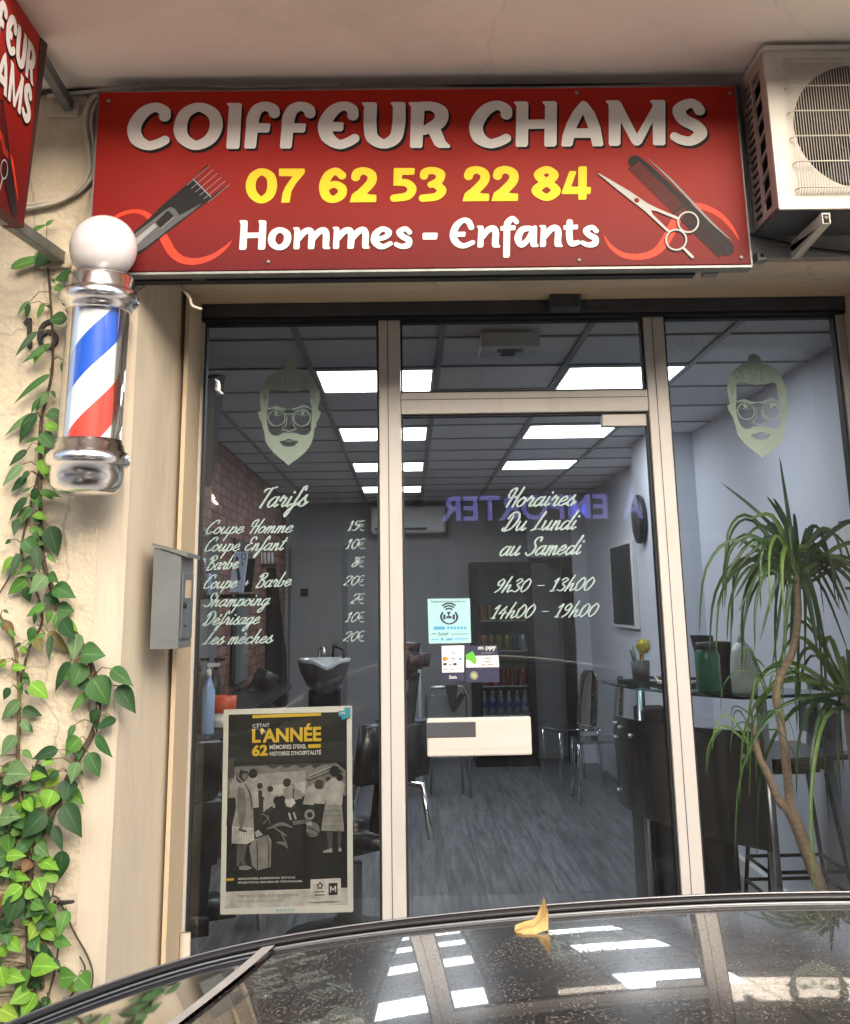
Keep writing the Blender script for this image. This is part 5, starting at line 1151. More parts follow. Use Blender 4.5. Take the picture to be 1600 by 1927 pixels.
for s, x0, x1 in (('À', 3.0, 2.74), ('EMPORTER', 2.55, .42)):
    g = G(); text_fit(g, s, rectq(x0, 2.98, x1, 2.66) if s != 'À' else rectq(x0, 3.06, x1, 2.66), e4, M['violet'], .02); g.obj('lettering', ts)
# ------------------------------------------------------------------ ceiling lights
M['led'] = emit('led', (0.88, 0.93, 1.0), LAMP)
def ceiling_light(x0, y0, label):
    t = thing('ceiling_light', label, 'ceiling light', (x0 + .28, y0 + .28, CEIL - .006), 'square light panels in the shop ceiling')
    g = G()
    for a, b, c_, d_ in ((0, .57, 0, .012), (0, .57, .558, .57), (0, .012, .0121, .5579), (.558, .57, .0121, .5579)): g.box(x0 + a, x0 + b, y0 + c_, y0 + d_, CEIL - .016, CEIL - .001, M['white'])
    g.obj('frame', t)
    g = G(); g.box(x0 + .0125, x0 + .5575, y0 + .0125, y0 + .5575, CEIL - .010, CEIL - .001, M['led']); g.obj('diffuser', t); return t
nth = ['nearest the window', 'second from the window', 'third from the window', 'deepest in the shop']
for i, y in enumerate((1.463, 3.269, 5.075, 6.881)):
    if i == 0: l0 = ceiling_light(-.435, y, 'lit square ceiling panel of the row left of the door, ' + nth[0]); continue
    c_ = copy_tree(l0); c_.location.y += y - 1.463; c_['label'] = 'lit square ceiling panel of the row left of the door, ' + nth[i]
for i, y in enumerate((1.463, 3.269, 5.075)):
    c_ = copy_tree(l0); c_.location.x += 1.206; c_.location.y += y - 1.463; c_['label'] = 'lit square ceiling panel of the row right of the door, ' + (nth[i] if i < 2 else 'deepest in the shop')

g = G(); p0, p1 = PZ(907, 646, CEIL - .07), PZ(1018, 648, CEIL - .07)
ac_x0, ac_x1 = float(p0[0]), float(p1[0])
t = thing('ceiling_sensor_box', 'white slotted unit on the ceiling just above the door', 'ceiling unit', ((ac_x0 + ac_x1) / 2, .8, CEIL - .07))
g.box(ac_x0, ac_x1, .72, .95, CEIL - .075, CEIL - .0125, M['white'], .006); g.obj('casing', t)
g = G()
for x in (.30, .37, .58, .66): 
    for k in range(3): g.box(ac_x0 + (ac_x1 - ac_x0) * x + k * .007, ac_x0 + (ac_x1 - ac_x0) * x + k * .007 + .004, .76, .83, CEIL - .0765, CEIL - .0745, M['black'])
xm = (ac_x0 + ac_x1) / 2; g.box(xm - .03, xm + .03, .76, .90, CEIL - .0768, CEIL - .0745, M['darkmetal']); g.obj('vent_slots', t)

# wall mounted cooler at the back
ax0_, ax1_ = float(PY(697, 950, 8.5)[0]), float(PY(838, 950, 8.5)[0]); az_0, az_1 = float(PY(770, 1003, 8.5)[2]), float(PY(770, 952, 8.5)[2])
t = thing('wall_air_conditioner', 'white indoor air conditioner high on the rear wall', 'air conditioner', ((ax0_ + ax1_) / 2, 8.7, az_0))
g = G(); g.box(ax0_, ax1_, 8.5, 8.748, az_0, az_1, M['white'], .03); g.obj('casing', t)
g = G(); g.box(ax0_ + .05, ax1_ - .2, 8.49, 8.51, az_0 + .03, az_0 + .055, M['darkmetal']); g.obj('air_slot', t)

# back door, fridge, dark doorway
M['doorgrey'] = mat('doorgrey', (0.36, 0.36, 0.36), .6, var=.06, scale=2)
t = thing('back_door', 'plain grey interior door in the rear wall beside the wash basin', 'door', (-.95, 8.7, FLOOR))
d0, d1 = PY(548, 1037, 8.72), PY(645, 1037, 8.72)
g = G(); g.box(d0[0], d1[0], 8.70, 8.748, FLOOR, d0[2], M['doorgrey'], .004); lf = g.obj('leaf', t)
g = G(); p = PY(632, 1228, 8.66); g.box(p[0] - .02, p[0] + .03, 8.68, 8.699, p[2] - .1, p[2] + .1, M['steel']); g.tube([(p[0], 8.68, p[2]), (p[0], 8.64, p[2]), (p[0] - .11, 8.64, p[2])], .012, M['steel']); g.obj('handle', lf)
g = G(); p = PY(573, 1115, 8.69); g.box(p[0] - .04, p[0] + .04, 8.69, 8.699, p[2] - .04, p[2] + .04, M['black']); g.obj('sign_plate', lf)
g = G()
for a, b in ((d0[0] - .05, d0[0] - .002), (d1[0] + .002, d1[0] + .05)): g.box(a, b, 8.72, 8.7485, FLOOR, d0[2] + .05, M['tbar'])
g.obj('frame', t)
FY0 = 8.0
f0, f1 = PY(887, 1058, FY0), PY(1000, 1058, FY0); fx0, fx1, fzt = float(f0[0]), float(f1[0]), float(f0[2])
fr = thing('drinks_fridge', 'tall black glass door drinks fridge at the back of the shop', 'fridge', ((fx0 + fx1) / 2, FY0 + .3, FLOOR))
g = G()
g.box(fx0, fx0 + .035, FY0 + .04, FY0 + .6, FLOOR, fzt, M['black']); g.box(fx1 - .035, fx1, FY0 + .04, FY0 + .6, FLOOR, fzt, M['black'])
g.box(fx0 + .0352, fx1 - .0352, FY0 + .04, FY0 + .6, fzt - .12, fzt, M['black']); g.box(fx0 + .0352, fx1 - .0352, FY0 + .04, FY0 + .6, FLOOR, FLOOR + .16, M['black'])
M['fridgein'] = mat('fridgeinside', (0.30, 0.33, 0.36), .5)
g.box(fx0 + .0352, fx1 - .0352, FY0 + .56, FY0 + .6, FLOOR + .161, fzt - .121, M['fridgein']); g.obj('cabinet', fr)
g = G()
g.box(fx0, fx0 + .07, FY0, FY0 + .038, FLOOR + .12, fzt - .07, M['black'], .004); g.box(fx1 - .07, fx1, FY0, FY0 + .038, FLOOR + .12, fzt - .07, M['black'], .004)
g.box(fx0 + .0702, fx1 - .0702, FY0, FY0 + .038, fzt - .13, fzt - .07, M['black']); g.box(fx0 + .0702, fx1 - .0702, FY0, FY0 + .038, FLOOR + .12, FLOOR + .19, M['black'])
do = g.obj('door', fr); g = G(); g.box(fx0 + .071, fx1 - .071, FY0 + .016, FY0 + .021, FLOOR + .191, fzt - .131, glassmat('fridgeglass', (.9, .93, .95), 1.0, .01)); g.obj('glass', do)
shelf_y = [1167, 1224, 1290, 1345]
zsh = [float(PY(945, y, FY0 + .1)[2]) for y in shelf_y]
for z in zsh:
    g = G(); g.box(fx0 + .04, fx1 - .04, FY0 + .06, FY0 + .54, z - .012, z, M['white']); g.obj('shelf', fr)
canc = {'orange': (0.55, 0.20, 0.03), 'gold': (0.50, 0.36, 0.06), 'red': (0.42, 0.03, 0.03), 'blue': (0.05, 0.09, 0.22), 'white': (0.5, 0.5, 0.5)}
rows = [(zsh[0], ['orange', 'orange', 'gold', 'orange', 'orange', 'red'], 'top'), (zsh[1], ['orange', 'gold', 'gold', 'gold', 'blue', 'white'], 'second'), (zsh[2], ['gold', 'red', 'red', 'red', 'red', 'red'], 'third')]
protoc = {}
for z, cols, nmr in rows:
    for i, cn in enumerate(cols):
        x = fx0 + .10 + i * (fx1 - fx0 - .2) / 5; lab = '%s drink can on the %s shelf of the fridge' % (cn, nmr)
        if cn not in protoc:
            g = G(); g.lathe([(.024, 0), (.031, .006), (.031, .13), (.025, .145), (.024, .148)], (x, FY0 + .12, z + .001), mat('can_' + cn, canc[cn], .3, metal=.4), 14)
            protoc[cn] = g.obj('drink_can', None, (x, FY0 + .12, z + .001)); o = protoc[cn]
        else: o = protoc[cn].copy(); COL.objects.link(o); o.location = (x, FY0 + .12, z + .001)
        tag(o, lab, 'drink can', 'cans in the drinks fridge')
M['pet'] = mat('petbottle', (0.30, 0.38, 0.45), .15); M['petlabel'] = mat('petlabel', (0.06, 0.13, 0.42), .4)
for i in range(6):
    x = fx0 + .10 + i * (fx1 - fx0 - .2) / 5
    if i == 0:
        t = thing('water_bottle', 'small water bottle with blue label on the lowest fridge shelf', 'bottle', (x, FY0 + .12, zsh[3] + .001), 'water bottles on the lowest fridge shelf'); b0 = t
        g = G(); g.lathe([(.02, 0), (.032, .008), (.032, .14), (.014, .19), (.014, .205)], (x, FY0 + .12, zsh[3] + .001), M['pet'], 14); g.obj('body', t)
        g = G(); g.lathe([(.0325, .07), (.0325, .12)], (x, FY0 + .12, zsh[3] + .001), M['petlabel'], 14); g.obj('label', t)
        g = G(); g.lathe([(.015, .205), (.015, .222)], (x, FY0 + .12, zsh[3] + .001), M['white'], 10); g.obj('cap', t)
    else: c_ = copy_tree(b0); c_.location.x = x
t = thing('dark_doorway', 'open doorway with black frame right of the drinks fridge', 'doorway', (1.5, 8.4, FLOOR))
q0, q1 = PY(1003, 1050, 8.3), PY(1058, 1050, 8.3); dz = float(q0[2])
g = G(); g.box(q1[0] - .02, q1[0] + .09, 8.25, 8.33, FLOOR, dz, M['black']); g.box(fx1 + .003, q1[0] - .0202, 8.25, 8.33, dz - .05, dz, M['black']); g.obj('frame', t)
g = G(); g.box(fx1 + .02, q1[0] - .03, 8.60, 8.64, FLOOR, dz - .06, M['wallgrey']); g.obj('leaf', t)
g = G(); g.box(q1[0] + .092, 1.8398, 8.2, 8.4, FLOOR, CEIL - .003, M['wallwhite']); g.box(fx1 + .001, q1[0] + .0915, 8.26, 8.4, dz + .002, CEIL - .003, M['wallgrey']); tag(g.obj('partition_wall', None, (1.7, 8.3, FLOOR)), 'short white partition wall beside the dark doorway', 'wall')

# clock, picture, ledge on the right
p = PX(1210, 977, 1.598); ry_, rz_ = .20, .16
t = thing('wall_clock', 'round black wall clock on the white pillar', 'clock', p)
g = G(); g.lathe([(.150, -.001), (.165, -.02), (.160, -.045), (.145, -.05), (.001, -.052)], p, mat('clockblack', (.025, .027, .035), .45), 40, (1, 0, 0)); g.obj('face', t)
g = G(); g.box(p[0] - .056, p[0] - .0535, p[1] - .004, p[1] + .004, p[2], p[2] + .1, M['steel']); g.box(p[0] - .056, p[0] - .0535, p[1] - .07, p[1], p[2] - .004, p[2] + .004, M['steel']); g.obj('hands', t)
p0, p1 = PX(1166, 1030, 1.836), PX(1203, 1176, 1.836)
t = thing('picture_frame', 'tall dark picture in a white frame past the pillar', 'picture', (1.83, p1[1], p1[2]))
ya, yb2 = sorted((float(p0[1]), float(p1[1]))); za, zb3 = float(p1[2]), float(p0[2])
g = G(); g.box(1.80, 1.838, ya - .05, yb2 + .35, za - .03, zb3 + .03, M['white'], .004); g.obj('frame', t)
g = G(); g.box(1.794, 1.7995, ya, yb2 + .25, za, zb3, mat('picturedark', (.025, .028, .03), .3)); g.obj('print', t)
p = PX(1625, 980, 1.905); q = PX(1583, 985, 1.905)
t = thing('notice_frame', 'thin black framed white notice on the right wall behind the plant', 'picture', (1.9, q[1], 1.9))
za, zb3 = float(PX(1590, 1110, 1.905)[2]), float(PX(1590, 980, 1.905)[2]); ya, yb2 = float(q[1]) - .35, float(q[1])
g = G(); g.box(1.893, 1.9085, ya, yb2, za, zb3, M['black']); g.obj('frame', t)
g = G(); g.box(1.889, 1.8925, ya + .012, yb2 - .012, za + .012, zb3 - .012, M['white']); g.obj('sheet', t)

# ------------------------------------------------------------------ reception desk
M['smoke'] = mat('smokepanel', (0.040, 0.045, 0.048), 0.16, coat=.4, var=.2, scale=2); M['deskdark'] = mat('deskdark', (0.022, 0.023, 0.026), 0.3, var=.3, scale=3)
M['deskglass'] = glassmat('deskglass', (.72, .86, .84), 1.2, .01)
A_, B_ = np.array([1.02, 2.2]), np.array([1.40, 1.0])
def plan(t, off=0.0):     # bowed line of the desk front, t from the inner end to the street end
    p = A_ + (B_ - A_) * t; nrm = np.array([-(B_ - A_)[1], (B_ - A_)[0]]); nrm = -nrm / np.linalg.norm(nrm)
    return p + nrm * (.10 * 4 * t * (1 - t) + off)
dk = thing('reception_desk', 'dark smoked panel reception desk with a glass top', 'desk', (1.25, 1.6, FLOOR))
def bowed(z0a, z1a, z0b, z1b, off, th, m, name, t0=0.0, t1=1.0):
    g = G(); n = 20; vs = []
    for i in range(n + 1):
        t = t0 + (t1 - t0) * i / n
        z0, z1 = z0a + (z0b - z0a) * t, z1a + (z1b - z1a) * t
        for o in (off, off - th):
            p = plan(t, o); vs += [(p[0], p[1], z0), (p[0], p[1], z1)]
    f = []
    for i in range(n):
        a = i * 4; b = a + 4; f += [(a, b, b + 1, a + 1), (a + 2, a + 3, b + 3, b + 2), (a + 1, b + 1, b + 3, a + 3), (a, a + 2, b + 2, b)]
    f += [(0, 1, 3, 2), (n * 4, n * 4 + 2, n * 4 + 3, n * 4 + 1)]
    g.add(vs, f, m, False); return g.obj(name, dk)
zt_p = float(PY(1150, 1345, 2.2)[2]); zt_q = float(PY(1425, 1378, 1.0)[2]); zb_p = float(PY(1155, 1510, 2.2)[2]); zb_q = float(PY(1425, 1603, 1.0)[2])
bowed(zb_p, zt_p, zb_q, zt_q, .0, .012, M['smoke'], 'curved_panel')
bowed(FLOOR, zb_p + .1, FLOOR, zb_q + .1, -.06, .02, M['deskdark'], 'base_panel', .03, .80)
bowed(1.236, 1.248, 1.236, 1.248, .06, .50, M['deskglass'], 'glass_top')
bowed(.98, 1.0, .98, 1.0, -.10, .45, M['deskdark'], 'work_surface', .02, .97)
for i, (t_, r_) in enumerate(((.985, .022), (.30, .020))):
    p = plan(t_, -.035); g = G(); g.tube([(p[0], p[1], FLOOR), (p[0], p[1], 1.2355)], r_, M['steel'], 14); g.obj('post', dk)
for t_, z in ((.02, zt_p - .04), (.10, zt_p - .05), (.24, zt_p - .07), (.02, zb_p + .30), (.03, zb_p + .06), (.93, zt_q - .1)):
    g = G(); p = plan(t_, .004); g.ball((p[0], p[1], z), .012, M['steel'], 10); g.obj('bolt', dk)
ZD = 1.2485
def onDesk(px_, py_):
    p = PZ(px_, py_, ZD); return float(p[0]), float(p[1])
x, y = 1.10, 1.95
p = PY(1206, 1260, 1.95); x = float(p[0])
t = thing('pencil_cup', 'grey mesh pencil cup of pens on the desk end', 'pen cup', (x, y, ZD))
g = G(); g.lathe([(.040, 0), (.046, .10), (.043, .10), (.037, .004), (.001, .003)], (x, y, ZD), M['darkmetal'], 18); g.obj('cup', t)
for i, (dx, col_, hh) in enumerate(((-.03, (.02, .02, .02), .15), (-.022, (.02, .18, .08), .17), (.005, (.35, .03, .03), .18), (.014, (.02, .02, .02), .16))):
    g = G(); g.tube([(x + dx * .3, y, ZD + .01), (x + dx * 1.4, y + .01, ZD + hh)], .0055, mat('pen%d' % i, col_, .4), 8); g.obj('pen', t)
t = thing('flower_pen', 'fluffy yellow pompom on a stick standing in the pencil cup', 'pompom', (x, y, ZD + .02))
g = G(); g.tube([(x - .01, y - .01, ZD + .01), (x + .02, y - .01, ZD + .16)], .004, mat('yellowstick', (.5, .42, .05), .5), 6); g.obj('stick', t)
pc = PY(1211, 1216, 1.94); M['pom'] = mat('pompom', (.75, .66, .06), .9, var=.25, scale=60)
g = G(); g.ball(pc, .030, M['pom'], 14)
for i in range(260):
    v = np.array([rnd.gauss(0, 1) for _ in range(3)]); v /= np.linalg.norm(v); s_ = np.cross(v, (.3, .5, .8)); s_ *= .004 / np.linalg.norm(s_)
    g.add([pc + v * .022 + s_, pc + v * .022 - s_, pc + v * rnd.uniform(.036, .046)], [(0, 1, 2)], M['pom'])
g.obj('pompom', t)
def lathe_thing(name, label, cat, px_, Y, prof, m):
    p = PY(px_, 1295, Y); return p
Yj = 1.28; p = PY(1335, 1290, Yj); x = float(p[0])
t = thing('green_jar', 'translucent green jar with dark lid on the glass desk top', 'jar', (x, Yj, ZD))
r = .5 * float(PY(1357, 1250, Yj)[0] - PY(1311, 1250, Yj)[0]); ht = float(PY(1335, 1222, Yj)[2]) - ZD
g = G(); g.lathe([(r * .9, 0), (r, .008), (r, ht * .86), (r * .86, ht * .97), (r * .8, ht)], (x, Yj, ZD), mat('greenjar', (.015, .22, .12), .25, coat=.5, var=.3, scale=12), 26); g.obj('body', t)
g = G(); g.lathe([(r * .88, ht), (r * .88, ht + .025), (r * .8, ht + .03), (.001, ht + .031)], (x, Yj, ZD), M['darkmetal'], 26); g.obj('lid', t)
Yj = 1.12; p = PY(1402, 1290, Yj); x = float(p[0])
t = thing('pump_bottle', 'white gel pump bottle standing at the street end of the desk', 'bottle', (x, Yj, ZD))
r = .5 * float(PY(1427, 1260, Yj)[0] - PY(1378, 1260, Yj)[0]); ht = float(PY(1402, 1210, Yj)[2]) - ZD; h2 = float(PY(1400, 1174, Yj)[2]) - ZD
M['gel'] = mat('gelbottle', (.74, .80, .78), .3, coat=.3)
g = G(); g.lathe([(r * .9, 0), (r, .01), (r, ht * .5), (r * .85, ht * .85), (r * .5, ht * .98), (r * .4, ht)], (x, Yj, ZD), M['gel'], 24); g.obj('body', t)
g = G(); g.lathe([(.016, ht), (.016, ht + .03), (.007, ht + .031), (.007, h2)], (x, Yj, ZD), M['white'], 14); g.box(x - .045, x + .014, Yj - .01, Yj + .01, h2 - .012, h2 + .004, M['white'], .004); g.obj('pump', t)
Yj = 1.55
t = thing('card_terminal_screen', 'black tilted screen standing behind the green jar', 'screen', (1.4, Yj, ZD))
c4 = [PY(1300, 1195, Yj), PY(1342, 1196, Yj + .04), PY(1346, 1262, Yj - .02), PY(1318, 1262, Yj - .05)]
g = G(); g.prism(c4, (0, .02, 0), M['black']); g.obj('panel', t)
g = G(); p = PY(1335, 1285, Yj); g.tube([(p[0], Yj, ZD), (p[0], Yj, float(c4[3][2]) + .02)], .012, M['black']); g.lathe([(.06, 0), (.06, .008), (.001, .009)], (p[0], Yj, ZD), M['black'], 18); g.obj('stand', t)
p0 = PY(1336, 1208, 1.45); p1 = PY(1380, 1296, 1.45)
g = G(); g.box(p0[0], p1[0], 1.42, 1.55, ZD, p0[2], M['black'], .006); tag(g.obj('black_box', None, (p0[0], 1.45, ZD)), 'upright black box between the green jar and the pump bottle', 'box')
g = G()
for i, (w_, d_, a_) in enumerate(((.18, .24, .1), (.16, .22, -.2), (.15, .2, .35))):
    bm = bmesh.new(); bmesh.ops.create_cube(bm, size=1); mt = Matrix.Translation((1.23, 1.72, ZD + .006 + i * .0125)) @ Matrix.Rotation(a_, 4, 'Z') @ Matrix.Diagonal((w_, d_, .012, 1)); g.addbm(bm, [M['black'], M['white'], M['deskdark']][i], False, mt)
tag(g.obj('booklets', None, (1.23, 1.72, ZD)), 'small pile of booklets on the desk next to the pencil cup', 'booklets')
p0 = PY(1328, 1340, 1.45); g = G(); g.box(1.32, 1.46, 1.25, 1.5, 1.0005, 1.05, M['white'], .003); g.box(1.321, 1.459, 1.24, 1.2495, 1.002, 1.045, mat('tealcard', (.05, .22, .25), .5)); tag(g.obj('paper_tray', None, (1.39, 1.37, 1.0)), 'white and teal paper tray on the shelf below the glass top', 'tray')
g = G(); g.box(1.235, 1.30, 1.35, 1.45, 1.0005, 1.03, mat('yellowbox', (.6, .5, .05), .5), .004); tag(g.obj('yellow_box', None, (1.27, 1.4, 1.0)), 'tiny yellow box on the shelf below the glass top', 'box')
g = G(); g.box(1.08, 1.22, 1.75, 2.0, 1.0005, 1.14, M['black'], .01); tag(g.obj('cash_box', None, (1.15, 1.9, 1.0)), 'black cash box on the desk shelf under the pencil cup', 'box')

# bar stool with a wooden box
M['leather'] = mat('leather', (0.016, 0.013, 0.015), 0.36, bump=.25, bscale=60, coat=.1)
sx_, sy_ = 1.72, 1.72
st = thing('bar_stool', 'black leather bar stool with thin metal legs behind the desk', 'stool', (sx_, sy_, FLOOR))
zs_ = .90
g = G(); bm = bmesh.new(); bmesh.ops.create_cube(bm, size=1); bmesh.ops.bevel(bm, geom=list(bm.edges), offset=.25, segments=4, affect='EDGES'); g.addbm(bm, M['leather'], True, Matrix.Translation((sx_, sy_, zs_)) @ Matrix.Diagonal((.36, .36, .07, 1))); g.obj('seat', st)
g = G(); bm = bmesh.new(); bmesh.ops.create_cube(bm, size=1); bmesh.ops.bevel(bm, geom=list(bm.edges), offset=.3, segments=4, affect='EDGES'); g.addbm(bm, M['leather'], True, Matrix.Translation((sx_ + .15, sy_, zs_ + .20)) @ Matrix.Rotation(.12, 4, 'Y') @ Matrix.Diagonal((.07, .36, .36, 1))); g.obj('backrest', st)
lg = [(sx_ + a * .13, sy_ + b * .13, sx_ + a * .21, sy_ + b * .21) for a, b in ((-1, -1), (1, -1), (1, 1), (-1, 1))]
for x0, y0, x1, y1 in lg:
    g = G(); g.tube([(x0, y0, zs_ - .03), (x1, y1, FLOOR)], .010, M['black'], 8); g.obj('leg', st)
for zz in (.38, .48):
    k = 1 - (zz - FLOOR) / (zs_ - FLOOR); rr = .13 + .08 * k
    g = G(); pts = [(sx_ + a * rr, sy_ + b * rr, zz) for a, b in ((-1, -1), (1, -1), (1, 1), (-1, 1), (-1, -1))]
    for a, b in zip(pts[:-1], pts[1:]): g.tube([a, b], .008, M['black'], 6)
    g.obj('footrest', st)
M['wood'] = mat('woodbox', (.30, .15, .06), .5, var=.4, scale=6, stretch=(1, 6, 6))
g = G(); g.box(sx_ - .15, sx_ + .08, sy_ - .10, sy_ + .08, zs_ + .0355, zs_ + .088, M['wood'], .005); g.box(sx_ - .15, sx_ + .08, sy_ - .1008, sy_ - .0995, zs_ + .068, zs_ + .070, M['black']); tag(g.obj('wooden_box', None, (sx_, sy_, zs_ + .036)), 'flat brown wooden box lying on the bar stool seat', 'box')

# clear plastic chairs
M['acrylic'] = glassmat('acrylic', (.86, .90, .94), 2.2, .04)
def ghost():
    t = thing('clear_chair', 'see-through plastic chair nearer the desk', 'chair', (1.36, 4.6, FLOOR), 'clear plastic chairs behind the desk')
    x, y = 1.36, 4.6
    g = G(); g.box(x - .2, x + .2, y - .2, y + .2, FLOOR + .44, FLOOR + .465, M['acrylic'], .01); g.obj('seat', t)
    g = G(); n = 10; vs = []
    for i in range(n + 1):
        zz = FLOOR + .47 + .46 * i / n; w_ = .19 - .03 * (i / n) ** 3 - (.06 if i == n else 0)
        for j in range(7):
            a = (j / 6 - .5) * 2; vs.append((x + .19 + .05 * i / n - .03 * a * a, y + a * w_, zz))
    g.add(vs, [(i * 7 + j, i * 7 + j + 1, (i + 1) * 7 + j + 1, (i + 1) * 7 + j) for i in range(n) for j in range(6)], M['acrylic'], True)
    rim = [vs[i * 7] for i in range(n + 1)] + [vs[n * 7 + j] for j in range(1, 7)] + [vs[i * 7 + 6] for i in range(n - 1, -1, -1)]
    g.tube(rim, .009, M['acrylic'], 6); g.obj('backrest', t)
    for a, b in ((-1, -1), (1, -1), (1, 1), (-1, 1)):
        g = G(); g.tube([(x + a * .18, y + b * .18, FLOOR + .44), (x + a * .205, y + b * .20, FLOOR)], [.02, .014], M['acrylic'], 8); g.obj('leg', t)
    return t
c0 = ghost(); c1 = copy_tree(c0); c0.location = (1.52, 6.0, FLOOR); c1.location = (1.42, 6.9, FLOOR); c1.rotation_euler.z = .3; c1['label'] = 'see-through plastic chair farther from the desk'

# ------------------------------------------------------------------ potted plant behind the right pane
M['drac'] = mat('dracleaf', (0.060, 0.165, 0.036), .38, var=.45, scale=14, stretch=(1, 1, .2)); M['drac2'] = mat('dracleaf2', (0.20, 0.36, 0.06), .4, var=.3, scale=14); M['trunk'] = mat('dractrunk', (.50, .36, .24), .85, var=.4, scale=30, bump=.5, bscale=60, stretch=(1, 1, 3))
YP = .48
dp = thing('dragon_tree', 'tall dragon tree with drooping strap leaves behind the right pane', 'plant', PY(1570, 1900, YP))
def D(x, y, dy=0.0): return np.array(PY(x, y, YP + dy))
pb = D(1562, 1760); pot = np.array([pb[0] + .03, YP, FLOOR])
g = G()
def trunk(pts, r0, r1):
    q, _ = smoothpts(pts, [1] * len(pts), k=5); g.tube(q, [(r0 + (r1 - r0) * i / (len(q) - 1)) * (1 + .06 * (i % 2)) for i in range(len(q))], M['trunk'], 10)
trunk([np.array([pot[0], YP, FLOOR + .28]), D(1550, 1690), D(1525, 1620), D(1503, 1560), D(1487, 1525)], .024, .021)
trunk([D(1488, 1530), D(1465, 1505), D(1446, 1460), D(1428, 1420), D(1421, 1385), D(1415, 1360)], .015, .010)
trunk([D(1488, 1530), D(1484, 1480), D(1478, 1420), D(1468, 1350), D(1461, 1310), D(1470, 1270), D(1492, 1225), D(1502, 1160), D(1500, 1100), D(1497, 1050)], .016, .012)
trunk([np.array([pot[0] + .06, YP + .05, FLOOR + .28]), D(1620, 1600), D(1608, 1450), D(1598, 1370), D(1592, 1310)], .02, .012)
g.obj('trunk', dp)
g = G(); rp_ = .16
g.lathe([(rp_ * .7, 0), (rp_, .28), (rp_ + .012, .285), (rp_ + .012, .31), (rp_ - .01, .31), (rp_ - .012, .27), (.001, .268)], pot, mat('plantpot', (.12, .10, .09), .6), 28); g.obj('pot', dp)
gl = G()
def strap(p0, pts, w_, m):
    q, _ = smoothpts([p0] + pts, [1] * (len(pts) + 1), k=4); n = len(q); vs = []
    nr = np.array([rnd.uniform(-.5, .5), -1, rnd.uniform(-.2, .4)])
    for i, p in enumerate(q):
        d = q[min(i + 1, n - 1)] - q[max(i - 1, 0)]; d /= (np.linalg.norm(d) + 1e-9); s_ = np.cross(d, nr); s_ /= (np.linalg.norm(s_) + 1e-9)
        t = i / (n - 1); ww = w_ * (.55 + .45 * min(1, t * 4)) * (1 - t) ** .55 * .5
        u_ = np.cross(s_, d); vs += [p + s_ * ww + u_ * ww * .35, p, p - s_ * ww + u_ * ww * .35]
    gl.add(vs, [(i * 3 + j, i * 3 + j + 1, i * 3 + j + 4, i * 3 + j + 3) for i in range(n - 1) for j in range(2)], m, True)
Zc = lambda zx, zy: (1340 + zx / 3.2115, 840 + zy / 3.2115)
traced = [[(490, 600), (450, 330), (408, 60)], [(490, 620), (280, 400), (50, 215)], [(495, 580), (400, 400), (330, 300)], [(495, 590), (430, 420), (372, 310)], [(480, 640), (360, 420), (225, 440)], [(470, 620), (300, 480), (150, 625)], [(480, 640), (250, 570), (40, 850)], [(480, 650), (330, 570), (155, 735)], [(470, 640), (330, 640), (120, 780), (25, 975)], [(480, 660), (300, 680), (130, 930)], [(480, 670), (290, 740), (150, 1035)], [(480, 680), (260, 790), (190, 1130)],
          [(520, 610), (640, 620), (760, 780)], [(520, 620), (680, 660), (835, 960)], [(520, 640), (700, 760), (830, 1040)], [(520, 630), (690, 665), (900, 720)], [(520, 650), (640, 740), (780, 1000)], [(480, 690), (380, 850), (290, 1180)], [(480, 700), (430, 850), (360, 1380)], [(500, 700), (490, 900), (470, 1280)], [(520, 700), (560, 900), (560, 1340)], [(530, 690), (620, 900), (720, 1400)], [(540, 690), (680, 880), (830, 1260)], [(500, 700), (450, 1000), (440, 1300)], [(530, 700), (600, 1000), (640, 1250)], [(570, 1030), (680, 1190), (780, 1460)], [(520, 700), (520, 1000), (520, 1540)], [(550, 690), (640, 1050), (670, 1580)]]
for k, pts in enumerate(traced):
    dy0 = rnd.uniform(-.05, .05); dd = rnd.uniform(-.12, .12)
    P_ = [D(*Zc(*p), dy0 * 0 + dd * i / len(pts)) for i, p in enumerate(pts)]; strap(P_[0], P_[1:], rnd.uniform(.019, .027), M['drac2'] if k in (12, 13, 25, 4) else M['drac'])
def crown_(c, n, L, spread, m2=.2, droop=1.0, ws=1.0):
    for i in range(n):
        a = rnd.uniform(0, 2 * math.pi); el = rnd.uniform(-.3, 1.1); h_ = np.array([math.cos(a) * math.cos(el), math.sin(a) * math.cos(el) * .8, math.sin(el)]); l_ = L * rnd.uniform(.6, 1.1)
        p1 = c + h_ * l_ * .45; p2 = c + h_ * l_ * .75 + np.array([0, 0, -l_ * .28 * droop]); p3 = c + h_ * l_ * .85 + np.array([0, 0, -l_ * .75 * droop])
        if min(p1[1], p2[1], p3[1]) < .03: continue
        strap(c + np.array([0, 0, rnd.uniform(-.1, .03)]), [p1, p2, p3], rnd.uniform(.016, .024) * ws, M['drac2'] if rnd.random() < m2 else M['drac'])
crown_(D(1500, 1060), 40, .50, 1, .25, 1.15); crown_(D(1605, 1310), 44, .60, 1, .35, 1.15); crown_(D(1415, 1360), 11, .20, 1, .3, 1, .38); crown_(D(1440, 1265), 10, .20, 1, .2, 1, .38)
gl.obj('leaves', dp)

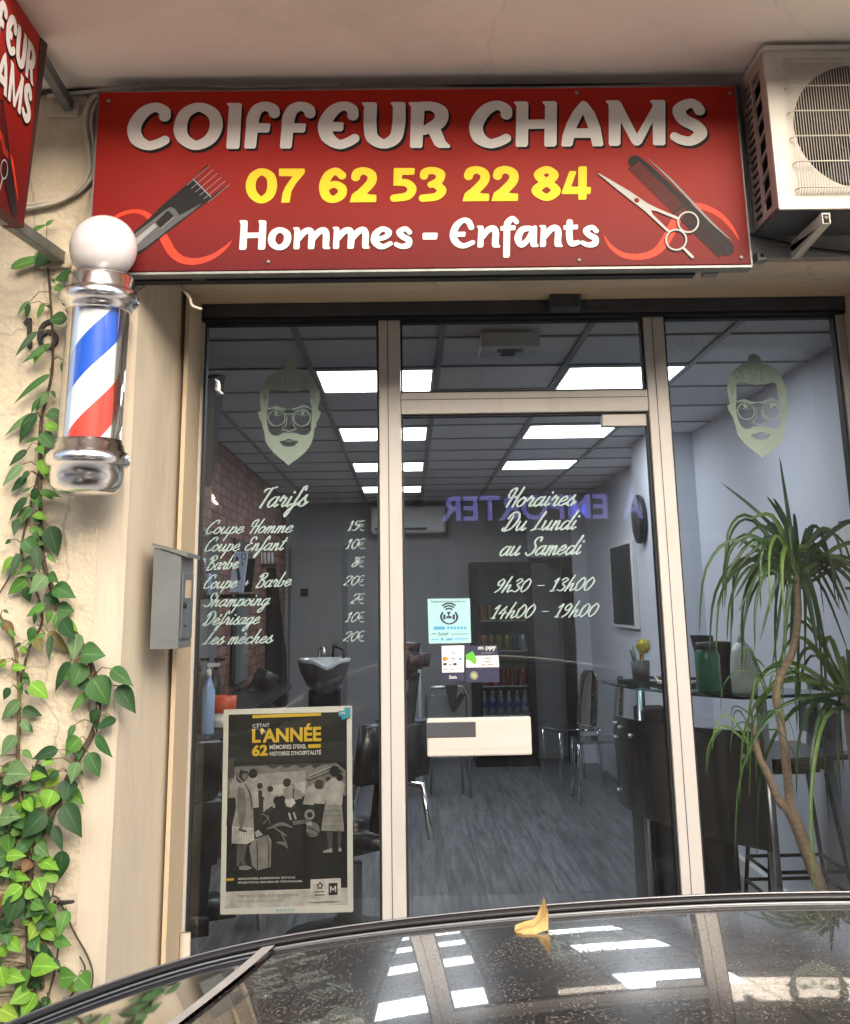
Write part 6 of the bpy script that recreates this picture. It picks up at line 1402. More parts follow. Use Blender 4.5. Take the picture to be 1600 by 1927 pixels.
# ------------------------------------------------------------------ left side: mirrors, shelf, chairs
M['mirror'] = mat('mirror', (.75, .80, .82), .03, metal=1.0)
for (y0, y1, lab) in ((1.7, 3.85, 'wide frameless wall mirror nearest the window'), (4.55, 5.35, 'narrow wall mirror with black edge between brick strips')):
    t = thing('wall_mirror', lab, 'mirror', (-1.26, (y0 + y1) / 2, 1.1), 'mirrors on the brick wall')
    g = G(); g.box(-1.2615, -1.245, y0, y1, 1.10, 2.12, M['black']); g.obj('backing', t)
    g = G(); g.box(-1.2448, -1.241, y0 + (.0 if y0 < 2 else .16), y1 - .01, 1.11, 2.11, M['mirror']); g.obj('glass', t)
t = thing('work_shelf', 'dark work shelf running along the brick wall under the mirrors', 'shelf', (-1.1, 3.2, 1.05))
g = G(); g.box(-1.2610, -.93, 1.2, 5.6, 1.01, 1.055, M['deskdark'], .004); g.obj('board', t)
g = G()
for y in (1.5, 3.4, 5.4): g.prism([(-1.261, y, 1.008), (-.98, y, 1.008), (-1.261, y, .72)], (0, .02, 0), M['black'])
g.obj('bracket', t)
def shelf_item(px_, y_top, y_bot, Y):
    p = PY(px_, y_bot, Y); q = PY(px_, y_top, Y); return float(p[0]), float(q[2])
def bottle(name, label, cat, px_, Y, ytop, r, m, cap, pump=False):
    x, z = shelf_item(px_, ytop, 1335, Y); x = min(x, -.96); zz = 1.0555; H = max(z - zz, .12)
    t = thing(name, label, cat, (x, Y, zz))
    g = G(); g.lathe([(r * .9, 0), (r, .006), (r, H * .62), (r * .4, H * .78), (r * .35, H * .82)], (x, Y, zz), m, 18); g.obj('body', t)
    g = G(); g.lathe([(r * .38, H * .82), (r * .38, H * .92), (.004, H * .921), (.004, H)], (x, Y, zz), cap, 12)
    if pump: g.box(x - .01, x + .05, Y - .008, Y + .008, H + zz - .012, H + zz + .004, cap, .003)
    g.obj('pump' if pump else 'cap', t); return t
M['bluew'] = mat('bluelabel', (.30, .45, .70), .4)
bottle('spray_bottle', 'white and blue spray bottle on the work shelf', 'bottle', 397, 1.9, 1250, .030, M['bluew'], M['white'], True)
bottle('black_pump_bottle', 'black pump bottle at the window end of the work shelf', 'bottle', 372, 2.0, 1240, .032, M['black'], M['black'], True)
bottle('lotion_bottle', 'tall dark lotion bottle with pump behind the spray bottle', 'bottle', 404, 2.5, 1240, .03, M['deskdark'], M['black'], True)
x, y = float(PY(421, 1310, 2.2)[0]), 2.2
g = G(); g.lathe([(.05, .06), (.062, .075), (.066, .15), (.058, .15), (.001, .10)], (x, y, 1.0555), mat('orangetub', (.60, .09, .03), .4), 22); g.lathe([(.045, 0), (.058, .01), (.058, .07), (.001, .071)], (x, y, 1.0555), M['white'], 22); tag(g.obj('orange_tub', None, (x, y, 1.0555)), 'orange bowl stacked on a white tub on the work shelf', 'tub')
# clippers card
Yc = 2.6
t = thing('clipper_box', 'white product card printed with a hair clipper by the mirrors', 'box', PY(448, 1112, Yc))
c4 = [PY(441, 1037, Yc), PY(466, 1039, Yc), PY(457, 1115, Yc), PY(432, 1114, Yc)]
g = G(); g.prism(c4, (0, .03, 0), mat('cardwhite', (.60, .66, .80), .5)); g.obj('carton', t)
K_ = zone(370, 1030, 8, Yc - .0015)
g = G(); stamp(g, to_plane([Pg([(590, 140), (625, 145), (640, 300), (665, 460), (655, 500), (620, 500), (600, 300)]), S([(710 + 35 * math.cos(a), 135 + 45 * math.sin(a)) for a in np.linspace(0, 6.28, 10)[:-1]], 12, closed=True), S([(680, 215), (692, 280), (706, 215)], 9, smooth=False)], K_), .0012, onY(Yc - .0015), M['pgrey']); g.obj('print', t)
c4 = [PY(467, 1051, Yc + .2), PY(480, 1051, Yc + .2), PY(473, 1114, Yc + .2), PY(458, 1114, Yc + .2)]
g = G(); g.prism(c4, (0, .05, 0), M['black']); tag(g.obj('black_carton', None, c4[3]), 'black carton half hidden behind the white clipper card', 'box')
g = G()     # shelf carrying the two cartons
p0, p1 = PY(415, 1116, Yc), PY(478, 1117, Yc)
g.box(-1.2608, p1[0] + .01, Yc - .03, Yc + .30, p1[2] - .02, p1[2] - .002, M['black']); tag(g.obj('small_shelf', None, (-1.2, Yc, p1[2])), 'small black wall shelf holding the clipper card', 'shelf')
# second little shelf with hair products, nearer the window
Yk = 2.15
p0, p1 = PY(352, 1119, Yk), PY(402, 1120, Yk); zk = float(p1[2])
g = G(); g.box(-1.2608, p1[0], Yk - .05, Yk + .10, zk - .02, zk - .001, M['black']); tag(g.obj('small_shelf', None, (-1.2, Yk, zk)), 'small black wall shelf of hair products at the window end', 'shelf')
for i, (px_, yt, cn, col_, cap_) in enumerate(((366, 1048, 'black', (.015, .015, .016), M['white']), (374, 1062, 'white', (.6, .6, .62), M['black']), (382, 1050, 'dark grey', (.10, .11, .12), M['white']), (391, 1068, 'pale blue', (.35, .45, .6), M['black']))):
    p = PY(px_, 1118, Yk); x = float(p[0]); H = float(PY(px_, yt, Yk)[2]) - zk; t = thing('product_bottle', cn + ' hair product bottle on the small shelf at the window end', 'bottle', (x, Yk, zk), 'hair product bottles on the small shelf')
    g = G(); g.lathe([(.015, 0), (.017, .006), (.017, H * .72), (.008, H * .80)], (x, Yk, zk), mat('product%d' % i, col_, .4), 14); g.obj('body', t)
    g = G(); g.lathe([(.009, H * .80), (.009, H)], (x, Yk, zk), cap_, 12); g.obj('cap', t)
# hanging black gown
gp = [PY(505, 1062, 6.6), PY(516, 1062, 6.6), PY(522, 1100, 6.6), PY(538, 1230, 6.6), PY(540, 1330, 6.6), PY(470, 1330, 6.6), PY(488, 1200, 6.6), PY(497, 1110, 6.6)]
t = thing('barber_gown', 'long black barber gown hanging on the brick wall', 'gown', gp[0])
g = G(); g.prism(gp, (0, .08, 0), mat('gowncloth', (.010, .010, .012), .9, bump=.5, bscale=12)); g.obj('cloth', t)
g = G(); g.tube([PY(511, 1062, 6.64), PY(509, 1052, 6.64), PY(500, 1050, 6.64)], .008, M['steel']); g.obj('hook', t)
t = thing('tool_rack', 'row of small white tool holders on the brick wall above the gown', 'rack', PY(500, 1060, 6.2))
for i in range(4):
    g = G(); p = PY(491 + i * 7, 1060, 6.2); g.tube([p, (p[0], p[1], p[2] + .09)], .012, M['white'], 8); g.obj('holder', t)
g = G(); p = PY(500, 1062, 6.25); g.box(p[0] - .09, p[0] + .1, 6.22, 6.26, p[2] - .03, p[2], M['darkmetal']); g.obj('rail', t)
# television
t = thing('television', 'black flat television tilted out from the left wall', 'television', (-1.1, 1.7, 2.3))
c4 = [np.array(PY(425, 706, 1.22)), np.array(PY(399, 914, 1.30)), np.array(PY(330, 935, .72)), np.array(PY(345, 722, .64))]
nrm = np.cross(c4[1] - c4[0], c4[3] - c4[0]); nrm /= np.linalg.norm(nrm)
if nrm[0] > 0: nrm = -nrm
g = G(); g.prism(c4, nrm * .05, mat('tvblack', (.006, .006, .007), .7, spec=.08)); g.obj('screen', t)
g = G(); m_ = sum(c4) / 4; g.tube([m_ + nrm * .045, (-1.262, m_[1], m_[2])], .025, M['black']); g.obj('wall_arm', t)
# shampoo basin unit
YB = 5.4
p = PY(610, 1250, YB); bx_0 = float(p[0]); bz = float(p[2])
t = thing('shampoo_basin', 'white ceramic backwash basin with chrome taps', 'basin', (bx_0, YB, FLOOR))
M['ceramic'] = mat('ceramic', (.72, .74, .72), .15, coat=.5)
rx = .5 * float(PY(662, 1250, YB)[0] - PY(560, 1250, YB)[0])
g = G(); n = 36; vs = []
prof = [(.30, -.21), (.62, -.15), (.86, -.06), (.97, .015), (1.0, .04), (.95, .045), (.86, .02), (.6, -.09), (.02, -.12)]
for r_, h_ in prof:
    for k in range(n):
        a = 2 * math.pi * k / n; dip = -.05 * math.exp(-((a - 4.9) / .35) ** 2) if h_ > -.03 else 0
        vs.append((bx_0 + rx * r_ * math.cos(a), YB + rx * .95 * r_ * math.sin(a), bz + h_ + dip))
bf_ = lambda a_, b_: [(i * n + k, i * n + (k + 1) % n, (i + 1) * n + (k + 1) % n, (i + 1) * n + k) for i in range(a_, b_) for k in range(n)]
g.add(vs, bf_(3, len(prof) - 1), M['ceramic'], True); g.add(vs, bf_(0, 3), mat('basinshade', (.16, .125, .13), .4), True); g.obj('bowl', t)  # darker lower rings: shade of the backlit underside put into the colour
g = G(); g.tube([(bx_0 - .05, YB + .2, bz), (bx_0 - .05, YB + .2, bz + .10), (bx_0 - .02, YB + .12, bz + .12), (bx_0, YB + .06, bz + .08)], .014, M['chrome']); g.tube([(bx_0 + .05, YB + .2, bz), (bx_0 + .06, YB + .2, bz + .13), (bx_0 + .14, YB + .1, bz + .10), (bx_0 + .16, YB - .02, bz - .02)], .010, M['black']); g.obj('tap', t)
g = G(); g.box(bx_0 - .12, bx_0 + .12, YB + .0, YB + .25, FLOOR, bz - .18, M['black'], .02); g.obj('pedestal', t)
def cushion(g, c_, size, m, rot=None, bv=.32):
    bm = bmesh.new(); bmesh.ops.create_cube(bm, size=1); bmesh.ops.bevel(bm, geom=list(bm.edges), offset=bv, segments=4, affect='EDGES')
    g.addbm(bm, m, True, Matrix.Translation(c_) @ (rot or Matrix()) @ Matrix.Diagonal((*size, 1)))
t = thing('wash_chair', 'low black chair reclining against the shampoo basin', 'chair', (bx_0 - .55, YB - .75, FLOOR))
g = G(); cushion(g, (bx_0 - .54, YB - .85, .55), (.56, .6, .16), M['leather']); g.obj('seat', t)
g = G(); cushion(g, (bx_0 - .50, YB - .48, .92), (.46, .12, .62), M['leather'], Matrix.Rotation(.5, 4, 'Y') @ Matrix.Rotation(.3, 4, 'X')); g.obj('backrest', t)
g = G(); g.box(bx_0 - .8, bx_0 - .28, YB - 1.1, YB - .55, FLOOR, .46, M['black'], .03); g.obj('base', t)
for sx2 in (-1, 1):
    g = G(); cushion(g, (bx_0 - .54 + sx2 * .30, YB - .85, .72), (.08, .5, .08), M['leather']); g.obj('armrest', t)
def barber_chair(x, y, rz, label, tall=True):
    t = thing('barber_chair', label, 'barber chair', (x, y, FLOOR), 'black barber chairs'); z = FLOOR
    g = G(); g.lathe([(.31, 0), (.31, .03), (.24, .05), (.09, .07), (.075, .10), (.06, .10), (.06, .34)], (x, y, z), M['darkmetal'], 32); g.obj('base', t)
    g = G(); cushion(g, (x, y, z + .46), (.54, .54, .15), M['leather']); g.obj('seat', t)
    bh = .72 if tall else .58
    g = G(); cushion(g, (x, y + .30, z + .50 + bh / 2), (.48, .15, bh), M['leather'], Matrix.Rotation(-.18, 4, 'X')); g.obj('backrest', t)
    if tall:
        g = G(); cushion(g, (x, y + .40, z + 1.27), (.26, .10, .17), M['headrest'], Matrix.Rotation(-.18, 4, 'X')); g.tube([(x, y + .37, z + 1.12), (x, y + .39, z + 1.24)], .012, M['chrome']); g.obj('headrest', t)
    for s in (-1, 1):
        g = G(); g.tube([(x + s * .30, y + .26, z + .42), (x + s * .31, y + .20, z + .66), (x + s * .31, y - .22, z + .68), (x + s * .30, y - .28, z + .55), (x + s * .29, y - .24, z + .42)], .017, M['chrome'], 10); cushion(g, (x + s * .31, y - .02, z + .705), (.08, .36, .05), M['leather']); g.obj('armrest', t)
    g = G()
    for s in (-1, 1): g.tube([(x + s * .16, y - .24, z + .40), (x + s * .15, y - .52, z + .20)], .014, M['chrome'])
    g.box(x - .2, x + .2, y - .66, y - .46, z + .16, z + .19, M['black'], .01); g.obj('footrest', t)
    t.rotation_euler.z = rz; return t
M['headrest'] = mat('headrest', (.05, .022, .022), .35)
barber_chair(-.30, 2.15, -2.3, 'black barber chair seen partly behind the left door post')
barber_chair(-.93, .72, -2.6, 'black barber chair nearest the window behind the poster', False)
# coat rack with dark cloth
t = thing('garment_stand', 'rounded grey metal stand with a black cloth thrown over it', 'stand', (.1, 6.2, FLOOR))
q = [PY(800, 1430, 6.2), PY(803, 1310, 6.2), PY(812, 1294, 6.2), PY(870, 1292, 6.2), PY(880, 1310, 6.2), PY(884, 1430, 6.2)]
q[0][2] = FLOOR; q[-1][2] = FLOOR
g = G(); g.tube(q, .014, M['steel'], 8); g.tube([q[0] + np.array([.05, .3, 0]), q[1] + np.array([.05, .05, 0])], .012, M['steel']); g.tube([q[-1] + np.array([-.05, .3, 0]), q[-2] + np.array([-.05, .05, 0])], .012, M['steel'])
g.add([q[1] + (.02, .01, 0), q[-2] + (-.02, .01, 0), q[-2] + (-.03, .012, -.45), q[1] + (.03, .012, -.45)], [(0, 1, 2, 3)], mat('greysheet', (.22, .24, .24), .5)); g.obj('frame', t)
c4 = [PY(838, 1290, 6.15), PY(862, 1290, 6.15), PY(858, 1318, 6.13), PY(868, 1303, 6.13), PY(876, 1308, 6.13), PY(864, 1330, 6.12), PY(852, 1342, 6.12), PY(845, 1322, 6.13)]
g = G(); g.prism(c4, (0, .02, 0), M['black']); g.obj('cloth', t)
# mirror-side white cabinet seen through the door
t = thing('white_trolley', 'small white framed trolley left of the garment stand', 'trolley', PY(772, 1300, 6.6))
q = [PY(757, 1216, 6.6), PY(789, 1214, 6.6)]; zt2 = float(q[0][2])
g = G()
for p in q: g.box(p[0] - .012, p[0] + .012, 6.59, 6.62, FLOOR, zt2, M['white'])
g.box(q[0][0], q[1][0], 6.59, 6.62, zt2 - .02, zt2 + .003, M['white']); g.obj('frame', t)
g = G(); g.box(q[0][0] + .014, q[1][0] - .014, 6.60, 6.61, FLOOR + .1, zt2 - .022, M['wallgrey']); g.obj('panel', t)

# ------------------------------------------------------------------ poster behind the left pane
YQ = .035
Pz = zone(400, 1310, 4.589, YQ)
po = thing('poster', 'framed exhibition poster with a black and white crowd inside the left pane', 'poster', PY(540, 1720, YQ))
M['pframe'] = mat('posterframe', (.80, .78, .70), .5, var=.06, scale=10); grey = {}
def gm(v, w_=1.0):
    v = v * 1.3
    if v not in grey: grey[v] = mat('print_%d' % int(v * 1000), (v * w_, v * .94, v * .87), .6, var=.5, scale=28, detail=10, spec=.2)
    return grey[v]
M['pyellow'] = mat('printyellow', (.72, .47, .02), .5); M['pteal'] = mat('printteal', (.03, .36, .45), .5)
g = G(); stamp(g, to_plane([Pg([(104, 118), (1195, 86), (1203, 92), (1215, 1860), (1208, 1866), (72, 1888), (66, 1880), (97, 124)])], Pz), .002, onY(YQ), M['pframe'], .012, (0, 1, 0)); g.obj('frame', po)
pr_o = G(); lay = [0]
def ink(shapes, m, res=.0011):
    lay[0] += 1; Yk = YQ - .0004 - .00022 * lay[0]
    stamp(pr_o, to_plane(shapes, Pz), res, onY(Yk), m)
ink([Pg([(140, 160), (1160, 136), (1166, 1655), (115, 1690)])], gm(.016))
ink([Pg([(112, 1690), (850, 1672), (1166, 1655), (1168, 1800), (106, 1836)])], gm(.62))
ink([Pg([(140, 420), (500, 470), (1158, 380), (1158, 560), (190, 575), (140, 540)])], gm(.030))
ink([Pg([(135, 540), (185, 530), (185, 700), (130, 710)])], gm(.07))
ink([Pg([(190, 600), (1060, 572), (1150, 640), (1155, 860), (135, 880), (135, 715), (188, 700)])], gm(.20))
ink([Pg([(200, 690), (800, 640), (820, 720), (800, 860), (400, 870), (150, 870), (150, 760)])], gm(.34))
ink([Pg([(500, 770), (800, 740), (800, 840), (500, 850)])], gm(.50))
ink([Pg([(190, 600), (1060, 572), (1060, 582), (960, 590), (880, 625), (850, 592), (770, 622), (715, 592), (640, 622), (590, 598), (520, 628), (470, 600), (190, 612)])], gm(.06))
ink([Pg([(800, 720), (1050, 590), (1060, 650), (830, 740)])], gm(.10)); ink([S([(830, 690), (1050, 600)], 8, smooth=False), S([(830, 715), (1050, 625)], 6, smooth=False)], gm(.42))
ink([Pg([(135, 880), (1158, 860), (1164, 1100), (120, 1120)])], gm(.022))
# people and luggage, plain tone shapes
ink([Pg([(330, 760), (380, 740), (410, 960), (350, 970)]), disc((350, 680), 46)], gm(.42)); ink([disc((352, 668), 40), Pg([(350, 965), (410, 958), (402, 1140), (362, 1150)])], gm(.02))
ink([Pg([(395, 810), (430, 815), (438, 960), (420, 1090), (405, 1080)]), disc((410, 775), 26)], gm(.03))
ink([Pg([(450, 860), (540, 850), (545, 960), (440, 1000)]), Pg([(440, 880), (465, 990), (440, 1000)])], gm(.36)); ink([disc((500, 800), 26), Pg([(455, 985), (520, 945), (525, 990), (455, 1010)])], gm(.04))
ink([Pg([(610, 800), (690, 780), (770, 820), (775, 890), (620, 900)]), disc((645, 755), 30), disc((695, 775), 22)], gm(.28)); ink([disc((645, 745), 36), S([(700, 800), (700, 880)], 10, smooth=False)], gm(.03))
ink([Pg([(620, 890), (700, 880), (720, 920), (680, 960), (640, 950)])], gm(.50)); ink([S([(560, 900), (620, 1000), (600, 1060)], 70), S([(760, 930), (800, 980)], 90), disc((600, 890), 30)], gm(.012))
ink([Pg([(820, 790), (900, 740), (960, 830), (870, 940), (780, 930)]), Pg([(880, 900), (980, 830), (975, 930), (890, 925)])], gm(.38)); ink([disc((920, 760), 42), disc((1000, 715), 22)], gm(.05))
ink([Pg([(985, 740), (1040, 705), (1110, 715), (1142, 760), (1130, 830), (1118, 950), (985, 940), (975, 850), (890, 910), (880, 880), (950, 810)])], gm(.44))
ink([Pg([(975, 930), (1118, 935), (1138, 1165), (940, 1160), (955, 1040)])], gm(.30)); ink([S([(975 + i * 14, 945), (950 + i * 19, 1158)], 3, smooth=False) for i in range(10)] + [S([(965 - i * 3, 985 + i * 45), (1122 + i * 3, 985 + i * 45)], 3, smooth=False) for i in range(4)], gm(.10))
ink([disc((1055, 645), 46), disc((1100, 700), 30), Pg([(1060, 600), (1130, 655), (1100, 665)])], gm(.02))
ink([Pg([(985, 1165), (1040, 1168), (1035, 1310), (1000, 1310)]), Pg([(1080, 1168), (1120, 1165), (1108, 1310), (1085, 1310)])], gm(.08)); ink([Pg([(955, 1335), (1030, 1308), (1040, 1345), (960, 1350)]), Pg([(1088, 1310), (1112, 1305), (1115, 1338), (1090, 1340)])], gm(.40))
ink([Pg([(235, 770), (300, 745), (340, 850), (352, 960), (360, 1140), (365, 1240), (300, 1272), (168, 1268), (172, 1120), (205, 960), (200, 830)])], gm(.30))
ink([Pg([(172, 1120), (355, 1135), (365, 1240), (300, 1275), (168, 1268)])], gm(.55)); ink([S([(190 + i * 22, 1135), (186 + i * 22, 1262)], 4, smooth=False) for i in range(8)], gm(.34))
ink([Pg([(225, 780), (275, 790), (300, 950), (260, 1150), (240, 1150), (215, 960)])], gm(.17)); ink([S([(285, 760), (330, 850), (345, 980)], [10, 14, 8]), S([(235, 1150), (290, 1165)], 18)], gm(.06))
ink([disc((265, 680), 52), disc((250, 700), 44)], gm(.035)); ink([disc((285, 690), 28)], gm(.16)); ink([S([(235, 640), (225, 700), (260, 735)], 8), S([(255, 630), (300, 640)], 7)], gm(.34))
ink([Pg([(215, 1275), (250, 1275), (255, 1400), (230, 1470), (210, 1460)]), Pg([(255, 1275), (300, 1275), (280, 1400), (300, 1470), (250, 1470)])], gm(.10)); ink([Pg([(232, 1470), (300, 1455), (350, 1480), (300, 1498), (235, 1495)])], gm(.28))
ink([Pg([(320, 1290), (370, 1230), (480, 1195), (512, 1240), (505, 1470), (390, 1502), (345, 1460)])], gm(.24)); ink([S([(388, 1245), (392, 1495)], 8, smooth=False), S([(470, 1210), (490, 1290), (485, 1470)], 8)], gm(.02)); ink([Pg([(370, 1170), (400, 1150), (440, 1195), (380, 1215)])], gm(.42))
ink([S([(430, 1010), (480, 1050), (440, 1100)], 8), S([(480, 1020), (500, 1100)], 7), S([(480, 1140), (600, 1100), (690, 1130)], [14, 30, 10]), S([(560, 1260), (620, 1270), (655, 1310)], [10, 26, 6]), S([(520, 1120), (640, 1200)], 14), S([(600, 1180), (640, 1270)], 10)], gm(.18))
ink([disc((840, 1020), 48), Pg([(690, 1075), (820, 1060), (880, 1085), (700, 1110)]), disc((870, 1150), 60)], gm(.16)); ink([disc((842, 1020), 24), S([(830, 1130), (900, 1160), (920, 1200)], 10), S([(820, 1180), (880, 1200)], 8)], gm(.03)); ink([S([(842 + 34 * math.cos(a), 1020 + 34 * math.sin(a)) for a in np.linspace(0, 6.28, 12)[:-1]], 8, closed=True), Pg([(810, 1090), (860, 1080), (862, 1110), (815, 1112)]), S([(665, 1010), (680, 1060)], 16), S([(705, 1005), (722, 1055)], 16)], gm(.40))
ink([Pg([(850, 1578), (1110, 1565), (1112, 1760), (845, 1775)])], gm(.66)); ink([Pg([(1004, 1610), (1082, 1605), (1083, 1710), (1005, 1713)])], gm(.02))
ink([S([(930 + 26 * (1 if i % 2 == 0 else .55) * math.sin(i * math.pi / 5), 1632 - 30 * (1 if i % 2 == 0 else .55) * math.cos(i * math.pi / 5)) for i in range(10)], 9, closed=True, smooth=False)] + [S([(880, 1685), (965, 1682)], 8, smooth=False), S([(890, 1712), (970, 1710)], 8, smooth=False), S([(1012, 1702), (1074, 1700)], 3, smooth=False)], gm(.02))
ink([Pg([(350, 160), (940, 142), (940, 168), (350, 188)]), Pg([(828, 415), (938, 410), (938, 442), (828, 447)]), Pg([(116, 1570), (190, 1566), (190, 1585), (116, 1590)])], M['pyellow'])
ink([Pg([(1092, 125), (1140, 122), (1140, 98), (1190, 96), (1192, 185), (1150, 187), (1150, 200), (1115, 202), (1112, 170), (1090, 168)])], M['pteal'])
ink([S([(1022, 1682), (1021, 1637), (1043, 1668), (1065, 1635), (1066, 1680)], 9, smooth=False)], M['signwhite'], .0009)
pr_o.obj('print', po)
g = G(); Yt = YQ - .0004 - .00022 * (lay[0] + 3); tp3 = lambda u, v: (lambda q: (q[0], Yt, q[1]))(Pz(u, v))
text_fit(g, "L'ANNÉE", ((347, 255), (942, 228), (942, 385), (347, 400)), tp3, M['pyellow'], .035)
text_fit(g, '62', ((345, 418), (482, 412), (480, 512), (345, 518)), tp3, M['pyellow'], .045)
text_fit(g, "C'ÉTAIT", ((350, 232), (497, 224), (497, 262), (350, 268)), tp3, M['signwhite'], .01)
text_fit(g, "MÉMOIRES D'EXIL", ((497, 410), (815, 402), (815, 448), (497, 456)), tp3, M['signwhite'], .02); text_fit(g, "HISTOIRES D'HOSPITALITÉ", ((497, 468), (940, 455), (940, 500), (497, 512)), tp3, M['signwhite'], .02)
text_fit(g, 'RENCONTRES, EXPOSITIONS, ÉDITIONS', ((226, 1558), (718, 1545), (718, 1570), (226, 1584)), tp3, M['signwhite'], .02); text_fit(g, 'PROJECTIONS, RECUEILS DE TÉMOIGNAGES.', ((226, 1592), (782, 1578), (782, 1602), (226, 1617)), tp3, M['signwhite'], .02)
text_fit(g, 'Retrouvez toute la programmation', ((222, 1703), (748, 1690), (748, 1725), (222, 1738)), tp3, gm(.22)); text_fit(g, 'sur montpellier.fr/annee62', ((222, 1752), (622, 1740), (622, 1772), (222, 1785)), tp3, gm(.22))
text_fit(g, 'CEMÉ', ((1098, 132), (1150, 128), (1150, 150), (1098, 153)), tp3, M['signwhite'], .02)
text_fit(g, '04 67 34 70 62', ((552, 1830), (712, 1826), (712, 1848), (552, 1853)), tp3, M['pteal'], .01)
g.obj('lettering', po)

# ------------------------------------------------------------------ stickers on the door
YS = -.0056; Sz = zone(780, 1100, 5.667, YS)
M['stteal'] = mat('stickerteal', (.30, .54, .56), .5); M['stnavy'] = mat('stickernavy', (.018, .022, .06), .5); M['stwhite'] = mat('stickerwhite', (.68, .66, .64), .5); M['stblue'] = mat('stickerblue', (.06, .30, .50), .5)
def s3(k): return lambda u, v: (lambda q: (q[0], YS - .0004 * k, q[1]))(Sz(u, v))
def sticker(name, label, quad, m):
    t = thing(name, label, 'sticker', PY(780 + quad[3][0] / 5.667, 1100 + quad[3][1] / 5.667, YS))
    g = G(); stamp(g, to_plane([Pg(quad)], Sz), .0012, onY(YS), m, .0008, (0, 1, 0)); g.obj('sheet', t); return t
def ink2(g, shapes, m, k): stamp(g, to_plane(shapes, Sz), .0007, onY(YS - .0004 * k), m)
t = sticker('alarm_sticker', 'pale teal security sticker with signal arcs on the door glass', [(140, 152), (592, 148), (606, 622), (155, 630)], M['stteal'])
g = G(); text_fit(g, 'Etablissement sécurisé par', ((178, 172), (552, 168), (552, 194), (178, 198)), s3(1), M['stnavy'], .01)
ar = []
for r_ in (50, 78, 105): ar.append(S([(368 + r_ * math.cos(a), 305 + r_ * math.sin(a)) for a in np.linspace(-2.25, -.9, 8)], 18))
ar += [S([(300, 300), (285, 345), (310, 395), (370, 420), (435, 395), (458, 345), (440, 300)], [20, 26, 18, 14, 18, 26, 20]), Pg([(345, 290), (392, 290), (370, 325), (378, 335), (400, 340), (398, 362), (340, 362), (340, 340), (362, 335)]), S([(320, 330), (320, 362)], 26, smooth=False), S([(420, 330), (420, 362)], 26, smooth=False)]
ink2(g, ar, M['stnavy'], 1); ink2(g, [Pg([(205, 448), (328, 447), (328, 480), (205, 482)])] + [Pg([(350 + i * 36, 448), (374 + i * 36, 448), (374 + i * 36, 476), (350 + i * 36, 478)]) for i in range(6)], M['stblue'], 1)
text_fit(g, 'Sotel', ((255, 510), (360, 505), (360, 540), (255, 545)), s3(1), M['stnavy'], .01); text_fit(g, 'www', ((180, 520), (235, 518), (235, 535), (180, 537)), s3(1), M['stnavy']); text_fit(g, 'securite-alarme', ((388, 518), (568, 513), (568, 532), (388, 537)), s3(1), M['stnavy'])
ink2(g, [disc((297, 583), 15), Pg([(340, 575), (405, 573), (405, 595), (340, 597)]), Pg([(178, 583), (262, 581), (262, 589), (178, 591)]), Pg([(425, 578), (570, 573), (570, 582), (425, 587)])], M['stblue'], 1); g.obj('print', t)
t = sticker('payment_sticker', 'white card payment sticker on the door glass', [(290, 655), (532, 648), (528, 1028), (298, 1030)], M['stwhite'])
g = G(); ink2(g, [Pg([(295, 940), (530, 935), (528, 1028), (298, 1030)])], M['stnavy'], 1); ink2(g, [disc((323, 792), 20), ], mat('cardred', (.55, .03, .02), .5), 1); ink2(g, [disc((340, 792), 20)], mat('cardorange', (.65, .25, .02), .5), 2); ink2(g, [Pg([(475, 778), (505, 777), (505, 806), (475, 808)])], M['stblue'], 1)
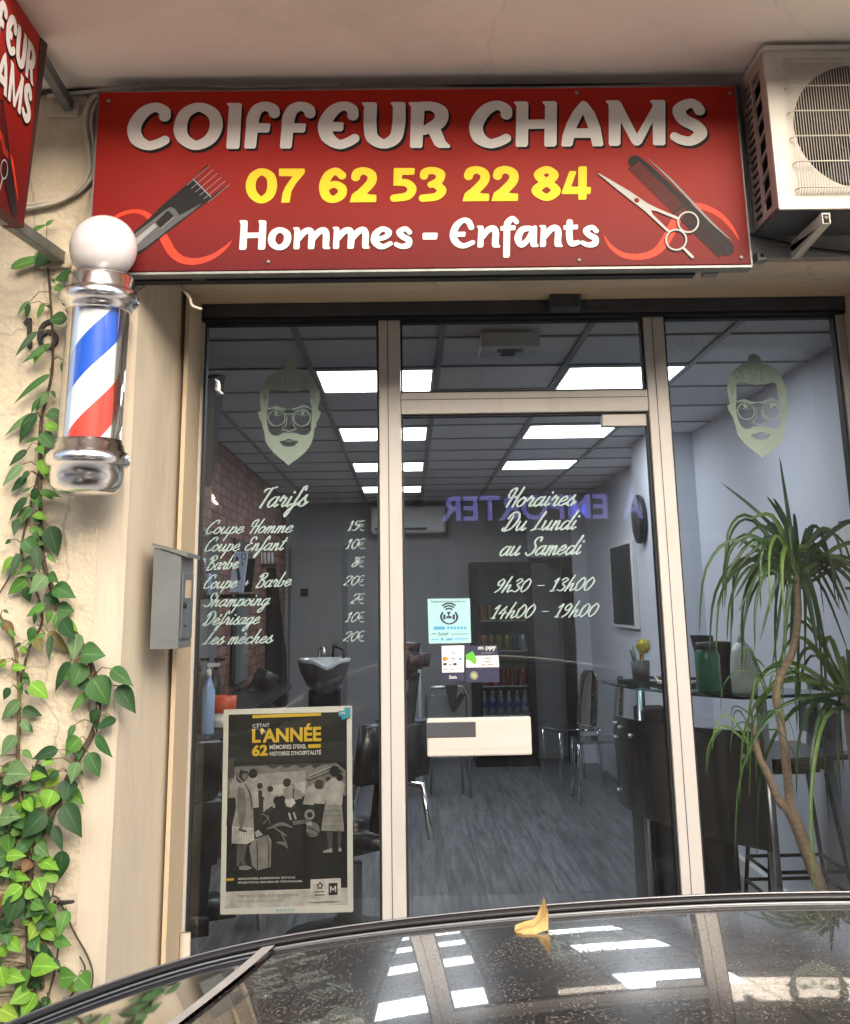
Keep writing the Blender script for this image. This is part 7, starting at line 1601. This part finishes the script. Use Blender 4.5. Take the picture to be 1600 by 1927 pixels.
ink2(g, [Pg([(308, 838), (345, 836), (345, 862), (308, 864)]), Pg([(415, 838), (452, 836), (452, 862), (415, 864)]), S([(408, 720), (415, 732), (408, 745)], 5), S([(396, 722), (402, 732), (396, 743)], 5), S([(420, 716), (428, 732), (420, 748)], 5)], M['stnavy'], 1)
ink2(g, [S([(470, 848), (510, 846)], 4, smooth=False), S([(365, 855), (398, 853)], 10, smooth=False), S([(305, 908), (355, 906)], 8, smooth=False), S([(385, 908), (420, 906)], 8, smooth=False), S([(455, 898), (512, 896)], 5, smooth=False), S([(475, 912), (500, 911)], 5, smooth=False)], gm(.22), 1)
text_fit(g, 'VISA', ((390, 782), (437, 780), (437, 802), (390, 804)), s3(1), M['stnavy'], .02); text_fit(g, 'Zettle', ((368, 972), (452, 970), (452, 1004), (368, 1006)), s3(2), M['stwhite'], .02); g.obj('print', t)
t = sticker('map_sticker', 'navy and white map service sticker with a green pin on the door glass', [(538, 655), (888, 645), (908, 1040), (548, 1046)], M['stnavy'])
g = G(); ink2(g, [Pg([(552, 762), (898, 756), (904, 880), (552, 886)])], M['stwhite'], 1)
ink2(g, [Pg([(548, 750), (620, 710), (640, 740), (665, 800), (660, 845), (635, 848), (590, 810), (550, 800)])], mat('mapgreen', (.10, .42, .03), .5), 2)
text_fit(g, 'm ppy', ((682, 665), (872, 655), (872, 705), (682, 708)), s3(1), M['stwhite'], .02); ink2(g, [Pg([(745, 682), (768, 670), (770, 692), (758, 690)])], mat('mapgreen2', (.12, .45, .04), .5), 1)
text_fit(g, "J'y suis !", ((715, 718), (845, 714), (845, 742), (715, 746)), s3(1), gm(.30)); text_fit(g, 'Infos', ((752, 776), (812, 774), (812, 798), (752, 800)), s3(2), M['stnavy'], .02); text_fit(g, 'Avis', ((752, 812), (815, 810), (815, 832), (752, 834)), s3(2), M['stnavy'], .02); text_fit(g, 'Bon plans', ((722, 846), (845, 842), (845, 866), (722, 870)), s3(2), M['stnavy'], .02)
ink2(g, [disc((637, 970), 44)], gm(.24), 1); ink2(g, [Pg([(620, 950), (650, 945), (660, 975), (645, 1000), (618, 985)])], mat('mapgreen3', (.30, .45, .12), .5), 2); g.obj('print', t)
